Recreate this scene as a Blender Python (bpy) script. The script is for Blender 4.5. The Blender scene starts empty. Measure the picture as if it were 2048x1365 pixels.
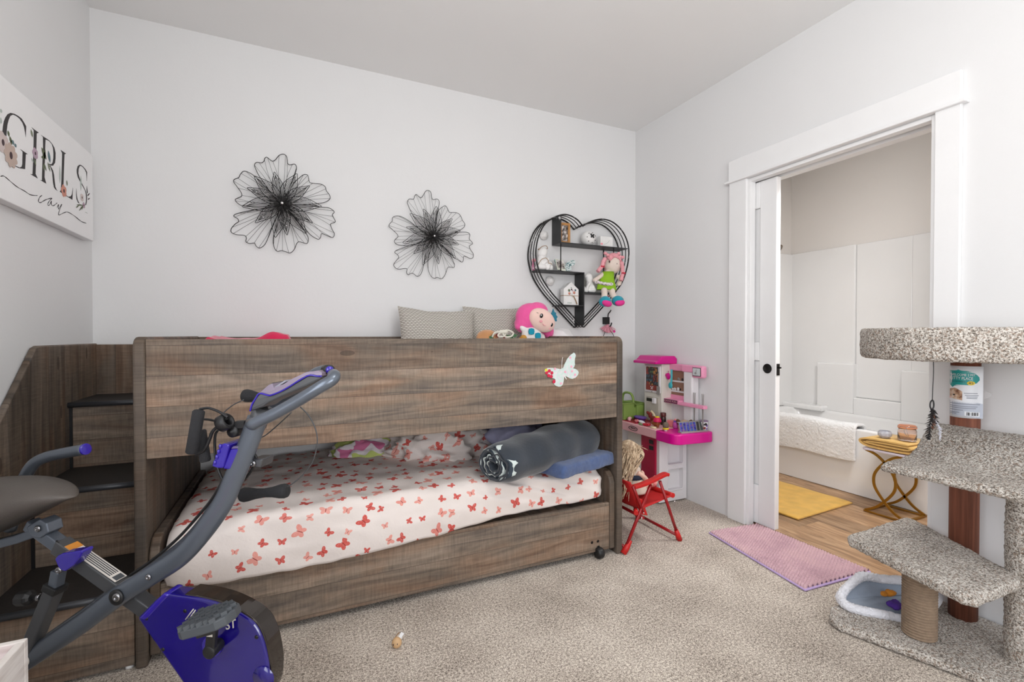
import bpy, bmesh, math, random
from mathutils import Vector, Matrix, Euler
random.seed(7)
col = bpy.context.scene.collection
PI = math.pi
def L1(c):
    c = c/255.0
    return c/12.92 if c <= .04045 else ((c+.055)/1.055)**2.4
def C(r, g, b): return (L1(r), L1(g), L1(b), 1.0)

# ---------------------------------------------------------------- materials
class NT:
    def __init__(s, name):
        s.m = bpy.data.materials.new(name); s.m.use_nodes = True
        s.t = s.m.node_tree; s.b = s.t.nodes['Principled BSDF']
    def n(s, typ, ins=None, **props):
        nd = s.t.nodes.new('ShaderNode'+typ)
        for k, v in props.items(): setattr(nd, k, v)
        for k, v in (ins or {}).items(): s.set(nd, k, v)
        return nd
    def set(s, nd, k, v):
        so = nd.inputs[k]
        if isinstance(v, bpy.types.NodeSocket): s.t.links.new(v, so)
        else: so.default_value = v
    def P(s, **kw):
        for k, v in kw.items(): s.set(s.b, k.replace('_', ' '), v)
        return s.m
    def math(s, op, a, b=0.0, c=0.0, clamp=False):
        nd = s.n('Math', {0: a, 1: b, 2: c}, operation=op); nd.use_clamp = clamp
        return nd.outputs[0]
    def coord(s, kind='Object', scale=(1, 1, 1), loc=(0, 0, 0), rot=(0, 0, 0)):
        tc = s.n('TexCoord')
        mp = s.n('Mapping', {'Vector': tc.outputs[kind], 'Scale': scale, 'Location': loc, 'Rotation': rot})
        return mp.outputs[0]
    def noise(s, vec, scale, detail=3.0, rough=.55, dist=0.0, out=0):
        return s.n('TexNoise', {'Vector': vec, 'Scale': scale, 'Detail': detail, 'Roughness': rough, 'Distortion': dist}).outputs[out]
    def ramp(s, fac, stops, interp='LINEAR'):
        nd = s.n('ValToRGB', {'Fac': fac}); cr = nd.color_ramp; cr.interpolation = interp
        while len(cr.elements) < len(stops): cr.elements.new(.5)
        for e, (p, c) in zip(cr.elements, stops): e.position = p; e.color = c
        return nd.outputs[0]
    def mix(s, fac, a, b, mode='MIX'):
        nd = s.n('MixRGB', {'Fac': fac, 'Color1': a, 'Color2': b}, blend_type=mode)
        return nd.outputs[0]
    def bump(s, h, strength=.3, dist=.01):
        s.set(s.b, 'Normal', s.n('Bump', {'Height': h, 'Strength': strength, 'Distance': dist}).outputs[0])
    def sep(s, vec): return s.n('SeparateXYZ', {0: vec}).outputs
    def comb(s, x, y, z=0.0): return s.n('CombineXYZ', {0: x, 1: y, 2: z}).outputs[0]

def mat(name, c, rough=.5, metal=0.0, var=.06, vs=9.0, bump=0.0, bs=120.0, spec=.5, coat=0.0, trans=0.0, sheen=0.0, alpha=1.0, ior=None):
    """plain procedural material: base colour with a faint mottling and optional fine bump"""
    t = NT(name); v = t.coord()
    f = t.noise(v, vs, 3)
    lo = tuple(x*(1-var) for x in c[:3])+(1,); hi = tuple(min(1, x*(1+var)) for x in c[:3])+(1,)
    t.P(Base_Color=t.ramp(f, [(.3, lo), (.7, hi)]), Roughness=rough, Metallic=metal)
    t.P(Specular_IOR_Level=spec, Coat_Weight=coat, Transmission_Weight=trans, Sheen_Weight=sheen, Alpha=alpha)
    if ior: t.P(IOR=ior)
    if bump: t.bump(t.noise(v, bs, 3), bump, .004)
    return t.m

def wood(name, grain='X', across='Z', pw=.11, dark=1.0, shift=0.0):
    """rustic saw-marked laminate: staggered planks, stretched grain, fine cross saw marks, knots"""
    t = NT(name); o = t.sep(t.coord())
    g, a = o['XYZ'.index(grain)], o['XYZ'.index(across)]
    third = o[[i for i in range(3) if 'XYZ'[i] not in (grain, across)][0]]
    a0 = t.math('ADD', a, 3.0+shift)
    pid = t.math('FLOOR', t.math('DIVIDE', a0, pw))
    r1 = t.n('TexWhiteNoise', {'W': pid}, noise_dimensions='1D').outputs[0]
    g2 = t.math('ADD', g, t.math('MULTIPLY', r1, 3.7))
    gv = t.comb(t.math('MULTIPLY', g2, 1.4), t.math('MULTIPLY', a0, 17.0), t.math('ADD', t.math('MULTIPLY', pid, 5.3), third))
    n1 = t.noise(gv, 1.3, 7, .62, 1.1)
    gv2 = t.comb(t.math('MULTIPLY', g2, 2.6), t.math('MULTIPLY', a0, 6.0), pid)
    n2 = t.noise(gv2, 1.0, 3, .5, .4)
    cv = t.comb(t.math('MULTIPLY', g2, 190.0), t.math('MULTIPLY', a0, 14.0), third)
    n3 = t.noise(cv, 1.0, 2, .6)
    def k(r, g_, b): return tuple(x*dark for x in C(r, g_, b)[:3])+(1,)
    base = t.ramp(n1, [(.27, k(48, 42, 38)), (.42, k(98, 84, 72)), (.56, k(136, 118, 102)), (.74, k(168, 150, 132))])
    tone = t.ramp(n2, [(.3, k(92, 92, 92)), (.48, k(128, 116, 104)), (.62, k(146, 112, 88)), (.75, k(122, 92, 74))])
    c1 = t.mix(.38, base, tone)
    lum = t.math('ADD', .72, t.math('MULTIPLY', r1, .5))
    c2 = t.mix(1.0, c1, t.comb(lum, lum, lum), 'MULTIPLY')
    saw = t.math('MULTIPLY_ADD', n3, .75, .6)
    c3 = t.mix(1.0, c2, t.comb(saw, saw, saw), 'MULTIPLY')
    fr = t.math('FRACT', t.math('DIVIDE', a0, pw))
    edge = t.math('LESS_THAN', t.math('ABSOLUTE', t.math('SUBTRACT', fr, .5)), .488)
    c4 = t.mix(t.math('MULTIPLY_ADD', edge, .5, .5), k(66, 56, 48), c3)
    kn = t.n('TexVoronoi', {'Vector': t.comb(t.math('MULTIPLY', g2, 3.0), t.math('MULTIPLY', a0, 8.0), pid), 'Scale': 1.0}).outputs['Distance']
    c5 = t.mix(t.math('MULTIPLY', t.math('LESS_THAN', kn, .085), .55), c4, k(48, 40, 34))
    t.P(Base_Color=c5, Roughness=.55, Specular_IOR_Level=.3)
    t.bump(t.math('ADD', n3, n1), .12, .003)
    return t.m

def pile(name, cols, scale=330.0, blot=6.0, bump=.9, bl=.12, rough=.95):
    """cut-pile carpet: fine tuft speckle over broad blotches"""
    t = NT(name); v = t.coord()
    n1 = t.noise(v, scale, 2, .7); nb = t.noise(v, scale*.45, 2, .7)
    n2 = t.noise(v, blot, 4, .6)
    f = t.math('ADD', t.math('MULTIPLY_ADD', n1, .6, t.math('MULTIPLY', nb, .4)), t.math('MULTIPLY', t.math('SUBTRACT', n2, .5), bl*4))
    st = [(.385+.22*i/(len(cols)-1), C(*c)) for i, c in enumerate(cols)]
    t.P(Base_Color=t.ramp(f, st), Roughness=rough, Specular_IOR_Level=.1, Sheen_Weight=.15)
    t.bump(n1, bump, .006)
    return t.m

# ---------------------------------------------------------------- mesh builder
def cr(pts, n=6, closed=False):
    """Catmull-Rom through the points"""
    P = [Vector(p) for p in pts]; out = []; m = len(P)
    segs = m if closed else m-1
    for i in range(segs):
        if closed: a, b, c, d = P[(i-1) % m], P[i], P[(i+1) % m], P[(i+2) % m]
        else: a, b, c, d = P[max(i-1, 0)], P[i], P[i+1], P[min(i+2, m-1)]
        for j in range(n):
            t = j/n
            out.append(.5*((2*b)+(c-a)*t+(2*a-5*b+4*c-d)*t*t+(3*b-a-3*c+d)*t**3))
    if not closed: out.append(P[-1])
    return out

class MB:
    def __init__(s): s.v = []; s.f = []; s.m = []; s.s = []; s.u = []; s.hasuv = False
    def add(s, vs, fs, mi=0, sm=False, uv=None):
        b = len(s.v); s.v += [tuple(p) for p in vs]
        s.u += uv if uv else [(0, 0)]*len(vs)
        if uv: s.hasuv = True
        for f in fs: s.f.append([b+i for i in f]); s.m.append(mi); s.s.append(sm)
        return s
    def box(s, lo, hi, mi=0):
        x0, y0, z0 = (min(a, b) for a, b in zip(lo, hi)); x1, y1, z1 = (max(a, b) for a, b in zip(lo, hi))
        vs = [(x0, y0, z0), (x1, y0, z0), (x1, y1, z0), (x0, y1, z0), (x0, y0, z1), (x1, y0, z1), (x1, y1, z1), (x0, y1, z1)]
        return s.add(vs, [(0, 3, 2, 1), (4, 5, 6, 7), (0, 1, 5, 4), (1, 2, 6, 5), (2, 3, 7, 6), (3, 0, 4, 7)], mi)
    def obox(s, c, ax, ay, az, mi=0):
        c, ax, ay, az = Vector(c), Vector(ax), Vector(ay), Vector(az)
        vs = [c+ax*i+ay*j+az*k for k in (-1, 1) for i, j in ((-1, -1), (1, -1), (1, 1), (-1, 1))]
        return s.add(vs, [(0, 3, 2, 1), (4, 5, 6, 7), (0, 1, 5, 4), (1, 2, 6, 5), (2, 3, 7, 6), (3, 0, 4, 7)], mi)
    def tube(s, pts, r, n=10, closed=False, mi=0, prof=None, up=None, sm=True):
        """sweep a round (or custom) section along a path; r may be a list"""
        P = [Vector(p) for p in pts]; m = len(P)
        rr = r if isinstance(r, (list, tuple)) else [r]*m
        if prof is None: prof = [(math.cos(2*PI*k/n), math.sin(2*PI*k/n)) for k in range(n)]
        n = len(prof); T = []
        for i in range(m):
            if closed: t = P[(i+1) % m]-P[(i-1) % m]
            else: t = P[min(i+1, m-1)]-P[max(i-1, 0)]
            if t.length < 1e-9: t = Vector((0, 0, 1))
            T.append(t.normalized())
        if up is not None: u = Vector(up)
        else: u = Vector((0, 0, 1)) if abs(T[0].z) < .9 else Vector((1, 0, 0))
        vs = []
        for i in range(m):
            if up is not None: u = Vector(up)
            u = (u-T[i]*u.dot(T[i]))
            u = u.normalized() if u.length > 1e-6 else T[i].orthogonal().normalized()
            w = T[i].cross(u)
            for (a, b) in prof: vs.append(P[i]+(w*a+u*b)*rr[i])
        fs = []
        for i in range(m if closed else m-1):
            j = (i+1) % m
            for k in range(n): fs.append((i*n+k, i*n+(k+1) % n, j*n+(k+1) % n, j*n+k))
        s.add(vs, fs, mi, sm)
        if not closed:
            b = len(s.v)-len(vs)
            s.f.append([b+k for k in range(n)][::-1]); s.m.append(mi); s.s.append(False)
            s.f.append([b+(m-1)*n+k for k in range(n)]); s.m.append(mi); s.s.append(False)
        return s
    def lathe(s, c, prof, n=24, axis=(0, 0, 1), mi=0, sm=True, sx=1.0, sy=1.0):
        """profile of (radius, height) turned about an axis through c"""
        q = Vector((0, 0, 1)).rotation_difference(Vector(axis)); c = Vector(c); vs = []
        for (r, h) in prof:
            for k in range(n):
                a = 2*PI*k/n
                vs.append(c+q @ Vector((r*math.cos(a)*sx, r*math.sin(a)*sy, h)))
        fs = []
        for i in range(len(prof)-1):
            for k in range(n): fs.append((i*n+k, i*n+(k+1) % n, (i+1)*n+(k+1) % n, (i+1)*n+k))
        s.add(vs, fs, mi, sm); b = len(s.v)-len(vs)
        if prof[0][0] > 1e-5: s.f.append([b+k for k in range(n)][::-1]); s.m.append(mi); s.s.append(False)
        if prof[-1][0] > 1e-5: s.f.append([b+(len(prof)-1)*n+k for k in range(n)]); s.m.append(mi); s.s.append(False)
        return s
    def cyl(s, a, b, r, n=20, mi=0):
        a, b = Vector(a), Vector(b); h = (b-a).length
        return s.lathe(a, [(r, 0), (r, h)], n, (b-a), mi)
    def prism(s, pts, off, mi=0, sm=False):
        """planar outline (3D points) given thickness by the offset vector"""
        P = [Vector(p) for p in pts]; o = Vector(off); n = len(P)
        nv = Vector((0, 0, 0))
        for i in range(n): nv += P[i].cross(P[(i+1) % n])
        if nv.dot(o) > 0: P = P[::-1]
        vs = P+[p+o for p in P]
        fs = [tuple(range(n)), tuple(range(2*n-1, n-1, -1))]
        s.add(vs, fs, mi, False)
        b = len(s.v)-2*n
        for i in range(n): s.f.append([b+i, b+n+i, b+n+(i+1) % n, b+(i+1) % n]); s.m.append(mi); s.s.append(sm)
        return s
    def ell(s, c, r, rot=None, nu=18, nv=12, mi=0, pw=1.0):
        c = Vector(c); r = (r, r, r) if not hasattr(r, '__len__') else r
        M = Euler(rot).to_matrix() if rot else Matrix.Identity(3)
        f = lambda x: math.copysign(abs(x)**pw, x)
        vs = []
        for j in range(nv+1):
            th = PI*j/nv
            for i in range(nu):
                ph = 2*PI*i/nu
                vs.append(c+M @ Vector((r[0]*f(math.sin(th))*f(math.cos(ph)), r[1]*f(math.sin(th))*f(math.sin(ph)), r[2]*f(math.cos(th)))))
        fs = []
        for j in range(nv):
            for i in range(nu): fs.append((j*nu+i, (j+1)*nu+i, (j+1)*nu+(i+1) % nu, j*nu+(i+1) % nu))
        return s.add(vs, fs, mi, True)
    def grid(s, fn, nu, nv, mi=0, uv=None, sm=True):
        vs = []; us = []
        for j in range(nv+1):
            for i in range(nu+1):
                vs.append(fn(i/nu, j/nv)); us.append(uv(i/nu, j/nv) if uv else (i/nu, j/nv))
        fs = [(j*(nu+1)+i, j*(nu+1)+i+1, (j+1)*(nu+1)+i+1, (j+1)*(nu+1)+i) for j in range(nv) for i in range(nu)]
        return s.add(vs, fs, mi, sm, us)
    def build(s, name, mats, parent=None, bev=0.0, seg=2, solid=0.0):
        me = bpy.data.meshes.new(name); off = Vector((0, 0, 0)); p = parent
        while p: off += p.location; p = p.parent
        me.from_pydata([tuple(Vector(v)-off) for v in s.v], [], s.f)
        for m in (mats if isinstance(mats, (list, tuple)) else [mats]): me.materials.append(m)
        me.polygons.foreach_set('material_index', s.m); me.polygons.foreach_set('use_smooth', s.s)
        if s.hasuv:
            l = me.uv_layers.new(name='uv')
            for lp in me.loops: l.data[lp.index].uv = s.u[lp.vertex_index]
        me.update(); me.validate()
        o = bpy.data.objects.new(name, me); col.objects.link(o); o.parent = parent
        if solid: md = o.modifiers.new('solid', 'SOLIDIFY'); md.thickness = solid; md.offset = 0
        if bev:
            md = o.modifiers.new('bevel', 'BEVEL'); md.width = bev; md.segments = seg; md.limit_method = 'ANGLE'; md.angle_limit = .7
            md.harden_normals = False
        return o

def tag(o, label, cat, group=None):
    o['label'] = label; o['category'] = cat
    if group: o['group'] = group
    return o
def struct(o): o['kind'] = 'structure'; return o
def thing(name, label, cat, loc=(0, 0, 0), group=None):
    o = bpy.data.objects.new(name, None); o.empty_display_size = .05; col.objects.link(o); o.location = loc
    return tag(o, label, cat, group)
def lab(o, s): o['label'] = s; return o
def copy_tree(o, parent=None):
    c = o.copy(); col.objects.link(c); c.parent = parent
    for ch in list(o.children): copy_tree(ch, c)
    return c
_tx = {}
def tex(size, depth=2):
    k = (size, depth)
    if k not in _tx:
        t = bpy.data.textures.new('clouds', 'CLOUDS'); t.noise_scale = size; t.noise_depth = depth; _tx[k] = t
    return _tx[k]
def soft(o, vox, smooth=3, fuzz=0.0, size=.01, lump=0.0, lsize=.1):
    """fuse the blobs into one continuous skin, then give it cloth lumps or a fuzzy pile"""
    m = o.modifiers.new('skin', 'REMESH'); m.mode = 'VOXEL'; m.voxel_size = vox; m.use_smooth_shade = True
    if smooth: k = o.modifiers.new('smooth', 'SMOOTH'); k.iterations = smooth; k.factor = .5
    if lump: d = o.modifiers.new('lump', 'DISPLACE'); d.texture = tex(lsize); d.strength = lump; d.mid_level = .5; d.texture_coords = 'LOCAL'
    if fuzz: d = o.modifiers.new('fuzz', 'DISPLACE'); d.texture = tex(size, 1); d.strength = fuzz; d.mid_level = .5; d.texture_coords = 'LOCAL'
    return o
def text_bm(mb, body, c, ux, uz, size, mi=0, bold=0.0, shear=0.0, fit=None, off=(0, 0, 0)):
    """flat lettering laid on a surface: ux runs along the line, uz up the letters"""
    cu = bpy.data.curves.new('t', 'FONT'); cu.body = body; cu.size = size; cu.align_x = 'CENTER'; cu.align_y = 'CENTER'
    cu.offset = bold; cu.shear = shear; cu.resolution_u = 3
    ob = bpy.data.objects.new('t', cu); col.objects.link(ob); bpy.context.view_layer.update()
    me = bpy.data.meshes.new_from_object(ob.evaluated_get(bpy.context.evaluated_depsgraph_get()))
    ux, uz, c = Vector(ux), Vector(uz), Vector(c)
    xs = [v.co.x for v in me.vertices]; k = 1.0
    if fit and xs: k = fit/(max(xs)-min(xs))
    mb.add([c+ux*v.co.x*k+uz*v.co.y+Vector(off) for v in me.vertices], [tuple(p.vertices) for p in me.polygons], mi)
    bpy.data.objects.remove(ob); bpy.data.curves.remove(cu); bpy.data.meshes.remove(me)
def rrect(w, h, r, n=5):
    out = []
    for cx, cy, a0 in ((w-r, h-r, 0), (-w+r, h-r, 90), (-w+r, -h+r, 180), (w-r, -h+r, 270)):
        for i in range(n+1):
            a = math.radians(a0+90*i/n); out.append((cx+r*math.cos(a), cy+r*math.sin(a)))
    return out
def rnd(a, b): return random.uniform(a, b)

# ================================================================ ROOM
XL, XR, YB, YR, H = -.91, 2.44, 2.965, -1.75, 2.735
DY0, DY1, DH = 1.045, 1.945, 2.055          # doorway in the right wall
XB = 2.565                                   # bathroom face of that wall
BX1, BY0, BY1, BH = 4.36, -.3, 3.0, 2.72
def paint(name, c, bump=.05):
    t = NT(name); v = t.coord()
    t.P(Base_Color=t.ramp(t.noise(v, 2.0, 2), [(.2, C(*[x-2 for x in c])), (.8, C(*c))]), Roughness=.85, Specular_IOR_Level=.25)
    t.bump(t.noise(v, 42, 4, .6), bump, .006)
    return t.m
M_wall = paint('wall_paint', (231, 231, 231), .10)
M_ceil = paint('ceiling_paint', (243, 243, 242), .06)
M_bwall = paint('bathroom_paint', (236, 231, 226), .08)
M_trim = mat('white_trim', C(240, 240, 240), .35, var=.01)
M_carpet = pile('bedroom_carpet', [(96, 86, 76), (168, 155, 142), (203, 191, 177), (242, 233, 220)], 235, 3.2, .55, .045)
def vinyl():
    t = NT('vinyl_plank'); o = t.sep(t.coord())
    pw, pl = .18, 1.1
    row = t.math('FLOOR', t.math('DIVIDE', o[0], pw)); r = t.n('TexWhiteNoise', {'W': row}, noise_dimensions='1D').outputs[0]
    g = t.math('ADD', o[1], t.math('MULTIPLY', r, 5.0)); cid = t.math('FLOOR', t.math('DIVIDE', g, pl))
    pid = t.math('ADD', t.math('MULTIPLY', row, 13.7), cid)
    r2 = t.n('TexWhiteNoise', {'W': pid}, noise_dimensions='1D').outputs[0]
    v = t.comb(t.math('MULTIPLY', o[0], 13.0), t.math('MULTIPLY', g, 1.9), t.math('MULTIPLY', pid, 3.3))
    n = t.noise(v, 1.6, 6, .62, 1.4)
    c = t.ramp(n, [(.28, C(108, 80, 56)), (.45, C(150, 116, 84)), (.6, C(176, 142, 108)), (.78, C(196, 166, 132))])
    l = t.math('MULTIPLY_ADD', r2, .5, .72)
    c = t.mix(1.0, c, t.comb(l, l, l), 'MULTIPLY')
    e1 = t.math('GREATER_THAN', t.math('ABSOLUTE', t.math('SUBTRACT', t.math('FRACT', t.math('DIVIDE', o[0], pw)), .5)), .492)
    e2 = t.math('GREATER_THAN', t.math('ABSOLUTE', t.math('SUBTRACT', t.math('FRACT', t.math('DIVIDE', g, pl)), .5)), .4985)
    c = t.mix(t.math('MULTIPLY', t.math('MAXIMUM', e1, e2), .6), c, C(90, 62, 40))
    t.P(Base_Color=c, Roughness=.4); t.bump(n, .08, .003)
    return t.m
M_vinyl = vinyl()

def S(name, mb, m, **k): return struct(mb.build(name, m, **k))
S('floor', MB().box((XL-.1, YR-.1, -.1), (2.47, YB+.1, 0)), M_carpet)
S('floor_bathroom', MB().box((2.47, BY0-.1, -.1), (BX1+.1, BY1+.1, -.003)), M_vinyl)
S('ceiling', MB().box((XL-.1, YR-.1, H), (XR+.06, YB+.1, H+.1)), M_ceil)
S('ceiling_bathroom', MB().box((XR+.06, BY0-.1, BH), (BX1+.1, BY1+.1, BH+.1)), M_ceil)
S('wall_back', MB().box((XL-.1, YB, 0), (XR, YB+.1, H)), M_wall)
# left wall with the daylight window behind the camera
WL = (-.95, .75, .75, 2.15)
S('wall_left', MB().box((XL-.1, YR, 0), (XL, WL[0], H)).box((XL-.1, WL[1], 0), (XL, YB, H)).box((XL-.1, WL[0], 0), (XL, WL[1], WL[2])).box((XL-.1, WL[0], WL[3]), (XL, WL[1], H)), M_wall)
WR = (-.1, 1.6, .75, 2.15)  # rear window opening, added for more soft light
S('wall_rear', MB().box((XL-.1, YR-.1, 0), (WR[0], YR, H)).box((WR[1], YR-.1, 0), (XR+.12, YR, H)).box((WR[0], YR-.1, 0), (WR[1], YR, WR[2])).box((WR[0], YR-.1, WR[3]), (WR[1], YR, H)), M_wall)
S('wall_right', MB().box((XR, YR, 0), (XB, DY0, H)).box((XR, DY0, DH), (XB, DY1, H)).box((XR, DY1, 0), (XR+.035, YB+.1, H)).box((XB-.035, DY1, 0), (XB, YB+.1, H)), [M_wall])
# window frames
def window(i, c0, c1, ax):
    m = MB(); t = .045
    def b(u0, u1, z0, z1, d0=-.07, d1=-.02):
        if ax == 'X': m.box((XL+d0, u0, z0), (XL+d1, u1, z1))
        else: m.box((u0, YR+d0, z0), (u1, YR+d1, z1))
    u0, u1, z0, z1 = c0
    b(u0, u1, z0, z0+t); b(u0, u1, z1-t, z1); b(u0, u0+t, z0, z1); b(u1-t, u1, z0, z1); b((u0+u1)/2-t/2, (u0+u1)/2+t/2, z0, z1)
    o = S('window_%d' % i, m, M_trim)
    return o
window(1, WL, None, 'X'); window(2, WR, None, 'Y')  # second frame fits the added rear window
# bathroom shell
S('wall_bathroom_far', MB().box((BX1, BY0, 0), (BX1+.1, BY1+.1, BH)), M_bwall)
S('wall_bathroom_end', MB().box((XB, BY1, 0), (BX1, BY1+.1, BH)), M_bwall)
S('wall_bathroom_near', MB().box((XB, BY0-.1, 0), (BX1+.1, BY0, BH)), M_bwall)
# door casing: two legs, head board and its ledge, jamb linings
S('trim_1', MB().box((XR-.02, DY1, 0), (XR, DY1+.12, DH+.005)), M_trim, bev=.003)
S('trim_2', MB().box((XR-.02, DY0-.085, 0), (XR, DY0, DH+.005)), M_trim, bev=.003)
S('trim_3', MB().box((XR-.022, DY0-.085, DH+.015), (XR, DY1+.125, DH+.14)), M_trim, bev=.003)
S('trim_4', MB().box((XR-.036, DY0-.105, DH+.003), (XR, DY1+.145, DH+.018)), M_trim, bev=.004)
S('trim_5', MB().box((XR-.004, DY1-.018, 0), (XR+.038, DY1, DH)).box((XB-.038, DY1-.018, 0), (XB+.015, DY1, DH)), M_trim, bev=.002)
S('trim_6', MB().box((XR-.004, DY0, 0), (XB+.015, DY0+.018, DH)), M_trim, bev=.002)
S('trim_7', MB().box((XR-.004, DY0+.018, DH-.018), (XR+.04, DY1-.018, DH)).box((XB-.04, DY0+.018, DH-.018), (XB+.015, DY1-.018, DH)), M_trim, bev=.002)
# pocket door, drawn part of the way out of its slot
M_blk = mat('oil_rubbed_bronze', C(30, 27, 26), .45, .6)
d0, d1 = 2.483, 2.520
dm = MB(); yA, yB = 1.795, 2.62
rails = [(0.012, .22), (.75, .92), (1.345, 1.47), (1.93, 2.035)]
dm.box((d0, yA, .012), (d1, yA+.105, 2.035)); dm.box((d0, yB-.105, .012), (d1, yB, 2.035))
for a, b in ((.012, .24), (.98, 1.09), (1.88, 2.035)): dm.box((d0, yA+.105, a), (d1, yB-.105, b))
for a, b in ((.24, .98), (1.09, 1.88)): dm.box((d0+.011, yA+.105, a), (d1-.011, yB-.105, b))
door = S('door_1', dm, M_trim, bev=.004)
MB().lathe((d0-.0005, yA+.05, .937), [(.026, 0), (.028, .003), (.025, .005), (.022, .004), (.021, .002), (0, .0015)], 28, (-1, 0, 0)).build('finger_pull', M_blk, door)
MB().box((d0+.008, yA-.003, .90), (d1-.006, yA+.004, .967)).lathe((2.5, yA-.002, .945), [(.004, 0), (.005, .016), (.003, .02)], 10, (0, -1, 0)).build('edge_latch', M_blk, door)

# ================================================================ LOFT BED, STAIRS, TRUNDLE
from mathutils import noise as mn
def nz(p, sc=1.0, k=0): return mn.noise(Vector(p)*sc+Vector((k*7.3, k*3.1, k*1.7)))
W_x = wood('rustic_wood_long_grain', 'X', 'Z', .105)
W_z = wood('rustic_wood_upright_grain', 'Z', 'Y', .14, .8, .04)
W_zx = wood('rustic_wood_upright_across', 'Z', 'X', .12, .8)
W_y = wood('rustic_wood_depth_grain', 'Y', 'X', .16, .9)
M_tread = mat('black_tread', C(38, 34, 32), .6, bump=.4, bs=260, vs=30, var=.15)
M_nose = mat('tread_nosing', C(66, 68, 72), .35, .3)
M_screw = mat('dark_bolt', C(38, 34, 32), .4, .7)
M_blackp = mat('black_plastic', C(26, 26, 27), .45)

bed = thing('loft_bed', 'low rustic brown wooden loft bed against the back wall', 'bed', (.51, 2.45, 0))
def endp(x0, x1, z1=1.125):
    # end panel with rounded top front corner
    P = [(x0, 2.945, 0), (x0, 2.945, z1)]
    for i in range(7):
        a = PI/2*i/6; P.append((x0, 1.99-.04*math.sin(a), z1-.04+.04*math.cos(a)))
    P.append((x0, 1.95, 0))
    return MB().prism(P, (x1-x0, 0, 0))
endp(-.498, -.463).build('end_panel', W_z, bed, bev=.009, seg=3)
endp(1.495, 1.53).build('end_panel', W_z, bed, bev=.009, seg=3)
MB().box((-.463, 1.956, .709), (1.495, 1.978, 1.116)).build('front_guard', W_x, bed, bev=.003)
MB().box((-.463, 2.922, .70), (1.495, 2.942, 1.122)).build('back_guard', W_x, bed, bev=.003)
MB().box((-.463, 1.978, .728), (1.495, 2.922, .748)).build('bed_base', W_x, bed)
um = MB().box((-.45, 1.99, .75), (1.48, 2.91, .885)).build('upper_mattress', mat('mattress_cloth', C(225, 222, 218), .9), None, bev=.04, seg=4)
tag(um, 'white upper mattress inside the loft bed, mostly hidden behind its front guard', 'mattress')

tr = thing('trundle_bed', 'rustic brown trundle bed frame rolled under the loft bed', 'bed frame', (.51, 2.4, 0))
MB().box((-.43, 1.968, .03), (1.458, 1.99, .27)).build('front_board', W_x, tr, bev=.003)
for a, b in ((-.461, -.43), (1.458, 1.49)):
    MB().prism([(a, 2.88, .03), (a, 2.88, .43), (a, 2.03, .43), (a, 2.0, .423), (a, 1.975, .40), (a, 1.963, .37), (a, 1.963, .03)], (b-a, 0, 0)).build('end_board', W_z, tr, bev=.006)
MB().box((-.43, 1.99, .235), (1.458, 2.87, .255)).build('slat_deck', W_y, tr)
MB().box((-.43, 2.86, .03), (1.458, 2.88, .27)).build('back_board', W_x, tr)
for x in (1.39,):
    MB().lathe((x-.019, 1.958, .027), [(.008, 0), (.024, .002), (.027, .008), (.027, .030), (.024, .036), (.008, .038)], 24, (1, 0, 0)).box((x-.006, 1.965, .03), (x+.006, 1.972, .06)).build('caster', M_blackp, tr)
for x in (1.352, 1.388): MB().lathe((x, 1.969, .083), [(.007, 0), (.007, .002), (.004, .004), (0, .004)], 12, (0, -1, 0)).build('bolt_cap', M_screw, tr)

# stair unit against the left wall
st = thing('stair_unit', 'rustic brown stair unit with black treads left of the loft bed', 'stairs', (-.69, 2.4, 0))
sx0, sx1 = -.886, -.502
MB().prism([(-.907, 2.945, 0), (-.907, 2.945, 1.09), (-.907, 2.37, 1.09), (-.907, 2.345, 1.082), (-.907, 1.96, .70), (-.907, 1.945, .66), (-.907, 1.945, 0)], (.021, 0, 0)).build('side_panel', W_z, st, bev=.006, seg=3)
MB().box((sx0, 2.92, 0), (sx1, 2.942, 1.085)).build('back_panel', W_zx, st, bev=.002)
lv = [(.842, 2.62, 2.92), (.558, 2.29, 2.63), (.272, 1.965, 2.30)]
for k, (z, ya, yb) in enumerate(lv):
    tdo = MB().box((sx0, ya-.012, z-.022), (sx1, yb, z)).build('tread', M_tread, st, bev=.003)
    MB().tube([(sx0, ya-.011, z-.011), (sx1, ya-.011, z-.011)], .0115, 12).build('nosing', M_nose, tdo)
    z0 = (lv[k+1][0] if k < 2 else .012)
    MB().box((sx0+.010, ya, z0), (sx1, ya+.018, z-.022)).build('riser', W_x, st, bev=.002)
    MB().box((sx0, ya-.002, z0), (sx0+.010, ya+.018, z-.022)).build('edge_strip', M_blackp, st)
for x in (-.52, -.85): MB().cyl((x, 1.98, 0), (x, 1.98, .013), .012, 14).build('glide_foot', M_trim, st)

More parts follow.
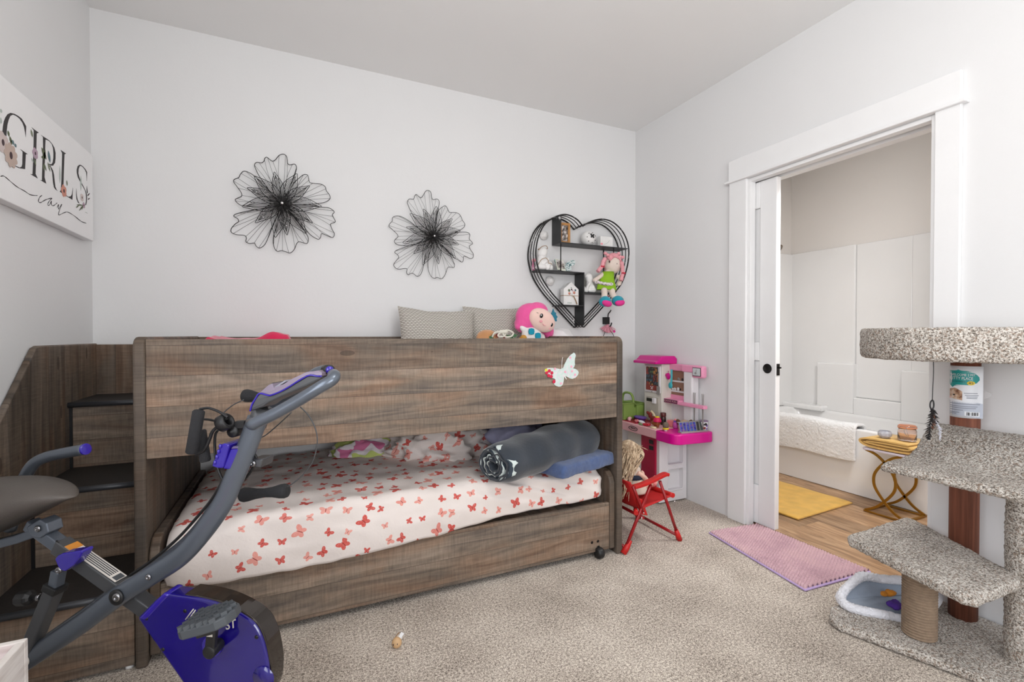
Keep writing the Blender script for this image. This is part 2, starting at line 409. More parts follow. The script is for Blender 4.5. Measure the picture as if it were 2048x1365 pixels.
# ---------------------------------------------------------------- printed sheet
def sheet_mat(name, cell=.076, base=(236, 226, 220)):
    t = NT(name); o = t.sep(t.coord())
    u = t.math('DIVIDE', o[0], cell); v = t.math('DIVIDE', t.math('ADD', o[1], o[2]), cell)
    v2 = t.comb(u, v)
    vo = t.n('TexVoronoi', {'Vector': v2, 'Scale': 1.0, 'Randomness': .62}, voronoi_dimensions='2D')
    d = t.n('VectorMath', {0: v2, 1: vo.outputs['Position']}, operation='SUBTRACT').outputs[0]
    rc = t.sep(vo.outputs['Color'])
    ang = t.math('MULTIPLY', t.math('SUBTRACT', rc[0], .5), 3.6)
    k = t.math('MULTIPLY_ADD', t.math('POWER', rc[1], 1.5), .19, .16)
    dd = t.sep(d); c, s = t.math('COSINE', ang), t.math('SINE', ang)
    px = t.math('DIVIDE', t.math('SUBTRACT', t.math('MULTIPLY', dd[0], c), t.math('MULTIPLY', dd[1], s)), k)
    py = t.math('DIVIDE', t.math('ADD', t.math('MULTIPLY', dd[0], s), t.math('MULTIPLY', dd[1], c)), k)
    ax = t.math('ABSOLUTE', px)
    def ell(cx, cy, rx, ry, sk):
        a = t.math('DIVIDE', t.math('SUBTRACT', ax, cx), rx)
        b_ = t.math('SUBTRACT', t.math('SUBTRACT', py, cy), t.math('MULTIPLY', t.math('SUBTRACT', ax, cx), sk))
        b2 = t.math('DIVIDE', b_, ry)
        return t.math('ADD', t.math('MULTIPLY', a, a), t.math('MULTIPLY', b2, b2))
    w = t.math('MINIMUM', ell(.5, .34, .5, .46, .5), ell(.36, -.34, .36, .42, -.3))
    w = t.math('MINIMUM', w, ell(0, 0, .07, .55, 0))
    m = t.math('LESS_THAN', w, 1.0)
    ink = t.ramp(rc[2], [(.0, C(204, 84, 76)), (.52, C(206, 92, 84)), (.56, C(228, 152, 140)), (1, C(232, 168, 156))])
    vein = t.noise(t.comb(t.math('MULTIPLY', px, 3.0), t.math('MULTIPLY', py, 3.0), rc[1]), 2.2, 1)
    ink = t.mix(t.math('MULTIPLY', t.math('GREATER_THAN', vein, .57), .35), ink, C(244, 190, 180))
    body = t.math('LESS_THAN', ell(0, .0, .06, .5, 0), 1.0)
    ink = t.mix(body, ink, C(150, 60, 56))
    n = t.noise(t.coord(), 3, 3)
    bs = t.ramp(n, [(.3, C(*[x-8 for x in base])), (.7, C(*base))])
    t.P(Base_Color=t.mix(m, bs, ink), Roughness=.9, Specular_IOR_Level=.15)
    t.bump(t.noise(t.coord(), 38, 4, .6, .6), .12, .012)
    return t.m
M_sheet = sheet_mat('butterfly_print_cotton')
M_sheet2 = sheet_mat('butterfly_print_crumpled', .085)

def lerp(a, b, t): return a+(b-a)*t
def pw(x, tab):
    for (x0, y0), (x1, y1) in zip(tab, tab[1:]):
        if x <= x1: return lerp(y0, y1, max(0, (x-x0)/(x1-x0)))
    return tab[-1][1]
def mattress():
    m = MB(); loops = []; N = 120
    hem = [(-.43, .262), (-.3, .252), (.0, .243), (.25, .243), (.45, .262), (.7, .281), (1.0, .293), (1.45, .296)]
    fy = [(-.43, 1.955), (-.3, 1.945), (.4, 1.945), (.7, 1.962), (.9, 1.985), (1.1, 1.995), (1.45, 1.998)]
    tz = [(-.43, .452), (0, .472), (.6, .474), (1.1, .452), (1.45, .438)]
    for i in range(N+1):
        x = lerp(-.427, 1.452, i/N); e = min(i, N-i)/N*1.88; sh = math.sqrt(max(0, 1-(1-min(1, e/.06))**2)) if e < .06 else 1
        h, y, z = pw(x, hem), pw(x, fy), pw(x, tz)
        y += (1-sh)*.05; z -= (1-sh)*.07
        sag = .012*math.sin(x*4.2)+.006*math.sin(x*9)
        pts = []
        for j in range(25): t = j/24; pts.append((x, lerp(2.87, y+.05, t), z+.006*math.sin(t*PI)))
        for j in range(1, 9): a = PI/2*j/8; pts.append((x, y+.05-.05*math.sin(a), z-.05+.05*math.cos(a)))
        zb = z-.05
        for j in range(1, 15):
            t = j/14; fold = .010*math.sin(PI*t)*(1 if x < .9 else .6)
            pts.append((x, y-fold, lerp(zb, h+sag*.3, t)))
        pts += [(x, y+.012, h+sag*.3-.001), (x, max(y+.03, 1.996), .285), (x, 2.3, .27), (x, 2.87, .27)]
        out = []
        for q in pts:
            w = nz((q[0]*1.3, q[1]*5, q[2]*5), 2.2)*.009+nz(q, 11, 2)*.006+.004*(1-abs(nz((q[0]*2, q[1]*1.2+q[0], q[2]*3), 4.5, 5))*3)
            if x > .5 and q[1] < y+.06:  # tension folds running to the right front corner
                w += .006*math.sin(70*(q[2]*1.3+.42*q[0]))*min(1, (x-.5)*2)*max(0, min(1, (q[2]-.29)*12))
            out.append((q[0], q[1]-w*.8 if q[1] < 2.6 else q[1], q[2]+w))
        loops.append(out)
    K = len(loops[0]); vs = [p for l in loops for p in l]
    fs = [(i*K+k, i*K+(k+1) % K, (i+1)*K+(k+1) % K, (i+1)*K+k) for i in range(N) for k in range(K)]
    m.add(vs, fs, 0, True)
    m.f += [list(range(K))[::-1], [N*K+k for k in range(K)]]; m.m += [0, 0]; m.s += [False, False]
    return m
o = mattress().build('trundle_mattress', M_sheet)
tag(o, 'trundle mattress in a white fitted sheet printed with red butterflies', 'mattress')

def crumple(name, c, r, m, seed, label, cat, lump=.9, n=(64, 40)):
    """a heap of crumpled cloth: a flattened dome pushed about by ridged noise"""
    mb = MB(); c = Vector(c)
    def fn(u, v):
        a = 2*PI*u; th = PI*.5*v
        p = Vector((math.cos(a)*math.sin(th), math.sin(a)*math.sin(th), math.cos(th)))
        rg = 1-abs(nz(p, 1.9, seed))*1.5+(1-abs(nz(p, 4.6, seed+3))*2)*.28
        k = 1+lump*(rg-.75)*.55
        q = Vector((p.x*r[0]*k, p.y*r[1]*k, max(0, p.z)*r[2]*k))
        return c+q
    mb.grid(fn, n[0], n[1])
    o = mb.build(name, m)
    return tag(o, label, cat)
crumple('crumpled_sheet', (.74, 2.56, .462), (.27, .2, .19), M_sheet2, 3, 'crumpled white top sheet with red butterfly print bunched at the back of the trundle mattress', 'sheet', 1.1)
M_lav = mat('lavender_cotton', C(186, 186, 216), .9, var=.05, bump=.2, bs=25)
crumple('crumpled_pillowcase', (1.17, 2.55, .465), (.21, .2, .2), M_lav, 9, 'crumpled pale lavender cloth between the butterfly sheet and the rolled blanket', 'cloth', 1.0)
M_patch = NT('patch_cloth'); _v = M_patch.coord('Object', (9, 9, 9))
M_patch.P(Base_Color=M_patch.ramp(M_patch.noise(_v, 1.3, 0), [(.40, C(196, 208, 120)), (.45, C(232, 224, 226)), (.55, C(232, 222, 226)), (.6, C(214, 120, 160))], 'CONSTANT'), Roughness=.9)
crumple('folded_quilt', (.40, 2.69, .462), (.22, .12, .13), M_patch.m, 15, 'green and pink patterned cloth at the far back of the trundle mattress', 'cloth', .6)

# rolled dark blanket: a spiral roll with a patterned inside showing at the end
M_navy = mat('slate_fleece', C(40, 47, 56), .85, var=.22, vs=7, sheen=.4, bump=.25, bs=60)
M_cream = NT('patterned_lining'); _v = M_cream.coord('Object', (1, 1, 1))
_w = M_cream.n('TexWave', {'Vector': _v, 'Scale': 7.0, 'Distortion': 9.0, 'Detail': 2.0, 'Detail Scale': 1.5}).outputs[1]
M_cream.P(Base_Color=M_cream.ramp(_w, [(.44, C(52, 62, 72)), (.52, C(208, 218, 214))]), Roughness=.9)
rb = thing('rolled_blanket', 'thick slate blue blanket rolled up on the trundle mattress', 'blanket', (1.1, 2.08, .47))
A, Bv = Vector((.80, 1.925, .553)), Vector((1.41, 2.155, .577)); ax = (Bv-A).normalized(); side = ax.cross(Vector((0, 0, 1))).normalized(); upv = Vector((0, 0, 1))
mb = MB(); NR = 30; NS = 40
def rollpt(t, a, sc=1.0):
    sagx, sagz = 1.18, .93
    r = (lerp(.082, .108, t**.5)+.006*math.sin(t*PI)+.004*math.sin(t*23)+.008*nz((t*3, math.cos(a), math.sin(a)), 1.6, 5))*sc
    return A.lerp(Bv, t)+side*(math.cos(a)*r*sagx)+upv*(math.sin(a)*r*sagz if math.sin(a) > 0 else math.sin(a)*r*.93)
mb.grid(lambda u, v: rollpt(v, 2*PI*u), NS, NR)
mb.grid(lambda u, v: rollpt(0, 2*PI*u, 1-.16*v)-ax*(.012*math.sin(PI*v)), NS, 4)
mb.grid(lambda u, v: rollpt(1, 2*PI*u, 1-v)+ax*(.02*math.sin(PI*v/2)), NS, 5)
mb.build('outer_wrap', M_navy, rb)
sp = MB(); th = .0085
def spiral(a): return .014+.0185*a/(2*PI)
pts = [];
def spp(a, dr, dx):
    r = spiral(a)+dr; wob = 1+.30*nz((math.cos(a)*1.3, math.sin(a)*1.3, a*.12), 1.7, 8)
    return A+ax*dx+side*(math.cos(a+.6)*r*wob*1.16)+upv*(math.sin(a+.6)*r*wob*.9)
AN = 2*PI*3.15
for (mi, dr0, dr1) in ((0, .0, .0075), (1, .008, .0145)):
    NN = 150; vs = []
    for i in range(NN+1):
        a = AN*i/NN; jit = .006*nz((a*.6, mi, 0), 1.2, 4)-(.028 if mi == 0 else .024)
        vs += [spp(a, dr0, .05), spp(a, dr0, jit+.018), spp(a, dr1, jit+.018), spp(a, dr1, .05)]
    fs = [(i*4+k, i*4+k+1, i*4+5+k, i*4+4+k) for i in range(NN) for k in range(3)]
    sp.add(vs, fs, mi, True)
sp.build('rolled_layers', [M_navy, M_cream.m], rb)
lab(rb.children[-1], 'rolled layers with a cream and slate patterned lining')
# folded blue towel beneath the roll
M_blue = mat('blue_terry', C(72, 92, 134), .95, var=.16, vs=40, bump=.8, bs=300, sheen=.3)
mb = MB()
c0 = Vector((1.27, 2.03, .478)); u_ = Vector((.94, .30, 0)).normalized(); w_ = Vector((-.30, .94, 0)).normalized()
for k, (hl, hw, z0, z1) in enumerate(((.205, .12, -.02, .018), (.2, .115, .018, .046))):
    mb.obox(c0+upv*((z0+z1)/2)+u_*.01*k, u_*hl, w_*hw, upv*((z1-z0)/2))
o = mb.build('folded_towel', M_blue); soft(o, .010, 16, .004, .006, .016, .09)
tag(o, 'folded blue towel under the rolled blanket at the right end', 'towel')

# ---------------------------------------------------------------- on the upper bunk
def pillow(name, c, w, h, t, rot, m, n=40, pinch=.07):
    mb = MB(); M = Euler(rot).to_matrix(); c = Vector(c)
    for sgn in (1, -1):
        def fn(u, v):
            a, b_ = (u*2-1)*sgn, v*2-1
            ln = w*a*(1-pinch*(1-b_*b_)); hn = h*b_*(1-pinch*(1-a*a)*1.2)
            k = max(0, (1-a*a)*(1-b_*b_))**.42
            wr = 1+.16*nz((a*1.5, b_*1.5, sgn), 1.4, int(w*100))
            return c+M @ Vector((ln, -sgn*t*k*wr, hn+.012*nz((a, b_, 0), 2.0, 2)))
        mb.grid(fn, n, n, 0, lambda u, v: (u*w*2, v*h*2))
    return mb.build(name, m)
def knit():
    t = NT('grey_knit'); tc = t.n('TexCoord'); uv = t.sep(tc.outputs['UV'])
    row = t.math('MULTIPLY', uv[1], 95.0); cr_ = t.math('FLOOR', row)
    sx = t.math('SINE', t.math('ADD', t.math('MULTIPLY', uv[0], 300.0), t.math('MULTIPLY', t.math('MODULO', cr_, 2.0), PI)))
    sy = t.math('SINE', t.math('MULTIPLY', t.math('FRACT', row), PI))
    h = t.math('MULTIPLY', sy, t.math('MULTIPLY_ADD', sx, .28, .72))
    c = t.ramp(h, [(.12, C(126, 120, 112)), (.45, C(192, 186, 177)), (.85, C(220, 216, 208))])
    t.P(Base_Color=c, Roughness=.95, Specular_IOR_Level=.1); t.bump(h, .6, .004)
    return t.m
M_knit = knit()
q = pillow('knit_cushion', (1.235, 2.845, 1.105), .255, .225, .07, (math.radians(-12), 0, math.radians(-3)), M_knit)
tag(q, 'grey knitted cushion behind the pink haired plush, nearest the heart shelf', 'cushion')
q = pillow('knit_cushion', (.785, 2.765, 1.085), .245, .22, .08, (math.radians(-16), math.radians(3), math.radians(2)), M_knit)
tag(q, 'grey knitted cushion at the left, overlapping the one beside it', 'cushion')

M_hair = mat('hot_pink_plush', C(238, 92, 160), .95, sheen=.4, bump=.5, bs=200)
M_skin = mat('peach_plush', C(244, 208, 196), .95, sheen=.3)
M_whitep = mat('white_plush', C(240, 236, 234), .95, sheen=.3, bump=.3, bs=150)
M_teal = mat('teal_felt', C(24, 150, 178), .9)
M_tealD = mat('deep_teal_felt', C(44, 122, 146), .9)
M_eye = mat('black_eye', C(24, 20, 24), .25)
M_blush = mat('pink_blush', C(244, 166, 176), .9)
pl = thing('plush_mermaid', 'round headed plush mermaid with pink hair and turquoise bikini top', 'plush toy', (1.405, 2.68, .886))
def plc(x, z, y=0): return (1.402+x, 2.68+y, 1.226+z)
hb = MB().ell(plc(-.01, .005, .02), (.125, .062, .105), (0, .45, 0)).ell(plc(-.085, -.03, .02), (.055, .05, .05), (0, .6, 0)).ell(plc(.10, -.06, .02), (.04, .045, .06), (0, -.2, 0)).ell(plc(.03, .07, .02), (.07, .05, .05), (0, .2, 0)).ell(plc(-.125, -.045), (.022, .02, .018))
o = hb.build('hair', M_hair, pl); soft(o, .008, 4, .004, .01)
o = MB().ell(plc(.03, .0, -.035), (.098, .04, .072), (0, .5, 0)).build('face', M_skin, pl)
o = MB().ell(plc(-.03, -.1, -.01), (.075, .045, .06), (0, .3, 0)).ell(plc(-.085, -.062, -.015), (.045, .02, .02), (0, .6, 0)).ell(plc(-.01, -.20, 0), (.07, .05, .12)).ell(plc(.04, -.12, 0), (.03, .03, .04)).build('body', M_whitep, pl); soft(o, .007, 3)
for x, z in ((.004, .027), (.082, -.028)):
    fy_ = -.074 if x < .05 else -.062
    e = MB().ell(plc(x, z, fy_), (.0115, .006, .0145), (0, .35, 0)).build('eye', M_eye, pl)
    MB().ell(plc(x-.004, z+.004, fy_-.0055), (.0035, .0025, .0045)).build('glint', M_whitep, e)
    sg = -1 if x < .05 else 1
    MB().tube([plc(x+.017*sg, z+.016, fy_+.008), plc(x+.031*sg, z+.022, fy_+.016)], .0015, 6).build('eyelash', M_eye, pl)
MB().tube(cr([plc(.012, -.022, -.076), plc(.022, -.033, -.075), plc(.036, -.034, -.0745)], 4), .0018, 6).build('smile', M_blush, pl)
for x, z, y in ((.0, -.008, -.076), (.07, -.05, -.06)): MB().ell(plc(x, z, y), (.011, .003, .008)).build('cheek', M_blush, pl)
for x, z in ((-.058, -.072), (-.012, -.1)):
    MB().prism([plc(x+.024*math.cos(a*PI/4)*(1 if a % 2 else .86), z+.024*math.sin(a*PI/4)*(1 if a % 2 else .86), -.052) for a in range(8)], (0, -.010, 0)).build('bikini_shell', M_teal, pl, bev=.002)
MB().prism([plc(.12+x, .035+z, -.02) for x, z in ((-.015, -.035), (.022, -.04), (.02, -.02), (.028, -.012), (.016, .002), (.016, .016), (.004, .02), (-.004, .042), (-.012, .02), (-.02, .01), (-.016, -.008))], (0, -.012, 0)).build('hair_flower', M_tealD, pl, bev=.002)
M_gold = mat('gold_thread', C(206, 150, 60), .5)
MB().ell((1.305, 2.655, 1.115), (.022, .02, .018)).ell((1.29, 2.66, 1.1), (.02, .02, .018)).build('tail_trim', M_gold, pl)

M_tan = mat('tan_plush', C(206, 150, 102), .95, sheen=.4, bump=.5, bs=180)
M_rope = mat('white_cord', C(232, 228, 214), .9)
M_leaf = mat('leaf_green', C(74, 116, 78), .8)
M_red = mat('dark_red_felt', C(138, 44, 40), .9)
dg = thing('plush_puppy', 'tan plush puppy with a white cord bow between the cushions', 'plush toy', (1.08, 2.62, .886))
o = MB().ell((1.055, 2.62, 1.03), (.075, .07, .13)).ell((1.0, 2.63, 1.12), (.02, .03, .035), (0, .3, 0)).ell((1.045, 2.62, 1.135), (.05, .05, .03)).build('body', M_tan, dg); soft(o, .008, 3, .005, .01)
MB().tube(cr([(1.05, 2.555, 1.12), (1.06, 2.54, 1.145), (1.1, 2.54, 1.15), (1.13, 2.545, 1.138), (1.11, 2.54, 1.122), (1.08, 2.54, 1.128), (1.1, 2.54, 1.148), (1.14, 2.54, 1.16), (1.18, 2.545, 1.145), (1.17, 2.545, 1.125), (1.13, 2.54, 1.12), (1.11, 2.54, 1.14)], 5), .0055, 8).ell((1.12, 2.55, 1.15), (.03, .02, .014)).build('cord_bow', M_rope, dg)
for x, z, a in ((1.195, 1.128, .2), (1.165, 1.122, 2.6), (1.045, 1.115, 1.2)):
    MB().prism([(x+.03*(math.cos(a)*p-math.sin(a)*q_), 2.56, z+.022*(math.sin(a)*p+math.cos(a)*q_)) for p, q_ in ((-1, 0), (-.5, .45), (-.2, .25), (.2, .55), (.4, .2), (1, .1), (.4, -.25), (.1, -.55), (-.3, -.25), (-.6, -.4))], (0, .004, 0)).build('felt_leaf', M_leaf, dg)
for c_ in ((1.085, 2.555, 1.13), (1.125, 2.55, 1.124)): MB().ell(c_, .012).build('red_berry', M_red, dg)
q = pillow('white_pillow', (1.62, 2.74, 1.03), .12, .17, .12, (math.radians(-35), 0, 0), mat('white_cotton', C(238, 236, 236), .9, bump=.1, bs=30), 28)
tag(q, 'white pillow barely rising above the right end of the front guard', 'pillow')
M_mag = mat('magenta_fleece', C(208, 24, 78), .95, sheen=.4, bump=.3, bs=60)
mb = MB()
def fn(u, v):
    x = lerp(-.40, 0.02, u); y = lerp(2.3, 2.85, v)
    e = min(u, 1-u, v, 1-v)*8; e = min(1, e)
    z = 1.112+.016*nz((x*7, y*3, 0), 1.4, 1)+.035*max(0, math.exp(-((x+.1)/.05)**2))+.014*math.exp(-((x+.03)/.03)**2)+.018*math.exp(-((x+.38)/.06)**2)
    return (x, y, lerp(.884, z, e**.5))
mb.grid(fn, 60, 30)
tag(mb.build('fleece_blanket', M_mag), 'magenta blanket heaped at the left end of the loft bed', 'blanket')

# paper butterfly stuck on the guard
def pap():
    t = NT('floral_paper'); v = t.coord('Object')
    n = t.noise(v, 46, 2); n2 = t.noise(v, 30, 1, .5, 0, 0)
    c = t.ramp(n, [(.3, C(232, 206, 216)), (.42, C(206, 220, 216)), (.55, C(196, 216, 208)), (.66, C(220, 208, 220)), (.72, C(236, 170, 190))])
    t.P(Base_Color=c, Roughness=.7); return t.m
M_pap = pap()
bt = thing('paper_butterfly', 'pale floral paper butterfly stuck on the front guard of the loft bed', 'decoration', (1.23, 1.955, .98))
MB().prism([(1.172,1.954,0.971),(1.179,1.954,0.988),(1.195,1.954,1.015),(1.214,1.954,1.034),(1.233,1.954,1.045),(1.241,1.954,1.04),(1.244,1.954,1.03),(1.239,1.954,1.014),(1.238,1.954,0.998),(1.24,1.954,0.987),(1.234,1.954,0.974),(1.228,1.954,0.969),(1.243,1.954,0.965),(1.256,1.954,0.957),(1.261,1.954,0.946),(1.256,1.954,0.934),(1.243,1.954,0.922),(1.224,1.954,0.917),(1.21,1.954,0.92),(1.193,1.954,0.929),(1.182,1.954,0.934),(1.179,1.954,0.93),(1.175,1.954,0.907),(1.17,1.954,0.891),(1.16,1.954,0.883),(1.148,1.954,0.882),(1.132,1.954,0.887),(1.122,1.954,0.895),(1.121,1.954,0.898),(1.128,1.954,0.905),(1.13,1.954,0.916),(1.125,1.954,0.922),(1.109,1.954,0.926),(1.095,1.954,0.936),(1.08,1.954,0.949),(1.071,1.954,0.956),(1.069,1.954,0.962),(1.076,1.954,0.969),(1.087,1.954,0.974),(1.107,1.954,0.974),(1.132,1.954,0.972),(1.158,1.954,0.967),(1.166,1.954,0.971)], (0, -.0022, 0)).build('wings', M_pap, bt)
M_crim = mat('crimson_print', C(196, 30, 66), .7); M_pkp = mat('pink_print', C(232, 168, 186), .7)
for c_ in [(1.095,1.951,0.96),(1.081,1.951,0.952),(1.092,1.951,0.938),(1.106,1.951,0.933),(1.109,1.951,0.95),(1.121,1.951,0.908)]: MB().lathe(c_, [(0, .001), (.0085, .0006), (.0085, 0)], 10, (0, -1, 0), sm=False).build('red_print', M_crim, bt)
fl = MB()
for c_ in [(1.078,1.951,0.964)]: fl.lathe(c_, [(0, .001), (.008, .0006), (.008, 0)], 10, (0, -1, 0), sm=False)
fl.build('yellow_print', mat('yellow_print', C(214, 206, 70), .7), bt)
for c_ in [(1.218,1.951,0.977),(1.222,1.951,0.955),(1.239,1.951,0.937),(1.183,1.951,0.953),(1.159,1.951,0.897),(1.212,1.951,1.021),(1.126,1.951,0.969)]: MB().lathe(c_, [(0, .001), (.006, .0006), (.006, 0)], 10, (0, -1, 0), sm=False).build('pink_print', M_pkp, bt)
for q in ([(1.162,1.948,0.97),(1.162,1.948,0.989),(1.164,1.948,1.01),(1.168,1.948,1.024)], [(1.14,1.948,0.949),(1.148,1.948,0.958),(1.159,1.948,0.968)]): MB().tube(cr(q, 4), .0012, 6).build('antenna', M_whitep, bt)
MB().tube([(1.178,1.948,0.934),(1.188,1.948,0.916)], .0025, 6).build('tail', M_whitep, bt)

# ================================================================ CANVAS SIGN
M_canvas = mat('white_canvas', C(244, 244, 244), .8, var=.01, bump=.15, bs=500)
M_ink = mat('charcoal_ink', C(58, 55, 55), .8)
sg = thing('canvas_sign', 'white canvas sign lettered GIRLS can with painted flowers on the left wall', 'sign', (-.91, 2.42, 1.78))
MB().box((-.909, 1.96, 1.577), (-.872, 2.862, 1.984)).build('canvas', M_canvas, sg, bev=.003)
def flat(pts, name, m, par, d=.0006, off=0.0):
    return MB().prism([(p[0]+off, p[1], p[2]) for p in pts], (d, 0, 0)).build(name, m, par)
for q in ([(-0.872,2.251,1.837),(-0.872,2.255,1.877),(-0.872,2.243,1.884),(-0.872,2.225,1.892),(-0.872,2.203,1.892),(-0.872,2.179,1.889),(-0.872,2.155,1.882),(-0.872,2.136,1.869),(-0.872,2.123,1.853),(-0.872,2.114,1.837),(-0.872,2.108,1.818),(-0.872,2.104,1.797),(-0.872,2.104,1.772),(-0.872,2.11,1.746),(-0.872,2.122,1.725),(-0.872,2.14,1.713),(-0.872,2.167,1.71),(-0.872,2.202,1.711),(-0.872,2.244,1.721),(-0.872,2.25,1.776),(-0.872,2.264,1.781),(-0.872,2.213,1.781),(-0.872,2.229,1.777),(-0.872,2.226,1.733),(-0.872,2.221,1.722),(-0.872,2.208,1.715),(-0.872,2.184,1.713),(-0.872,2.163,1.714),(-0.872,2.144,1.727),(-0.872,2.133,1.746),(-0.872,2.127,1.769),(-0.872,2.127,1.793),(-0.872,2.13,1.815),(-0.872,2.134,1.833),(-0.872,2.142,1.853),(-0.872,2.153,1.871),(-0.872,2.169,1.882),(-0.872,2.189,1.886),(-0.872,2.211,1.886),(-0.872,2.231,1.879),(-0.872,2.241,1.868),(-0.872,2.247,1.853)],
          [(-0.872,2.293,1.889),(-0.872,2.318,1.889),(-0.872,2.346,1.89),(-0.872,2.33,1.881),(-0.872,2.327,1.842),(-0.872,2.322,1.772),(-0.872,2.318,1.727),(-0.872,2.334,1.715),(-0.872,2.28,1.715),(-0.872,2.296,1.719),(-0.872,2.301,1.765),(-0.872,2.307,1.835),(-0.872,2.309,1.884)],
          [(-0.872,2.525,1.89),(-0.872,2.575,1.892),(-0.872,2.56,1.884),(-0.872,2.551,1.793),(-0.872,2.546,1.728),(-0.872,2.565,1.719),(-0.872,2.59,1.716),(-0.872,2.615,1.724),(-0.872,2.628,1.736),(-0.872,2.638,1.767),(-0.872,2.632,1.714),(-0.872,2.585,1.714),(-0.872,2.514,1.716),(-0.872,2.524,1.726),(-0.872,2.53,1.766),(-0.872,2.539,1.882)],
          [(-0.872,2.789,1.842),(-0.872,2.793,1.883),(-0.872,2.775,1.891),(-0.872,2.747,1.895),(-0.872,2.724,1.894),(-0.872,2.708,1.889),(-0.872,2.689,1.876),(-0.872,2.68,1.858),(-0.872,2.681,1.844),(-0.872,2.69,1.829),(-0.872,2.711,1.818),(-0.872,2.738,1.805),(-0.872,2.766,1.792),(-0.872,2.776,1.778),(-0.872,2.779,1.76),(-0.872,2.775,1.741),(-0.872,2.767,1.724),(-0.872,2.777,1.729),(-0.872,2.785,1.743),(-0.872,2.789,1.763),(-0.872,2.787,1.779),(-0.872,2.775,1.792),(-0.872,2.747,1.807),(-0.872,2.72,1.822),(-0.872,2.704,1.836),(-0.872,2.697,1.849),(-0.872,2.7,1.868),(-0.872,2.71,1.883),(-0.872,2.724,1.89),(-0.872,2.746,1.891),(-0.872,2.769,1.886),(-0.872,2.783,1.878),(-0.872,2.787,1.861)]):
    flat(q, 'letter', M_ink, sg)
rl = MB()
for q in ([(-0.872,2.362,1.888),(-0.872,2.398,1.89),(-0.872,2.394,1.853),(-0.872,2.386,1.736),(-0.872,2.399,1.715),(-0.872,2.351,1.715),(-0.872,2.366,1.718),(-0.872,2.372,1.789),(-0.872,2.378,1.847),(-0.872,2.378,1.886)], [(-0.872,2.394,1.89),(-0.872,2.429,1.892),(-0.872,2.454,1.887),(-0.872,2.471,1.878),(-0.872,2.48,1.862),(-0.872,2.479,1.839),(-0.872,2.474,1.82),(-0.872,2.457,1.803),(-0.872,2.436,1.797),(-0.872,2.416,1.796),(-0.872,2.426,1.8),(-0.872,2.444,1.804),(-0.872,2.455,1.816),(-0.872,2.461,1.835),(-0.872,2.462,1.853),(-0.872,2.459,1.874),(-0.872,2.449,1.885),(-0.872,2.428,1.889),(-0.872,2.394,1.884)],
          [(-0.872,2.422,1.793),(-0.872,2.435,1.791),(-0.872,2.449,1.774),(-0.872,2.456,1.735),(-0.872,2.463,1.719),(-0.872,2.478,1.714),(-0.872,2.497,1.714),(-0.872,2.485,1.716),(-0.872,2.475,1.725),(-0.872,2.47,1.744),(-0.872,2.464,1.77),(-0.872,2.456,1.784),(-0.872,2.443,1.791),(-0.872,2.435,1.796)]):
    rl.prism([tuple(p) for p in q], (.0006, 0, 0))
rl.build('letter', M_ink, sg)
for q in ([(-0.872,2.674,1.775),(-0.872,2.678,1.743),(-0.872,2.687,1.727),(-0.872,2.706,1.716),(-0.872,2.69,1.716),(-0.872,2.674,1.728),(-0.872,2.671,1.745)], [(-0.872,2.789,1.819),(-0.872,2.798,1.791),(-0.872,2.789,1.784),(-0.872,2.785,1.8)]): flat(q, 'serif', M_ink, sg)
for q in ([(-0.872,2.09,1.648),(-0.872,2.109,1.655),(-0.872,2.139,1.651),(-0.872,2.186,1.643),(-0.872,2.237,1.642),(-0.872,2.281,1.64),(-0.872,2.328,1.65)], [(-0.872,2.365,1.661),(-0.872,2.347,1.649),(-0.872,2.336,1.631),(-0.872,2.354,1.631),(-0.872,2.386,1.648),(-0.872,2.423,1.664),(-0.872,2.444,1.671),(-0.872,2.422,1.654),(-0.872,2.409,1.638),(-0.872,2.422,1.638),(-0.872,2.44,1.659),(-0.872,2.438,1.645),(-0.872,2.457,1.645),(-0.872,2.487,1.663)],
          [(-0.872,2.488,1.645),(-0.872,2.502,1.661),(-0.872,2.501,1.641),(-0.872,2.53,1.669),(-0.872,2.498,1.619),(-0.872,2.55,1.639),(-0.872,2.586,1.65),(-0.872,2.649,1.649),(-0.871,2.716,1.641),(-0.872,2.775,1.644)]):
    P = cr(q, 5); MB().tube(P, [.0009+.0009*abs(math.sin(i*.55)) for i in range(len(P))], 6).build('script_stroke', M_ink, sg)
M_beige = mat('beige_petal_print', C(200, 180, 168), .8); M_blushp = mat('blush_petal_print', C(214, 200, 196), .8)
M_mauve = mat('mauve_petal_print', C(184, 160, 176), .8); M_coral = mat('coral_petal_print', C(214, 150, 132), .8)
M_sage = mat('sage_leaf_print', C(122, 132, 108), .8); M_sageL = mat('pale_leaf_print', C(184, 194, 188), .8); M_tealp = mat('teal_leaf_print', C(96, 124, 130), .8)
M_olive = mat('olive_leaf_print', C(96, 106, 76), .8); M_plum = mat('plum_print', C(70, 52, 56), .8)
def bloom(c, r, m, mc, n=6, ry=1.0, off=.0008):
    c = Vector(c); P = []
    for i in range(n*8):
        a = 2*PI*i/(n*8); k = r*(.80+.2*abs(math.sin(a*n/2)))
        P.append((c.x+off, c.y+math.cos(a)*k, c.z+math.sin(a)*k*ry))
    o = MB().prism(P, (.0005, 0, 0)).build('painted_flower', m, sg)
    MB().prism([(c.x+off+.0005, c.y+math.cos(a*PI/6)*r*.22, c.z+math.sin(a*PI/6)*r*.3) for a in range(12)], (.0004, 0, 0)).build('flower_centre', mc, o)
bloom((-0.872,2.105,1.764), .036, M_blushp, M_plum, 5)
bloom((-0.872,2.15,1.737), .042, M_beige, M_plum, 9, off=.0016)
bloom((-0.872,2.316,1.802), .021, M_mauve, M_plum, 5)
bloom((-0.872,2.549,1.729), .026, M_coral, M_plum, 5)
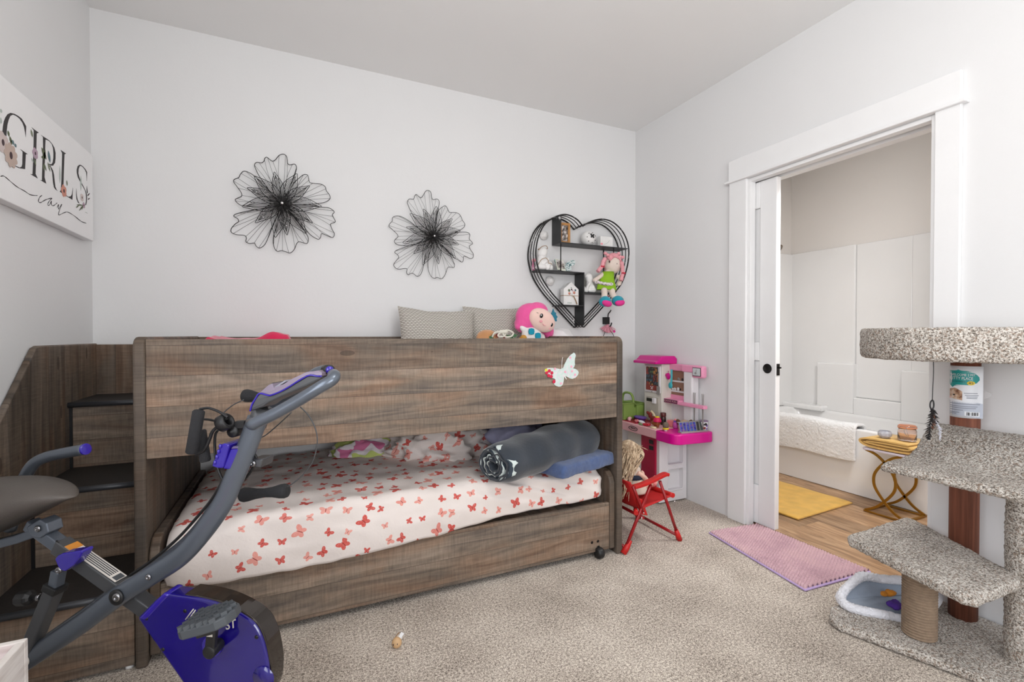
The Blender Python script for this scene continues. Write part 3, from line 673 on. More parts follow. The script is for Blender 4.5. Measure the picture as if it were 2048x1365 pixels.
bloom((-0.872,2.75,1.72), .014, M_mauve, M_plum, 5)
bloom((-0.872,2.731,1.75), .018, M_blushp, M_plum, 4)
def leaf(a, b, w, m, off=.0012):
    a, b = Vector(a), Vector(b); d = b-a; s_ = Vector((0, -d.z, d.y)).normalized()*w
    P = [a+d*t+s_*k for t, k in ((0, 0), (.25, .7), (.5, 1), (.75, .75), (1, 0), (.75, -.75), (.5, -1), (.25, -.7))]
    flat([tuple(p) for p in P], 'painted_leaf', m, sg, .0004, off)
LA = [(-0.872,2.135,1.815),(-0.872,2.142,1.797),(-0.872,2.146,1.8),(-0.872,2.155,1.781),(-0.872,2.153,1.791),(-0.872,2.157,1.775),(-0.872,2.161,1.794),(-0.872,2.17,1.78),(-0.872,2.176,1.787),(-0.872,2.186,1.777),(-0.872,2.286,1.879),(-0.872,2.299,1.855),(-0.872,2.363,1.842),(-0.872,2.401,1.808),(-0.872,2.392,1.843),(-0.872,2.381,1.801),(-0.872,2.36,1.804),(-0.872,2.392,1.812),(-0.872,2.417,1.849),(-0.872,2.431,1.806),(-0.872,2.411,1.802),(-0.872,2.431,1.772),(-0.872,2.381,1.789),(-0.872,2.4,1.764),(-0.872,2.376,1.783),(-0.872,2.38,1.758),(-0.872,2.288,1.776),(-0.872,2.301,1.763),(-0.872,2.093,1.869),(-0.872,2.1,1.858),(-0.872,2.094,1.841),(-0.872,2.095,1.821),(-0.872,2.308,1.781),(-0.872,2.319,1.757)]
for i, (w, m) in enumerate(((.006, M_olive), (.006, M_olive), (.005, M_olive), (.006, M_tealp), (.006, M_tealp), (.006, M_sage), (.010, M_olive), (.008, M_olive), (.006, M_olive), (.009, M_tealp), (.005, M_sage), (.005, M_sage), (.005, M_sage), (.004, M_sageL), (.006, M_sageL), (.006, M_sageL), (.005, M_sage))):
    leaf(LA[2*i], LA[2*i+1], w, m)
LB = [(-0.872,2.577,1.782),(-0.872,2.581,1.759),(-0.872,2.517,1.824),(-0.872,2.515,1.749),(-0.872,2.723,1.846),(-0.872,2.721,1.777),(-0.872,2.789,1.772),(-0.872,2.819,1.794),(-0.872,2.794,1.757),(-0.872,2.818,1.771),(-0.872,2.665,1.688),(-0.872,2.697,1.707),(-0.872,2.671,1.703),(-0.872,2.742,1.718),(-0.872,2.697,1.682),(-0.872,2.742,1.718),(-0.872,2.724,1.693),(-0.872,2.742,1.716)]
for i, (w, m) in enumerate(((.005, M_sage), (.007, M_sageL), (.008, M_sageL), (.003, M_plum), (.003, M_plum), (.003, M_olive), (.003, M_olive), (.003, M_olive), (.003, M_olive))):
    leaf(LB[2*i], LB[2*i+1], w, m, .0004 if m is M_sageL else .0012)
MB().tube(cr([(-0.872,2.768,1.694),(-0.872,2.774,1.692),(-0.872,2.781,1.695),(-0.872,2.785,1.693),(-0.872,2.794,1.695)], 3), .0006, 5).build('signature', M_sage, sg)

# ================================================================ WIRE FLOWERS
M_wire = mat('black_wire', C(34, 33, 33), .45, .4)
M_silver = mat('silver_bead', C(214, 214, 214), .2, .9)
def wire_flower(label, c, petals, tips, k):
    c = Vector(c); root = thing('wire_flower', label, 'wall art', (c.x, 2.96, c.z))
    def lift(p, y0, y1, rr):
        d = (Vector((p[0], 0, p[2]))-Vector((c.x, 0, c.z))).length/rr
        return Vector((p[0], lerp(y0, y1, min(1, d)), p[2]))
    R = max((Vector((p[0], 0, p[2]))-Vector((c.x, 0, c.z))).length for P in petals for p in P)
    hub = Vector((c.x, 2.925, c.z))
    for P in petals:
        m = MB(); Q = cr([hub]+[lift(p, 2.925, 2.945, R) for p in P]+[hub], 4)
        m.tube(Q, .0019*k, 6)
        n = len(Q)
        for j in range(10):    # veins fan out from the hub to the scalloped rim
            t = .16+.68*j/9; e = Q[int(t*n)]; b0 = hub+(e-hub)*.1
            mid = b0.lerp(e, .55)+Vector((.010*math.sin(j*2.1), -.006, .010*math.cos(j*1.7)))*k
            m.tube(cr([b0, mid, e], 5), .0009*k, 5)
        m.build('petal', M_wire, root)
    for i, tp in enumerate(tips):
        tp = Vector((tp[0], 0, tp[2])); d = tp-Vector((c.x, 0, c.z)); L = d.length; d.normalize(); s_ = Vector((-d.z, 0, d.x))
        w = L*(.17+.03*(i % 2)); m = MB(); ring = []
        def at(t, sgn): return Vector((c.x, 0, c.z))+d*L*t+s_*w*sgn*math.sin(PI*t**.8)*(1 if t < .97 else .6)+Vector((0, 2.905-.018*math.sin(PI*t)-.01*(i % 2), 0))
        for t in (.02, .15, .3, .45, .6, .75, .88, 1): ring.append(at(t, 1))
        for t in (.88, .75, .6, .45, .3, .15): ring.append(at(t, -1))
        m.tube(cr(ring, 3, True), .0018*k, 6, True)
        for j in range(11):
            q = -1+2*j/10
            e = at(.93-.25*abs(q), q)
            if abs(q) > .95: continue
            m.tube(cr([at(.03, 0), at(.45, q*.85), e], 4), .0011*k, 5)
        lf_ = m.build('leaf', M_wire, root)
        if i % 2 == 0: MB().ell(at(.72, .2)+Vector((0, -.006, 0)), (.0045*k, .003, .0036*k)).build('bead', M_silver, lf_)
    MB().lathe((c.x, 2.9655, c.z), [(.006, 0), (.006, .055), (.017*k, .058), (.019*k, .066), (.010*k, .073), (0, .075)], 20, (0, -1, 0)).build('hub', M_wire, root)
    MB().ell((c.x, 2.884, c.z), (.0085*k, .006, .0085*k)).build('centre_bead', M_silver, root)
wire_flower('larger black wire flower on the back wall, left of the other', (-0.066,2.93,1.86),
  [[(-0.099,2.93,1.891),(-0.173,2.93,1.997),(-0.198,2.93,2.049),(-0.202,2.93,2.069),(-0.191,2.93,2.083),(-0.169,2.93,2.083),(-0.156,2.93,2.095),(-0.152,2.93,2.111),(-0.142,2.93,2.119),(-0.127,2.93,2.108),(-0.113,2.93,2.101),(-0.098,2.93,2.113),(-0.081,2.93,2.139),(-0.06,2.93,2.15),(-0.045,2.93,2.142),(-0.04,2.93,2.122),(-0.037,2.93,2.099),(-0.024,2.93,2.094),(-0.003,2.93,2.102),(0.007,2.93,2.089),(0.004,2.93,2.06),(-0.014,2.93,2.005),(-0.049,2.93,1.906)],
   [(-0.044,2.93,1.897),(-0.014,2.93,1.982),(0.021,2.93,2.025),(0.043,2.93,2.047),(0.063,2.93,2.05),(0.07,2.93,2.034),(0.076,2.93,2.008),(0.1,2.93,2.006),(0.136,2.93,2.007),(0.159,2.93,1.995),(0.165,2.93,1.972),(0.181,2.93,1.952),(0.185,2.93,1.93),(0.163,2.93,1.908),(0.126,2.93,1.894),(0.029,2.93,1.872)],
   [(0.029,2.93,1.871),(0.073,2.93,1.873),(0.14,2.93,1.874),(0.181,2.93,1.874),(0.208,2.93,1.855),(0.197,2.93,1.836),(0.213,2.93,1.803),(0.208,2.93,1.793),(0.187,2.93,1.781),(0.196,2.93,1.75),(0.208,2.93,1.727),(0.199,2.93,1.705),(0.171,2.93,1.711),(0.139,2.93,1.721),(0.132,2.93,1.698),(0.117,2.93,1.687),(0.076,2.93,1.71),(0.041,2.93,1.755),(-0.023,2.93,1.824)],
   [(-0.023,2.93,1.82),(0.028,2.93,1.758),(0.061,2.93,1.704),(0.067,2.93,1.68),(0.061,2.93,1.658),(0.041,2.93,1.659),(0.019,2.93,1.664),(0.006,2.93,1.651),(-0.007,2.93,1.617),(-0.029,2.93,1.596),(-0.05,2.93,1.602),(-0.072,2.93,1.606),(-0.093,2.93,1.601),(-0.107,2.93,1.619),(-0.113,2.93,1.651),(-0.109,2.93,1.693),(-0.092,2.93,1.746),(-0.075,2.93,1.819)],
   [(-0.083,2.93,1.818),(-0.117,2.93,1.73),(-0.134,2.93,1.682),(-0.155,2.93,1.633),(-0.18,2.93,1.613),(-0.196,2.93,1.621),(-0.206,2.93,1.638),(-0.228,2.93,1.634),(-0.246,2.93,1.642),(-0.244,2.93,1.663),(-0.254,2.93,1.676),(-0.292,2.93,1.677),(-0.315,2.93,1.688),(-0.314,2.93,1.709),(-0.295,2.93,1.735),(-0.28,2.93,1.748),(-0.285,2.93,1.764),(-0.301,2.93,1.773),(-0.297,2.93,1.785),(-0.263,2.93,1.8),(-0.215,2.93,1.815),(-0.116,2.93,1.843)],
   [(-0.108,2.93,1.851),(-0.183,2.93,1.837),(-0.259,2.93,1.835),(-0.287,2.93,1.85),(-0.295,2.93,1.865),(-0.283,2.93,1.875),(-0.265,2.93,1.887),(-0.267,2.93,1.907),(-0.286,2.93,1.936),(-0.302,2.93,1.961),(-0.298,2.93,1.975),(-0.278,2.93,1.987),(-0.27,2.93,2.006),(-0.254,2.93,2.025),(-0.23,2.93,2.021),(-0.198,2.93,2.001),(-0.141,2.93,1.942),(-0.091,2.93,1.887)]],
  [(-0.104,2.91,2.031),(0.01,2.91,2.035),(0.074,2.91,1.978),(0.136,2.91,1.868),(0.089,2.91,1.77),(0.055,2.91,1.705),(-0.042,2.91,1.689),(-0.101,2.91,1.669),(-0.198,2.91,1.742),(-0.259,2.91,1.821),(-0.235,2.91,1.927),(-0.201,2.91,1.992)], 1.0)
wire_flower('smaller black wire flower on the back wall, beside the heart shelf', (0.794,2.93,1.755),
  [[(0.77,2.93,1.788),(0.714,2.93,1.834),(0.668,2.93,1.888),(0.64,2.93,1.945),(0.637,2.93,1.967),(0.65,2.93,1.984),(0.675,2.93,1.986),(0.682,2.93,2.006),(0.693,2.93,2.018),(0.707,2.93,2.007),(0.724,2.93,2.001),(0.738,2.93,2.02),(0.752,2.93,2.045),(0.768,2.93,2.054),(0.786,2.93,2.045),(0.79,2.93,2.013),(0.801,2.93,1.998),(0.825,2.93,2.005),(0.84,2.93,1.993),(0.837,2.93,1.958),(0.818,2.93,1.895),(0.803,2.93,1.801)],
   [(0.813,2.93,1.783),(0.823,2.93,1.905),(0.842,2.93,1.94),(0.866,2.93,1.961),(0.883,2.93,1.967),(0.895,2.93,1.951),(0.908,2.93,1.928),(0.94,2.93,1.931),(0.97,2.93,1.928),(0.987,2.93,1.909),(0.997,2.93,1.886),(1.014,2.93,1.863),(1.005,2.93,1.839),(0.965,2.93,1.811),(0.89,2.93,1.773)],
   [(0.856,2.93,1.768),(0.915,2.93,1.787),(0.97,2.93,1.804),(1.025,2.93,1.81),(1.048,2.93,1.799),(1.045,2.93,1.768),(1.061,2.93,1.752),(1.068,2.93,1.738),(1.045,2.93,1.72),(1.056,2.93,1.694),(1.074,2.93,1.671),(1.071,2.93,1.647),(1.05,2.93,1.64),(1.007,2.93,1.652),(1.002,2.93,1.623),(0.992,2.93,1.611),(0.964,2.93,1.625),(0.939,2.93,1.637),(0.905,2.93,1.668),(0.832,2.93,1.728)],
   [(0.822,2.93,1.723),(0.9,2.93,1.668),(0.934,2.93,1.609),(0.942,2.93,1.59),(0.937,2.93,1.571),(0.915,2.93,1.574),(0.895,2.93,1.568),(0.88,2.93,1.525),(0.856,2.93,1.495),(0.827,2.93,1.503),(0.808,2.93,1.495),(0.784,2.93,1.51),(0.767,2.93,1.551),(0.763,2.93,1.607),(0.779,2.93,1.677),(0.794,2.93,1.72)],
   [(0.775,2.93,1.728),(0.751,2.93,1.652),(0.737,2.93,1.572),(0.722,2.93,1.521),(0.699,2.93,1.502),(0.676,2.93,1.516),(0.66,2.93,1.521),(0.641,2.93,1.509),(0.631,2.93,1.523),(0.63,2.93,1.548),(0.58,2.93,1.541),(0.558,2.93,1.552),(0.552,2.93,1.57),(0.567,2.93,1.593),(0.582,2.93,1.615),(0.572,2.93,1.632),(0.558,2.93,1.642),(0.569,2.93,1.657),(0.63,2.93,1.684),(0.765,2.93,1.734)],
   [(0.756,2.93,1.743),(0.667,2.93,1.696),(0.608,2.93,1.689),(0.57,2.93,1.693),(0.555,2.93,1.71),(0.563,2.93,1.726),(0.576,2.93,1.739),(0.572,2.93,1.756),(0.545,2.93,1.781),(0.523,2.93,1.801),(0.53,2.93,1.82),(0.543,2.93,1.835),(0.546,2.93,1.857),(0.568,2.93,1.869),(0.599,2.93,1.867),(0.645,2.93,1.845),(0.691,2.93,1.813),(0.765,2.93,1.764)]],
  [(0.729,2.91,1.922),(0.808,2.91,1.945),(0.916,2.91,1.88),(0.968,2.91,1.807),(0.96,2.91,1.717),(0.934,2.91,1.625),(0.825,2.91,1.583),(0.72,2.91,1.569),(0.667,2.91,1.637),(0.597,2.91,1.698),(0.622,2.91,1.798),(0.642,2.91,1.881)], .9)

# ================================================================ HEART SHELF
hs = thing('heart_shelf', 'black wire heart shaped wall shelf in the right corner of the back wall', 'shelf', (1.87, 2.955, 1.19))
ring0 = [(1.785,2.835,1.263),(1.704,2.835,1.338),(1.616,2.835,1.418),(1.546,2.835,1.503),(1.508,2.835,1.576),(1.486,2.835,1.669),(1.492,2.835,1.75),(1.515,2.835,1.826),(1.553,2.835,1.89),(1.608,2.835,1.936),(1.687,2.835,1.971),(1.751,2.835,1.975),(1.817,2.835,1.951),(1.863,2.835,1.91)]
ring1 = [(1.863,2.835,1.91),(1.9,2.835,1.933),(1.968,2.835,1.962),(2.038,2.835,1.977),(2.117,2.835,1.967),(2.189,2.835,1.927),(2.244,2.835,1.862),(2.272,2.835,1.776),(2.263,2.835,1.664),(2.217,2.835,1.536),(2.145,2.835,1.445),(2.048,2.835,1.347)]
tip = (1.877,2.835,1.19)
tipL = (tip[0]-.012, tip[1], tip[2])
for j in range(4):
    y = 2.835+.04*j+(-.002 if j else 0)
    s_ = lambda p: (p[0], y, p[2])
    m = MB(); A_ = cr([s_(tipL)]+[s_(p) for p in ring0], 6); B_ = cr([s_(p) for p in ring1]+[s_(tip)], 6)
    m.tube(A_+B_[1:], .0052 if j in (0, 3) else .0035, 8, True)
    m.build('heart_ring', M_wire, hs)
M_sheetm = mat('dark_sheet_metal', C(64, 65, 66), .5, .5)
y0, y1 = 2.833, 2.956
def pan(a, b, name='shelf_board'):
    x0, x1 = sorted((a[0], b[0])); z0, z1 = sorted((a[1], b[1]))
    m = MB().box((x0, y0, z0), (x1, y1, z1))
    m.build(name, M_sheetm, hs, bev=.001)
pan((1.68, 1.776), (2.262, 1.783)); pan((1.502, 1.574), (1.878, 1.581)); pan((1.874, 1.434), (2.135, 1.441)); pan((1.682, 1.338), (1.876, 1.345))
pan((1.680, 1.783), (1.686, 1.966), 'divider'); pan((1.872, 1.20), (1.878, 1.574), 'divider')
for x, za, zb in ((1.683, 1.581, 1.776), (2.135, 1.53, 1.776)): MB().tube([(x, y0+.004, za), (x, y0+.004, zb)], .004, 8).build('rod', M_wire, hs)
MB().tube([(2.128, y1-.004, 1.441), (2.128, y1-.004, 1.776)], .004, 8).build('rod', M_wire, hs)

# things on the heart shelf
M_oak = mat('honey_oak', C(186, 134, 78), .55, var=.15, vs=30)
M_photo = NT('tiny_photo'); _n = M_photo.noise(M_photo.coord('Object', (1, 1, 1)), 42, 3)
M_photo.P(Base_Color=M_photo.ramp(_n, [(.35, C(36, 34, 34)), (.5, C(150, 140, 134)), (.6, C(226, 222, 220))]), Roughness=.4)
M_white = mat('white_ceramic', C(236, 235, 233), .6)
M_twine = mat('jute_twine', C(160, 126, 90), .9)
fr = thing('photo_frame', 'small oak photo frame on the top ledge of the heart shelf', 'picture frame', (1.745, 2.88, 1.783))
m = MB(); fx, fz, hw, hh, bw = 1.742, 1.857, .043, .074, .017
for a, b in (((-hw, -hh), (-hw+bw, hh)), ((hw-bw, -hh), (hw, hh)), ((-hw+bw, -hh), (hw-bw, -hh+bw)), ((-hw+bw, hh-bw), (hw-bw, hh))): m.box((fx+a[0], 2.875, fz+a[1]), (fx+b[0], 2.892, fz+b[1]))
m.build('frame', M_oak, fr, bev=.002)
MB().box((fx-hw+.005, 2.884, fz-hh+.005), (fx+hw-.005, 2.8905, fz+hh-.005)).build('photo', M_photo.m, fr)
lt = thing('butterfly_lantern', 'round white pierced lantern with a dark butterfly cutout on the top ledge', 'lantern', (1.945, 2.89, 1.783))
MB().ell((1.945, 2.89, 1.838), (.056, .054, .054), None, 28, 18).build('globe', M_white, lt)
bf = lambda k, y: [(1.945+x*k, y, 1.847+z*k) for x, z in ((0, .3), (-.5, 1), (-.9, .7), (-.5, .1), (-.7, -.5), (-.3, -.7), (0, -.2), (.4, -.8), (.9, -.6), (.6, 0), (.95, .5), (.5, .8))]
MB().prism(bf(.019, 2.8325), (0, .006, 0)).build('butterfly_cutout', M_blackp, lt)
for a in range(7):
    an = a*.9+.4; MB().ell((1.945+.036*math.cos(an), 2.846, 1.838+.036*math.sin(an)), (.0032, .004, .0032), None, 8, 6).build('pierced_hole', M_plum, lt)
bk = thing('painted_block', 'small white box with a faint pink flower at the right end of the top ledge', 'box', (2.085, 2.875, 1.783))
MB().box((2.035, 2.86, 1.783), (2.145, 2.90, 1.86)).build('box_body', M_white, bk, bev=.002)
MB().tube(cr([(2.06, 2.8595, 1.80), (2.09, 2.859, 1.81), (2.115, 2.859, 1.835)], 4), .0012, 5).build('painted_stem', M_sageL, bk)
MB().ell((2.045, 2.8595, 1.803), (.011, .002, .008)).build('painted_petal', M_blush, bk)
# figurine of two hugging children, twine wound around it
def figurine(label, c, k, flip=1, wrap=True):
    c = Vector(c); root = thing('white_figurine', label, 'figurine', c)
    p = lambda x, y, z: c+Vector((x*k*flip, y*k, z*k))
    m = MB().ell(p(0, 0, .115), (.034*k, .032*k, .036*k)).ell(p(.005, .004, .135), (.036*k, .034*k, .028*k)).ell(p(-.005, 0, .06), (.034*k, .03*k, .045*k)).ell(p(-.015, -.01, .02), (.045*k, .035*k, .022*k)).ell(p(.035, -.02, .03), (.016*k, .016*k, .034*k), (0, .25, 0)).ell(p(-.03, -.02, .035), (.015*k, .016*k, .036*k), (0, -.2, 0)).ell(p(.02, -.025, .065), (.013*k, .013*k, .03*k), (0, .8, 0)).ell(p(.06, -.005, .02), (.022*k, .02*k, .022*k)).ell(p(.062, -.005, .05), (.014*k, .013*k, .018*k))
    o = m.build('body', M_white, root); soft(o, .0045*k, 3, 0, .01, .004, .02)
    if wrap:
        MB().tube(cr([p(-.036, -.02, .14), p(-.02, -.033, .158), p(.012, -.034, .165), p(.032, -.018, .15), p(.02, .02, .16), p(-.02, .022, .15)], 4, True), .0022*k, 6, True).build('headband', M_twine, root)
        MB().tube(cr([p(-.05, -.03, .03), p(-.03, -.042, .065), p(0, -.046, .08), p(.022, -.044, .066), p(.03, -.04, .045), p(.045, -.036, .05), p(.06, -.03, .04)], 4), .002*k, 6).build('twine', M_twine, root)
    return root
figurine('white kneeling figurine with a twine headband on the left ledge of the heart shelf', (1.555, 2.872, 1.581), 1.0)
figurine('plain white kneeling figurine beside the rag doll', (1.952, 2.885, 1.441), .88, -1, False)
M_pinkg = mat('pink_glass', C(226, 140, 176), .2, trans=.3)
pv = thing('pink_bud_vase', 'slim pink bud vase at the far left of the heart shelf ledge', 'vase', (1.5, 2.9, 1.581))
MB().lathe((1.5, 2.9, 1.581), [(.008, 0), (.011, .02), (.007, .05), (.008, .064)], 14).build('vase', M_pinkg, pv)
MB().ell((1.505, 2.9, 1.652), (.014, .012, .012)).build('bloom', M_blush, pv)
po = thing('instant_photo', 'black and white instant photo leaning on the left ledge', 'photograph', (1.70, 2.862, 1.581))
MB().prism([(1.672, 2.862, 1.592), (1.742, 2.862, 1.583), (1.732, 2.884, 1.665), (1.665, 2.884, 1.672)], (0, .003, 0)).build('print_border', mat('cream_card', C(222, 224, 210), .6), po)
MB().prism([(1.677, 2.8655, 1.608), (1.733, 2.8655, 1.601), (1.726, 2.8815, 1.659), (1.671, 2.8815, 1.665)], (0, -.0012, 0)).build('photo_image', M_photo.m, po)
M_stgl = NT('stained_glass'); _n = M_stgl.noise(M_stgl.coord('Object'), 60, 0)
M_stgl.P(Base_Color=M_stgl.ramp(_n, [(.42, C(206, 216, 214)), (.48, C(60, 92, 104)), (.56, C(120, 172, 160)), (.62, C(214, 220, 220))], 'CONSTANT'), Roughness=.2)
bg_ = thing('glass_butterfly', 'stained glass butterfly figurine behind the instant photo', 'figurine', (1.75, 2.9, 1.581))
for sx in (-1, 1):
    MB().prism([(1.745+sx*x*.9, 2.905-abs(x)*.25, 1.585+z) for x, z in ((0, .025), (.035, .075), (.08, .088), (.10, .078), (.085, .05), (.06, .04), (.07, .02), (.045, .004), (.02, .008))], (0, .003, 0)).build('wing', M_stgl.m, bg_)
MB().ell((1.745, 2.905, 1.606), (.005, .005, .026)).build('body', M_blackp, bg_)
MB().box((1.705, 2.87, 1.581), (1.80, 2.90, 1.588)).build('base', mat('clear_grey_glass', C(176, 178, 172), .15, trans=.4), bg_)
# house shaped block
hsx = thing('house_block', 'white wooden house block with painted flowers and a twine tag in the heart shelf', 'ornament', (1.79, 2.87, 1.345))
hp = [(-.062, 0), (.062, 0), (.062, .115), (0, .165), (-.062, .115)]
MB().prism([(1.785+x, 2.862, 1.345+z) for x, z in hp], (0, .045, 0)).build('block', M_white, hsx, bev=.002)
MB().box((1.721, 2.86, 1.411), (1.849, 2.909, 1.4145)).build('twine_band', M_twine, hsx)
MB().tube(cr([(1.80, 2.858, 1.412), (1.815, 2.855, 1.385), (1.83, 2.856, 1.352)], 4), .0035, 6).build('twine_tassel', M_twine, hsx)
for x, z, r, m_ in ((-.018, .105, .010, M_sage), (.002, .112, .006, M_plum), (.010, .105, .006, M_mauve), (.034, .108, .008, M_tealp), (.024, .09, .011, M_coral), (-.016, .083, .010, M_coral), (.0, .125, .005, M_sageL)):
    MB().lathe((1.785+x, 2.862, 1.345+z), [(r, 0), (r, .0008), (0, .001)], 10, (0, -1, 0)).build('painted_flower', m_, hsx)
MB().tube([(1.79, 2.8612, 1.43), (1.793, 2.8612, 1.40)], .001, 5).build('painted_stem', M_olive, hsx)
for x in (-.03, -.018, -.006): MB().box((1.785+x, 2.861, 1.355), (1.785+x+.007, 2.862, 1.366)).build('painted_mark', M_sageL, hsx)
# wall rosettes, star, string lights
def rosette(c, r, label):
    c = Vector(c); root = MB(); n = 11
    for lay in range(3):
        for i in range(n-lay*2):
            a = 2*PI*i/(n-lay*2)+lay*.3; rr = r*(.62-.2*lay)
            root.ell((c.x+rr*math.cos(a), c.y-.006-.008*lay, c.z+rr*math.sin(a)), (r*.34, .012, r*.34), (0, 0, 0), 10, 8)
    root.ell((c.x, c.y-.03, c.z), (r*.25, .01, r*.25), None, 10, 8)
    o = root.build('paper_rosette', M_white); soft(o, .0028, 1)
    return tag(o, label, 'decoration')
rosette((1.61,2.955,1.844), .036, 'white paper rosette on the wall behind the upper left of the heart shelf')
rosette((1.662,2.955,1.522), .037, 'white paper rosette on the wall behind the lower left of the heart shelf')
P = []
for i in range(16):
    a = PI*i/8; r = (.017 if i % 4 == 0 else .012) if i % 2 == 0 else .0045
    P.append((1.668+r*math.sin(a), 2.826, 1.947+r*math.cos(a)))
s_ = MB().prism(P, (0, .003, 0)).build('star_ornament', M_silver)
tag(s_, 'small silver star hanging at the top of the heart shelf', 'ornament')
sl = thing('string_lights', 'thin clear string of fairy lights wound round the heart shelf frame', 'string lights', (1.87, 2.9, 1.19))
allr = cr([tipL]+ring0, 5)+cr(ring1+[tip], 5)
M_clear = mat('clear_wire', C(214, 214, 212), .3, trans=.5)
hx = [Vector((p[0], 2.895+.066*math.cos(i*.55), p[2]))+(Vector((p[0]-1.87, 0, p[2]-1.6)).normalized()*.012*math.sin(i*.55)) for i, p in enumerate(allr)]
MB().tube(cr(hx, 2), .0009, 5).build('cable', M_clear, sl)
for i in range(4, len(hx)-4, 11): MB().ell(hx[i]+Vector((0, -.003, 0)), (.0035, .003, .0065)).build('bulb', M_white, sl)
MB().tube(cr([(1.61, 2.95, 1.345), (1.54, 2.95, 1.36), (1.5, 2.955, 1.31), (1.53, 2.955, 1.24), (1.50, 2.955, 1.2)], 5), .0011, 5).build('loose_lead', M_clear, sl)

# rag doll
M_doll = mat('cream_doll_cloth', C(232, 216, 204), .9, bump=.2, bs=200)
M_yarn = mat('pink_yarn', C(240, 168, 176), .95, bump=.7, bs=220)
M_lime = mat('lime_cotton', C(146, 194, 40), .9, bump=.2, bs=120)
M_floral = NT('floral_sash'); _n = M_floral.noise(M_floral.coord(), 70, 1)
M_floral.P(Base_Color=M_floral.ramp(_n, [(.3, C(120, 110, 70)), (.42, C(228, 222, 224)), (.6, C(232, 224, 228)), (.68, C(170, 110, 120))]), Roughness=.9)
M_turq = mat('turquoise_fleece', C(36, 154, 176), .95, sheen=.3, bump=.3, bs=120)
M_hotp = mat('hot_pink_sole', C(232, 60, 150), .9)
M_crimson = mat('crimson_thread', C(196, 24, 56), .8)

rd = thing('rag_doll', 'rag doll with pink yarn braids and lime dress sitting on the heart shelf', 'doll', (2.09, 2.86, 1.441))
hc, bc, wc, h1, h2 = [(2.132,2.845,1.652),(2.088,2.845,1.555),(2.084,2.845,1.495),(1.975,2.845,1.531),(2.191,2.845,1.515)]
k1, k2 = [(2.024,2.8,1.441),(2.094,2.8,1.44)]
f1, f2 = [(2.011,2.785,1.379),(2.124,2.785,1.386)]
a1, a2 = [(2.047,2.845,1.583),(2.169,2.845,1.575)]
m = MB().ell(hc, (.066, .05, .067), (0, .12, 0)).ell(bc, (.045, .035, .055)).ell(wc, (.05, .04, .03))
m.tube(cr([a1, ((a1[0]+h1[0])/2+.004, 2.83, (a1[2]+h1[2])/2+.004), h1], 5), [.016]*11, 10).ell(h1, .017)
m.tube(cr([a2, ((a2[0]+h2[0])/2+.01, 2.83, (a2[2]+h2[2])/2), h2], 5), [.016]*11, 10).ell(h2, (.021, .018, .024))
for hip, kn, ft in (((wc[0]-.025, 2.84, 1.462), k1, f1), ((wc[0]+.03, 2.84, 1.462), k2, f2)):
    m.tube(cr([hip, (kn[0], 2.80, kn[2]+.012), (kn[0], 2.795, kn[2]-.01), ft], 5), [.023]*16, 12)
o = m.build('body', M_doll, rd); soft(o, .0055, 4)
for e in [(2.07,2.8,1.665),(2.135,2.8,1.653)]:
    ey = MB().ell(e, (.0075, .004, .0085)).build('eye', mat('brown_button_eye', C(98, 66, 60), .4), rd)
    MB().ell((e[0], e[1]-.003, e[2]), (.0035, .002, .004)).build('pupil', M_eye, ey)
# yarn hair: fringe strands plus two braids
m = MB(); random.seed(5)
for i in range(26):
    a = lerp(-1.25, 1.35, i/25)+.12
    p0 = Vector(hc)+Vector((.062*math.sin(a), .0, .066*math.cos(a)))
    m.tube(cr([p0+Vector((0, .03, .0)), p0+Vector((.004*rnd(-1, 1), -.018, .016)), Vector(hc)+Vector((.058*math.sin(a)*rnd(.78, .98), -.05*(.55+.3*rnd(0, 1)), .058*math.cos(a)*rnd(.8, .95)))], 4), .0058, 6)
m.ell((hc[0], hc[1]+.014, hc[2]+.008), (.070, .046, .066), (0, .12, 0))
for q in [(2.049,2.82,1.727),(2.069,2.82,1.716),(2.168,2.82,1.734),(2.206,2.82,1.709),(2.182,2.82,1.711)]: m.ell(q, (.015, .012, .012))
m.build('yarn_hair', M_yarn, rd)
for q, w in (([(2.034,2.8,1.688),(2.017,2.8,1.665),(2.01,2.8,1.642),(2.001,2.8,1.623),(1.985,2.8,1.607),(1.968,2.8,1.588)], 'l'), ([(2.176,2.8,1.671),(2.186,2.8,1.638),(2.187,2.8,1.608),(2.19,2.8,1.586),(2.182,2.8,1.559),(2.174,2.8,1.532)], 'r')):
    P = cr(q, 5); m = MB().tube(P, [.0125+.003*abs(math.sin(i*.8)) for i in range(len(P))], 9)
    b_ = m.build('braid', M_yarn, rd)
    t_ = q[3]; MB().ell(t_, (.014, .014, .006)).ell((t_[0]-.006, t_[1]-.012, t_[2]+.002), (.008, .004, .007)).ell((t_[0]+.008, t_[1]-.012, t_[2]+.002), (.008, .004, .007)).build('bow', M_crimson, b_)
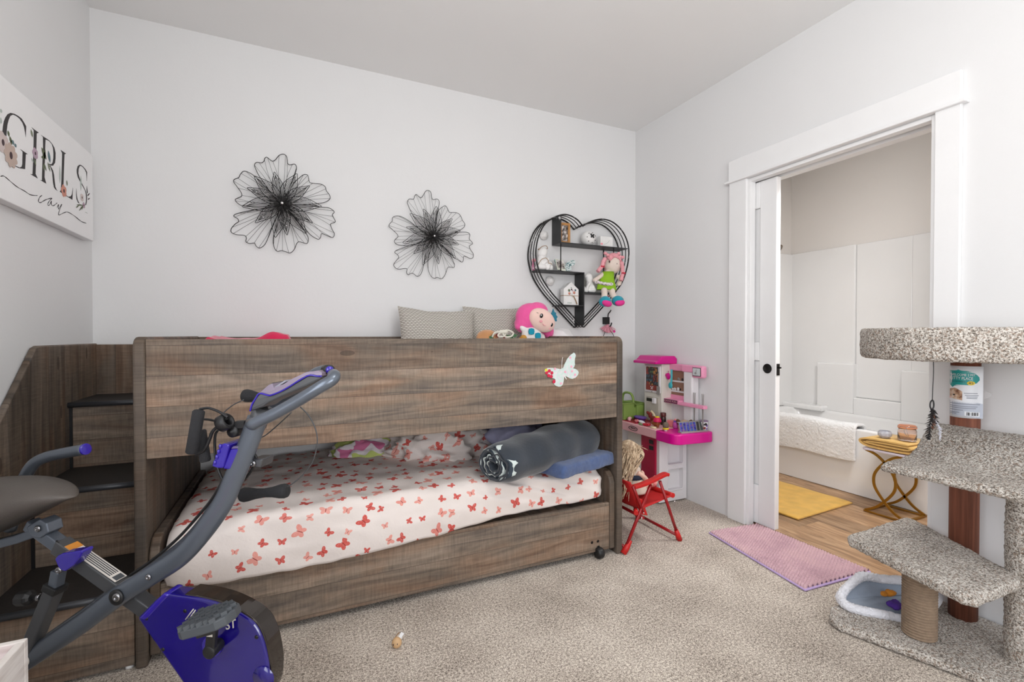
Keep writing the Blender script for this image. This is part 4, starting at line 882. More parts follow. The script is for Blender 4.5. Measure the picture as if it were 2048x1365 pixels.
# dress: bodice, skirt, sash
dr = [Vector(p) for p in [(2.083,2.835,1.595),(2.078,2.835,1.561),(2.074,2.835,1.523),(2.072,2.835,1.493),(2.072,2.835,1.463)]]
ws = (.046, .052, .064, .078, .082); m = MB(); loops = []
for p, w in zip(dr, ws):
    loops.append([(p.x+w*math.cos(2*PI*k/28)*(1+.05*math.cos(6*2*PI*k/28)*(w > .06)), p.y+(.034+w*.14)*math.sin(2*PI*k/28), max(p.z, 1.4435)) for k in range(28)])
vs = [q for l in loops for q in l]
m.add(vs, [(i*28+k, i*28+(k+1) % 28, (i+1)*28+(k+1) % 28, (i+1)*28+k) for i in range(4) for k in range(28)], 0, True)
m.f += [list(range(28)), [4*28+k for k in range(28)][::-1]]; m.m += [0, 0]; m.s += [False, False]
m.build('dress', M_lime, rd)
sa = Vector((2.048,2.79,1.499)); m = MB()
m.tube(cr([sa+Vector((x, .05*abs(x)/.08, .018*abs(x)/.08+.003*math.sin(x*90))) for x in (-.078, -.055, -.03, 0, .03, .05, .068)], 4), .0115, 8).ell(sa, (.018, .010, .012)).ell(sa+Vector((-.024, -.004, .002)), (.022, .008, .012)).ell(sa+Vector((.024, -.004, .002)), (.022, .008, .012))
m.build('sash', M_floral.m, rd)
for f_, an in ((f1, -.25), (f2, .1)):
    bt_ = MB().ell((f_[0], 2.772, f_[2]-.006), (.046, .042, .038), (0, an, 0)).build('boot', M_turq, rd)
    MB().ell((f_[0], 2.748, f_[2]-.021), (.041, .024, .024), (math.radians(22), -an, 0)).build('sole', M_hotp, bt_)
MB().tube(cr([(2.024,2.785,1.418),(2.038,2.785,1.413),(2.053,2.785,1.41)], 3), .005, 6).build('anklet', M_crimson, rd)

# little ballerina wall hook below the shelf
ho = thing('wall_hook', 'black ballerina wall hook with a pink tulle skirt hung below the rag doll', 'hook', (2.16, 2.95, 1.2))
m = MB().tube(cr([(2.162,2.94,1.257),(2.164,2.94,1.291),(2.179,2.94,1.308),(2.189,2.94,1.323)], 4), .0045, 8).tube(cr([(2.17,2.93,1.196),(2.183,2.93,1.209),(2.188,2.93,1.226)], 4), .005, 8)
m.box((2.128, 2.925, 1.215), (2.166, 2.964, 1.268)).build('hook', M_wire, ho)
M_tulle = mat('pink_tulle', C(232, 160, 176), .8, trans=.25)
c_ = Vector((2.16, 2.94, 1.215)); m = MB()
for i in range(13):
    a = -1.05+2.1*i/12; r0 = c_; e = c_+Vector((.072*math.sin(a), -.012*(i % 3), -.062*abs(math.cos(a))-.004))
    m.prism([r0+Vector((-.003, 0, 0)), r0+Vector((.003, 0, 0)), e+Vector((.008, 0, -.002)), e+Vector((-.008, 0, .002))], (0, .002, 0))
m.build('skirt', M_tulle, ho)
for x in (-.045, .055): MB().tube(cr([c_+Vector((x*.4, 0, -.05)), c_+Vector((x*.8, -.004, -.075)), c_+Vector((x, -.004, -.098))], 3), .0022, 6).build('leg', M_wire, ho)
MB().ell(c_+Vector((.048, -.016, -.055)), (.011, .006, .010)).build('bow', M_hotp, ho)

# ================================================================ TOY KITCHEN CORNER
P_white = mat('white_moulded_plastic', C(232, 230, 232), .4, var=.01)
P_off = mat('ivory_moulded_plastic', C(226, 222, 212), .4, var=.01)
P_mag = mat('magenta_plastic', C(214, 8, 140), .28, var=.03)
P_pink = mat('candy_pink_plastic', C(242, 158, 192), .35, var=.03)
P_pale = mat('pale_pink_plastic', C(238, 182, 186), .4, var=.02)
P_rasp = mat('raspberry_plastic', C(176, 16, 62), .35, var=.05)
P_lime = mat('lime_plastic', C(140, 168, 84), .45, var=.03)
P_blk = mat('printed_black', C(34, 28, 28), .4)
P_grey = mat('grey_plastic', C(150, 146, 142), .4)
tk = thing('toy_kitchen', 'pink and white plastic toy kitchen standing in the corner right of the bed', 'toy kitchen', (2.3, 2.6, 0))
kx, zc0, zc1 = 2.43, .452, .512
# cabinet with moulded side recesses
m = MB().box((2.19, 2.445, .012), (kx, 2.93, zc0))
hx0, hx1 = 2.262, 2.398
m.box((2.19, 2.41, .012), (hx0, 2.447, zc0)); m.box((hx1, 2.41, .012), (kx, 2.447, zc0))
for z0, z1 in ((.012, .085), (.225, .258), (.40, zc0)): m.box((hx0, 2.41, z0), (hx1, 2.447, z1))
m.build('cabinet', P_white, tk)
for z0, z1 in ((.258, .40), (.085, .225)):
    rr = rrect((hx1-hx0)/2+.004, (z1-z0)/2+.004, .016)
    MB().tube([((hx0+hx1)/2+x, 2.411, (z0+z1)/2+z) for x, z in rr], .0055, 8, True).build('recess_rim', P_white, tk)
# oven door and lower panel on the front
od = MB().box((2.176, 2.435, .03), (2.192, 2.575, .445)).build('oven_door', P_rasp, tk, bev=.004)
for z in (.355, .395): MB().box((2.172, 2.452, z), (2.178, 2.492, z+.028)).build('oven_dial', P_blk, od, bev=.002)
MB().box((2.172, 2.58, .02), (2.192, 2.92, .19)).build('lower_door', P_rasp, tk, bev=.004)
MB().box((2.178, 2.58, .195), (2.192, 2.72, .445)).build('front_panel', P_off, tk, bev=.003)
# counter: pale front run and the magenta rounded end
MB().box((2.128, 2.375, zc0), (kx, 2.935, zc1)).build('counter', P_pale, tk, bev=.006, seg=3)
lab(tk.children[-1], 'pale pink counter')
ce = [(kx, 2.374), (2.124, 2.374)]
for i in range(9):
    a = PI+PI/2*i/8; ce.append((2.184+.06*math.cos(a), 2.25+.06*math.sin(a)))
ce += [(2.38, 2.175)]
for i in range(7):
    a = -PI/2+PI/2*i/6; ce.append((2.40+.03*math.cos(a), 2.205+.03*math.sin(a)))
o = MB().prism([(x, y, zc0-.006) for x, y in ce], (0, 0, .066)).build('snack_bar', P_mag, tk, bev=.008, seg=3); lab(o, 'rounded magenta end of the counter')
MB().box((2.15, 2.60, zc1), (2.34, 2.90, zc1+.003)).build('sink_mat', P_rasp, tk)
ov = MB(); P = [(2.1255, 2.60+.045*math.cos(2*PI*i/24), .482+.014*math.sin(2*PI*i/24)) for i in range(24)]
ov.tube(P, .0018, 6, True); ov.build('maker_badge', P_blk, tk)
MB().tube(cr([(2.1265, 2.625, .48), (2.1265, 2.617, .488), (2.1265, 2.61, .478), (2.1265, 2.602, .487), (2.1265, 2.594, .478), (2.1265, 2.585, .486), (2.1265, 2.577, .479)], 4), .0016, 5).build('badge_script', P_blk, tk)
# tower with screen, hood
tw = MB().box((2.315, 2.525, zc1), (kx, 2.71, .93)).build('tower', P_off, tk, bev=.008, seg=3)
MB().box((2.306, 2.535, .72), (2.32, 2.695, .915)).build('screen_bezel', P_white, tk, bev=.006, seg=2)
M_scr = NT('printed_menu'); o_ = M_scr.sep(M_scr.coord())
_g = M_scr.comb(M_scr.math('FLOOR', M_scr.math('MULTIPLY', o_[1], 24.0)), M_scr.math('FLOOR', M_scr.math('MULTIPLY', o_[2], 20.0)))
_r = M_scr.n('TexWhiteNoise', {'Vector': _g}, noise_dimensions='3D').outputs[0]
M_scr.P(Base_Color=M_scr.mix(M_scr.math('GREATER_THAN', M_scr.noise(M_scr.coord(), 55, 2), .5), C(44, 32, 30), M_scr.ramp(_r, [(0, C(150, 52, 40)), (.25, C(60, 92, 108)), (.5, C(186, 128, 60)), (.75, C(84, 110, 70)), (1, C(176, 170, 150))], 'CONSTANT')), Roughness=.3)
sc_ = MB().box((2.3035, 2.555, .775), (2.308, 2.675, .905)).build('menu_screen', M_scr.m, tk)
MB().box((2.3030, 2.555, .738), (2.308, 2.675, .775)).build('menu_panel', mat('brick_red_print', C(142, 48, 34), .4), tk)
m = MB()
for y, z in ((2.604, .763), (2.614, .757), (2.624, .763), (2.608, .749), (2.62, .749)): m.ell((2.3030, y, z), (.001, .005, .004), None, 8, 6)
m.build('paw_print', P_white, tk)
MB().ell((2.305, 2.615, .728), (.002, .005, .005)).build('button', P_grey, tk)
MB().box((2.31, 2.555, .52), (2.317, 2.68, .69)).build('recess_shade', mat('shaded_ivory', C(196, 190, 178), .5), tk)  # raised plate; shade of the recess is put into its darker ivory
MB().box((2.308, 2.61, .655), (2.316, 2.675, .678)).build('dispenser_slot', P_blk, tk, bev=.001)
MB().box((2.295, 2.575, .645), (2.316, 2.605, .685)).build('dispenser_tap', P_white, tk, bev=.004)
hp = [(2.235, .93), (2.235, .948), (2.262, .955), (2.295, .985), (2.41, .985), (kx, .965), (kx, .93)]
MB().prism([(x, 2.50, z) for x, z in hp], (0, .235, 0)).build('hood', P_mag, tk, bev=.006, seg=2)
# back panel printed with shelves, top rail, near post, clock
M_bead = NT('beadboard_print'); o_ = M_bead.sep(M_bead.coord())
_s = M_bead.math('SINE', M_bead.math('MULTIPLY', o_[1], 900.0))
M_bead.P(Base_Color=M_bead.ramp(_s, [(.1, C(136, 98, 80)), (.6, C(172, 130, 108))]), Roughness=.5)
MB().box((2.405, 2.375, .51), (2.428, 2.535, .70)).build('back_board', P_white, tk)
MB().box((2.40, 2.40, .70), (2.425, 2.54, .90)).build('picture_panel', M_bead.m, tk)
for z in (.735, .805): MB().box((2.398, 2.40, z), (2.4005, 2.525, z+.011)).build('printed_shelf', P_white, tk)
for y, z, r, c_ in ((2.51, .752, .010, P_white), (2.49, .754, .011, P_white), (2.46, .757, .013, P_white), (2.44, .757, .008, P_blk), (2.455, .826, .012, P_grey), (2.42, .826, .010, P_blk)):
    MB().lathe((2.40, y, z), [(r, 0), (r, .0012), (0, .0015)], 12, (-1, 0, 0)).build('printed_crockery', c_, tk)
MB().box((2.365, 2.30, zc1), (kx, 2.38, .905)).build('post', P_white, tk, bev=.012, seg=3)
MB().box((2.385, 2.375, .885), (kx, 2.53, .93)).box((2.358, 2.292, .885), (kx, 2.385, .93)).build('top_rail', P_pink, tk, bev=.005)
ck = MB().box((2.355, 2.205, .852), (2.40, 2.298, .932)).build('clock_case', P_pink, tk, bev=.014, seg=3)
MB().box((2.3525, 2.218, .864), (2.357, 2.286, .920)).build('clock_rim', P_blk, ck, bev=.005)
MB().box((2.3505, 2.222, .868), (2.354, 2.282, .916)).build('clock_face', mat('pale_clock_print', C(206, 212, 214), .4), ck, bev=.004)
MB().tube([(2.349, 2.252, .892), (2.349, 2.25, .909)], .0014, 5).tube([(2.349, 2.252, .892), (2.349, 2.262, .884)], .0014, 5).build('clock_hands', P_grey, ck)
MB().ell((2.349, 2.256, .884), (.001, .009, .007)).build('clock_print', P_grey, ck)
# spice shelf with the COOKING FUN strip and fork rack
sh = MB().box((2.335, 2.385, .662), (kx, 2.56, .69)).box((2.335, 2.175, .660), (2.37, 2.39, .682)).build('spice_shelf', P_pink, tk, bev=.004)
MB().box((2.395, 2.39, .69), (2.402, 2.55, .715)).build('shelf_back', P_pink, tk)
st_ = MB().box((2.3335, 2.40, .665), (2.3355, 2.555, .688)).build('name_strip', mat('plum_strip', C(106, 40, 78), .5), tk)
m = MB(); text_bm(m, 'COOKING FUN', (2.333, 2.478, .6765), (0, -1, 0), (0, 0, 1), .018, fit=.14); m.build('lettering', P_pale, st_)
for y in (2.275, 2.205):
    for dy in (-.006, .006): MB().tube(cr([(2.36, y+dy, .755), (2.36, y+dy*.8, .70), (2.36, y+dy*.5, .60), (2.362, y+dy*.6, .54)], 4), .0028, 6).build('fork_tine', P_grey, sh)

def sm(name, label, cat, mb, m, bev=0.0, group=None):
    return tag(mb.build(name, m, bev=bev), label, cat, group)
# utensils hung from the rail
m = MB().tube([(2.352, 2.502, .882), (2.352, 2.502, .872)], .002, 6).ell((2.35, 2.502, .845), (.010, .019, .024)).ell((2.35, 2.520, .852), (.008, .007, .012))
o = sm('toy_oven_mitt', 'small pink toy oven mitt hanging under the pink rail of the toy kitchen', 'toy utensil', m, P_mag)
m = MB().tube(cr([(2.345, 2.465, .895), (2.343, 2.462, .85), (2.34, 2.462, .80)], 4), [.0065]*9, 8).ell((2.337, 2.467, .785), (.009, .018, .022))
sm('toy_ladle', 'turquoise toy ladle hanging in front of the printed shelf panel', 'toy utensil', m, mat('turquoise_plastic', C(60, 178, 190), .4))
m = MB().tube([(2.30, 2.542, .875), (2.30, 2.545, .77)], .003, 6).box((2.298, 2.53, .715), (2.302, 2.56, .772))
sm('toy_spatula', 'grey toy spatula hanging at the side of the tower screen', 'toy utensil', m, P_grey)

# green caddy on the counter
cd = thing('plastic_caddy', 'lime green divided plastic caddy with a tall handle on the far end of the counter', 'caddy', (2.25, 2.80, .515))
m = MB()
def tray(x0, x1, y0_, y1_, z0, z1, t=.004):
    m.box((x0, y0_, z0), (x1, y1_, z0+t)); m.box((x0, y0_, z0), (x0+t, y1_, z1)); m.box((x1-t, y0_, z0), (x1, y1_, z1)); m.box((x0, y0_, z0), (x1, y0_+t, z1)); m.box((x0, y1_-t, z0), (x1, y1_, z1))
tray(2.15, 2.245, 2.735, 2.90, .516, .636); tray(2.265, 2.36, 2.735, 2.90, .516, .626); m.box((2.24, 2.74, .53), (2.27, 2.895, .60))
m.build('trays', P_lime, cd, bev=.003)
m = MB()
for x0, x1, z in ((2.146, 2.249, .634), (2.261, 2.364, .624)): m.tube([(x0, 2.731, z), (x1, 2.731, z), (x1, 2.904, z), (x0, 2.904, z)], .004, 6, True)
m.build('rims', P_lime, cd)
MB().tube(cr([(2.255, 2.755, .60), (2.255, 2.758, .66), (2.255, 2.775, .69), (2.255, 2.80, .70), (2.255, 2.84, .70), (2.255, 2.865, .69), (2.255, 2.88, .66), (2.255, 2.883, .60)], 4), .009, 8).build('handle', P_lime, cd)

# toys on the counter
P_purp = mat('purple_plastic', C(112, 78, 172), .4); P_brown = mat('caramel_plastic', C(146, 82, 40), .4); P_dred = mat('brick_red_plastic', C(132, 44, 36), .4)
P_yel = mat('yellow_plastic', C(226, 196, 30), .4); P_cream = mat('cream_plastic', C(226, 208, 170), .5); P_salmon = mat('salmon_plastic', C(238, 142, 142), .4)
P_fur = mat('beige_plush', C(204, 176, 142), .95, bump=.5, bs=250); P_furD = mat('brown_plush', C(104, 70, 52), .95, bump=.5, bs=250)
zc = zc1
o = thing('toy_dish', 'purple oval toy dish beside the green caddy', 'toy dish', (2.24, 2.66, zc))
MB().lathe((2.235, 2.655, zc+.003), [(.02, 0), (.03, .004), (.042, .026), (.046, .032), (.044, .034), (.036, .012), (0, .010)], 26, sx=.8, sy=1.15).build('dish', P_purp, o)
MB().lathe((2.235, 2.655, zc+.03), [(.046, 0), (.047, .003), (.03, .008), (0, .009)], 26, sx=.8, sy=1.15).build('lid', P_purp, o)
o = thing('toy_pony', 'small brown toy pony with a cream mane in front of the tower', 'toy figure', (2.27, 2.55, zc))
ob = MB().ell((2.265, 2.555, zc+.035), (.014, .026, .018)).ell((2.255, 2.575, zc+.058), (.012, .014, .022), (.3, 0, 0)).ell((2.25, 2.59, zc+.07), (.010, .018, .011), (.5, 0, 0))
for dx in (-.008, .008):
    for dy in (-.016, .016): ob.tube([(2.265+dx, 2.555+dy, zc+.03), (2.265+dx, 2.555+dy, zc)], .005, 8)
ob = ob.build('body', P_dred, o); soft(ob, .003, 2)
MB().tube(cr([(2.265, 2.578, zc+.085), (2.272, 2.562, zc+.07), (2.272, 2.548, zc+.05)], 4), .008, 8).build('mane', P_cream, o)
o = thing('toy_jar', 'dark brown jar with a labelled band in front of the tower', 'jar', (2.30, 2.49, zc))
MB().lathe((2.30, 2.495, zc), [(.017, 0), (.019, .003), (.019, .05), (.016, .056), (.016, .058)], 20).build('body', mat('chocolate_brown', C(62, 34, 28), .3), o)
MB().lathe((2.30, 2.495, zc+.058), [(.019, 0), (.0195, .002), (.0195, .022), (.018, .025), (0, .025)], 20).build('lid', mat('maroon_lid', C(92, 40, 36), .35), o)
MB().lathe((2.30, 2.495, zc+.022), [(.0193, 0), (.0195, .001), (.0195, .018), (.0193, .019)], 20).build('band', P_blk, o)
o = thing('toy_turkey', 'caramel toy figure with a raspberry cape standing at the counter front', 'toy figure', (2.19, 2.44, zc))
ob = MB().ell((2.195, 2.44, zc+.030), (.020, .024, .024)).ell((2.185, 2.462, zc+.028), (.013, .018, .016)).tube([(2.195, 2.43, zc+.02), (2.195, 2.43, zc)], .007, 8).tube([(2.19, 2.455, zc+.02), (2.19, 2.455, zc)], .007, 8).build('body', P_brown, o); soft(ob, .003, 2)
MB().lathe((2.195, 2.437, zc+.038), [(.027, 0), (.028, .006), (.022, .022), (.014, .030), (0, .031)], 18).build('cape', mat('raspberry_cloth', C(206, 12, 84), .5), o)
MB().lathe((2.195, 2.437, zc+.066), [(.014, 0), (.016, .003), (.014, .008), (0, .009)], 16).build('collar', P_yel, o)
o = sm('toy_slipper', 'small white toy shoe lying between the purple dish and the brown toy', 'toy', MB().ell((2.19, 2.585, zc+.012), (.011, .026, .011), (.25, 0, .5)), P_white)
def cluster(name, label, cat, pts, m, r=.012):
    mb = MB()
    for p in pts: mb.ell(p, (r, r*1.3, r*.8), (rnd(-.3, .3), 0, rnd(0, 3)), 12, 8)
    o = mb.build(name, m); soft(o, .003, 1); return tag(o, label, cat)
cluster('toy_cup', 'pale pink toy cup near the far end of the counter', 'toy', [(2.175, 2.70, zc+.010), (2.177, 2.70, zc+.022), (2.18, 2.715, zc+.012)], P_pale)
cluster('toy_teapot', 'pale pink toy teapot in the middle of the raspberry sink mat', 'toy', [(2.18, 2.625, zc+.012), (2.18, 2.632, zc+.014), (2.18, 2.618, zc+.018)], P_salmon, .011)
cluster('toy_strawberry', 'red toy strawberry on the counter edge with a green leaf', 'toy food', [(2.155, 2.52, zc+.010), (2.157, 2.51, zc+.011), (2.16, 2.50, zc+.010), (2.165, 2.485, zc+.013)], mat('strawberry_red', C(190, 24, 48), .4), .0115)
sm('toy_lettuce', 'green toy leaf at the front edge of the counter', 'toy food', MB().ell((2.148, 2.55, zc+.007), (.010, .017, .007), (.2, .2, .3)), mat('leaf_plastic', C(116, 150, 90), .5))
sm('toy_bun', 'cream toy bun slice lying before the caramel figure', 'toy food', MB().lathe((2.155, 2.43, zc), [(.0, 0), (.016, .001), (.017, .005), (.012, .010), (0, .011)], 18, sy=1.6), P_cream)
o = thing('toy_cupcake', 'grey brown toy cupcake in a yellow cup on the magenta bar', 'toy food', (2.165, 2.325, zc))
MB().lathe((2.165, 2.325, zc), [(.010, 0), (.011, .006), (.010, .008)], 18).build('foot', P_white, o)
MB().lathe((2.165, 2.325, zc+.008), [(.010, 0), (.020, .003), (.021, .008), (.016, .012), (.012, .014)], 20).build('cup', P_yel, o)
ob = MB().ell((2.165, 2.325, zc+.036), (.020, .020, .022)).build('frosting', mat('taupe_frosting', C(112, 98, 84), .9, bump=.6, bs=160), o)
o = thing('toy_bottle', 'pink toy nail varnish bottle with a purple collar on the counter', 'toy', (2.29, 2.37, zc))
MB().lathe((2.29, 2.37, zc), [(.014, 0), (.017, .004), (.017, .035), (.010, .042)], 18).build('bottle', mat('orchid_plastic', C(206, 92, 178), .3), o)
MB().lathe((2.29, 2.37, zc+.040), [(.012, 0), (.013, .004), (.011, .010)], 16).build('collar', P_purp, o)
MB().lathe((2.29, 2.37, zc+.050), [(.008, 0), (.009, .006), (.004, .012), (0, .013)], 14).build('cap', P_salmon, o)
sm('toy_box', 'salmon pink toy box standing behind the caramel figure', 'toy', MB().box((2.29, 2.405, zc), (2.335, 2.45, zc+.042)), P_salmon, .004)
o = thing('plush_dog', 'beige plush dog with brown ears lying behind the picture box', 'plush toy', (2.32, 2.31, zc))
ob = MB().ell((2.315, 2.315, zc+.032), (.032, .034, .030)).ell((2.295, 2.30, zc+.024), (.02, .024, .018)).ell((2.345, 2.32, zc+.025), (.03, .03, .025)).build('head', P_fur, o); soft(ob, .004, 3, .003, .006)
for dx, dy, an in ((-.028, .030, -.5), (.024, -.022, .6)): MB().ell((2.315+dx, 2.31+dy, zc+.046), (.013, .013, .022), (0, an, 0)).build('ear', P_furD, o)
MB().ell((2.298, 2.288, zc+.04), (.012, .008, .012)).build('eye_patch', P_furD, o)
for dx, dy in ((-.022, .012), (-.012, -.016)): MB().ell((2.306+dx, 2.298+dy, zc+.042), .0042).build('eye', P_blk, o)
MB().ell((2.281, 2.288, zc+.014), (.009, .014, .011)).build('blue_scarf', mat('blue_felt', C(54, 84, 176), .8), o)
# picture box: slim cartons of purple and blue prints in a clear rack
M_gal = NT('galaxy_print'); _n = M_gal.noise(M_gal.coord(), 60, 2)
M_gal.P(Base_Color=M_gal.ramp(_n, [(.3, C(40, 24, 70)), (.45, C(66, 54, 168)), (.55, C(48, 104, 172)), (.64, C(150, 40, 128)), (.75, C(34, 26, 50))]), Roughness=.3)
o = thing('picture_card_rack', 'grey rack of purple and blue picture cards on the magenta bar', 'card rack', (2.28, 2.23, zc))
ra, rb_ = Vector((2.20, 2.235, zc)), Vector((2.405, 2.215, zc)); ru = (rb_-ra).normalized(); rn = Vector((ru.y, -ru.x, 0)); rl_ = (rb_-ra).length
tilt = Vector((-rn.x*.25, -rn.y*.25, 1)).normalized()
MB().obox((ra+rb_)/2+tilt*.004-rn*.004, ru*rl_/2, rn*.016, tilt*.004).obox((ra+rb_)/2+tilt*.064-rn*.012, ru*rl_/2, rn*.006, tilt*.0025).build('rack_frame', P_grey, o)
nC = 8
for i in range(nC):
    t0 = ra+ru*(rl_*(i+.5)/nC); dark = i > 4
    MB().obox(t0+tilt*.035-rn*.003, ru*(rl_/nC*.42), rn*.004, tilt*.027).build('card', M_gal.m if not dark else mat('dark_card_%d' % i, C(*[(52, 54, 52), (70, 78, 78), (58, 60, 60)][i-5]), .4), o)
    MB().obox(ra+ru*(rl_*i/nC)+tilt*.035+rn*.001, ru*.0018, rn*.003, tilt*.029).build('divider', P_grey, o)
o = thing('printed_cup', 'white printed toy cup with a mauve rim at the wall end of the magenta bar', 'cup', (2.415, 2.205, zc))
cx_, cy_ = 2.398, 2.232
MB().lathe((cx_, cy_, zc), [(.0, 0), (.021, 0), (.026, .062), (.024, .062), (.0195, .004), (0, .004)], 24).build('cup', P_white, o)
MB().lathe((cx_, cy_, zc+.062), [(.0265, -.003), (.0275, 0), (.0265, .004), (.024, .002)], 24).build('rim', mat('mauve_plastic', C(150, 128, 158), .4), o)
for a, z, r, c_ in ((-2.2, .02, .009, P_dred), (-1.9, .045, .010, P_blk), (-1.5, .035, .008, P_purp), (-2.5, .042, .008, P_blk), (-1.4, .015, .007, P_purp)):
    rr_ = .0205+.0055*z/.062
    MB().ell((cx_+rr_*math.cos(a), cy_+rr_*math.sin(a), zc+z), (r, .0025, r*.9), (0, 0, a+PI/2), 12, 8).build('printed_patch', c_, o)

# red folding chair, facing the kitchen
M_redm = mat('red_enamel', C(150, 20, 26), .3, var=.06); M_redp = mat('red_plastic', C(190, 26, 24), .4, var=.05); M_redf = mat('red_canvas', C(186, 22, 24), .7, bump=.2, bs=300)
rc_ = thing('folding_chair', 'small red folding armchair between the bed and the toy kitchen', 'chair', (1.72, 2.11, 0))
ys = (1.945, 2.285)
for y in ys:
    back, front, apexB, apexF = Vector((1.540, y, .018)), Vector((1.905, y, .018)), Vector((1.710, y, .338)), Vector((1.772, y, .345))
    MB().tube([back, apexB], .0085, 10).build('leg', M_redm, rc_)
    MB().tube([apexF, front], .0085, 10).build('leg', M_redm, rc_)
    MB().tube([back+Vector((-.012, 0, -.016)), back+Vector((.012, 0, .012)), back+Vector((.035, 0, .045))], [.017, .016, .011], 10).build('foot_cap', M_redp, rc_)
    MB().tube([front+Vector((.008, 0, -.016)), front+Vector((-.004, 0, .012)), front+Vector((-.018, 0, .045))], [.016, .015, .011], 10).build('foot_cap', M_redp, rc_)
    arm = cr([(1.595, y, .338), (1.66, y, .345), (1.74, y, .362), (1.80, y, .378), (1.825, y, .376)], 5)
    MB().tube(arm, .016, prof=[(-1, -.55), (1, -.55), (1.1, 0), (1, .55), (-1, .55), (-1.1, 0)], up=(0, 0, 1), sm=False).build('armrest', M_redp, rc_, bev=.003)
    MB().tube([(1.655, y, .20), (1.615, y, .29), (1.59, y, .345)], .0085, 10).build('back_post', M_redm, rc_)
    sg_ = 1 if y < 2.1 else -1
    MB().obox((1.655, y+.012*sg_, .222), (.022, 0, -.006), (0, .009, 0), (-.018, 0, .046)).build('hinge_plate', M_redp, rc_, bev=.004)
    for p in ((1.655, .195), (1.642, .17), (1.868, .225), (1.612, .34)): MB().ell((p[0], y-.009 if y < 2.1 else y+.009, p[1]), (.0045, .003, .0045)).build('rivet', M_silver, rc_)
MB().tube([(1.66, 1.945, .165), (1.66, 2.285, .165)], .0085, 10).build('cross_bar', M_redm, rc_)
MB().tube([(1.895, 1.945, .032), (1.895, 2.285, .032)], .0085, 10).build('cross_bar', M_redm, rc_)
MB().tube([(1.545, 1.945, .03), (1.545, 2.285, .03)], .0085, 10).build('cross_bar', M_redm, rc_)
MB().tube([(1.60, 1.93, .205), (1.62, 1.96, .21)], .012, 10).build('stop_knob', M_redp, rc_)
MB().grid(lambda u, v: (lerp(1.645, 1.865, u), lerp(1.945, 2.285, v), lerp(.215, .255, u)-.014*math.sin(PI*v)), 12, 12).build('seat', M_redf, rc_, solid=.004)
MB().tube(cr([(1.865, 1.945, .255), (1.866, 2.1, .25), (1.865, 2.285, .255)], 4), .014, 8).build('seat_front_rail', M_redp, rc_)
MB().grid(lambda u, v: (lerp(1.65, 1.575, u)-.02*math.sin(PI*v), lerp(1.945, 2.285, v), lerp(.21, .365, u)), 12, 12).build('backrest', M_redf, rc_, solid=.004)

# doll sitting in the red chair, back turned
dl = thing('doll', 'doll with long tangled blonde hair sitting in the red folding chair, back turned', 'doll', (1.72, 2.12, .24))
M_dskin = mat('doll_vinyl', C(232, 190, 170), .45); M_lace = mat('ivory_lace', C(224, 208, 192), .9, bump=.8, bs=260); M_navyc = mat('navy_cloth', C(40, 46, 66), .9)
M_blonde = NT('blonde_hair'); _v = M_blonde.coord('Object', (1, 1, 1)); _n = M_blonde.noise(_v, 55, 3)
M_blonde.P(Base_Color=M_blonde.ramp(_n, [(.3, C(128, 104, 82)), (.5, C(186, 160, 130)), (.7, C(220, 200, 172))]), Roughness=.5, Anisotropic=.4)
m = MB().ell((1.735, 2.13, .32), (.042, .05, .07)).ell((1.745, 2.13, .262), (.052, .058, .03))
for dy in (-.03, .035): m.tube(cr([(1.75, 2.13+dy, .27), (1.80, 2.13+dy*1.5, .285), (1.85, 2.13+dy*1.7, .29)], 4), [.021]*9, 10); m.ell((1.858, 2.13+dy*1.7, .30), (.016, .017, .03))
m.tube(cr([(1.735, 2.085, .36), (1.775, 2.07, .33), (1.80, 2.075, .30)], 4), [.014]*9, 10).tube(cr([(1.735, 2.175, .36), (1.77, 2.19, .33), (1.79, 2.19, .30)], 4), [.014]*9, 10)
m.tube([(1.73, 2.13, .37), (1.70, 2.105, .42)], .02, 10).ell((1.698, 2.105, .466), (.052, .05, .06)).ell((1.748, 2.105, .459), (.008, .007, .008)).ell((1.70, 2.055, .464), (.01, .006, .012)).ell((1.70, 2.155, .464), (.01, .006, .012))
o = m.build('body', M_dskin, dl); soft(o, .0055, 3)
m = MB().lathe((1.735, 2.13, .245), [(.085, 0), (.088, .01), (.062, .07), (.046, .10), (.048, .125), (.03, .145)], 26); m.build('dress', M_lace, dl)
MB().lathe((1.735, 2.13, .318), [(.060, 0), (.064, .006), (.060, .022), (.055, .026)], 24).build('sash', M_navyc, dl)
for dy in (-.051, .06): MB().tube([(1.83, 2.13+dy, .288), (1.85, 2.13+dy, .291)], .0225, 12).build('striped_sock', P_salmon, dl)
random.seed(11); m = MB(); hc_ = Vector((1.692, 2.10, .470))
m.ell(hc_+Vector((-.008, 0, .012)), (.060, .060, .064))
for i in range(190):
    a = rnd(.35, 2*PI-.35)+0; th_ = rnd(.05, 1.45)
    d = Vector((math.cos(a)*math.sin(th_), math.sin(a)*math.sin(th_), math.cos(th_)))
    p = hc_+Vector((d.x*.062, d.y*.062, d.z*.068)); L = rnd(.10, .25)
    q1 = p+Vector((d.x*.022-.012, d.y*.028, -.02)); q2 = Vector((1.612+rnd(-.02, .03)+.4*max(0, p.x-1.70), p.y+d.y*.022+rnd(-.03, .02)-.02, p.z-L*.5)); q3 = Vector((1.575+rnd(-.03, .025), p.y-.03+rnd(-.045, .03), p.z-L*1.05))
    for q in (q2, q3):
        q.x = min(q.x, 1.70)
    m.tube(cr([p, q1, q2, q3], 4), [.0042, .0045, .0045, .004, .004, .004, .004, .004, .0035, .003, .0025, .002, .0008], 5)
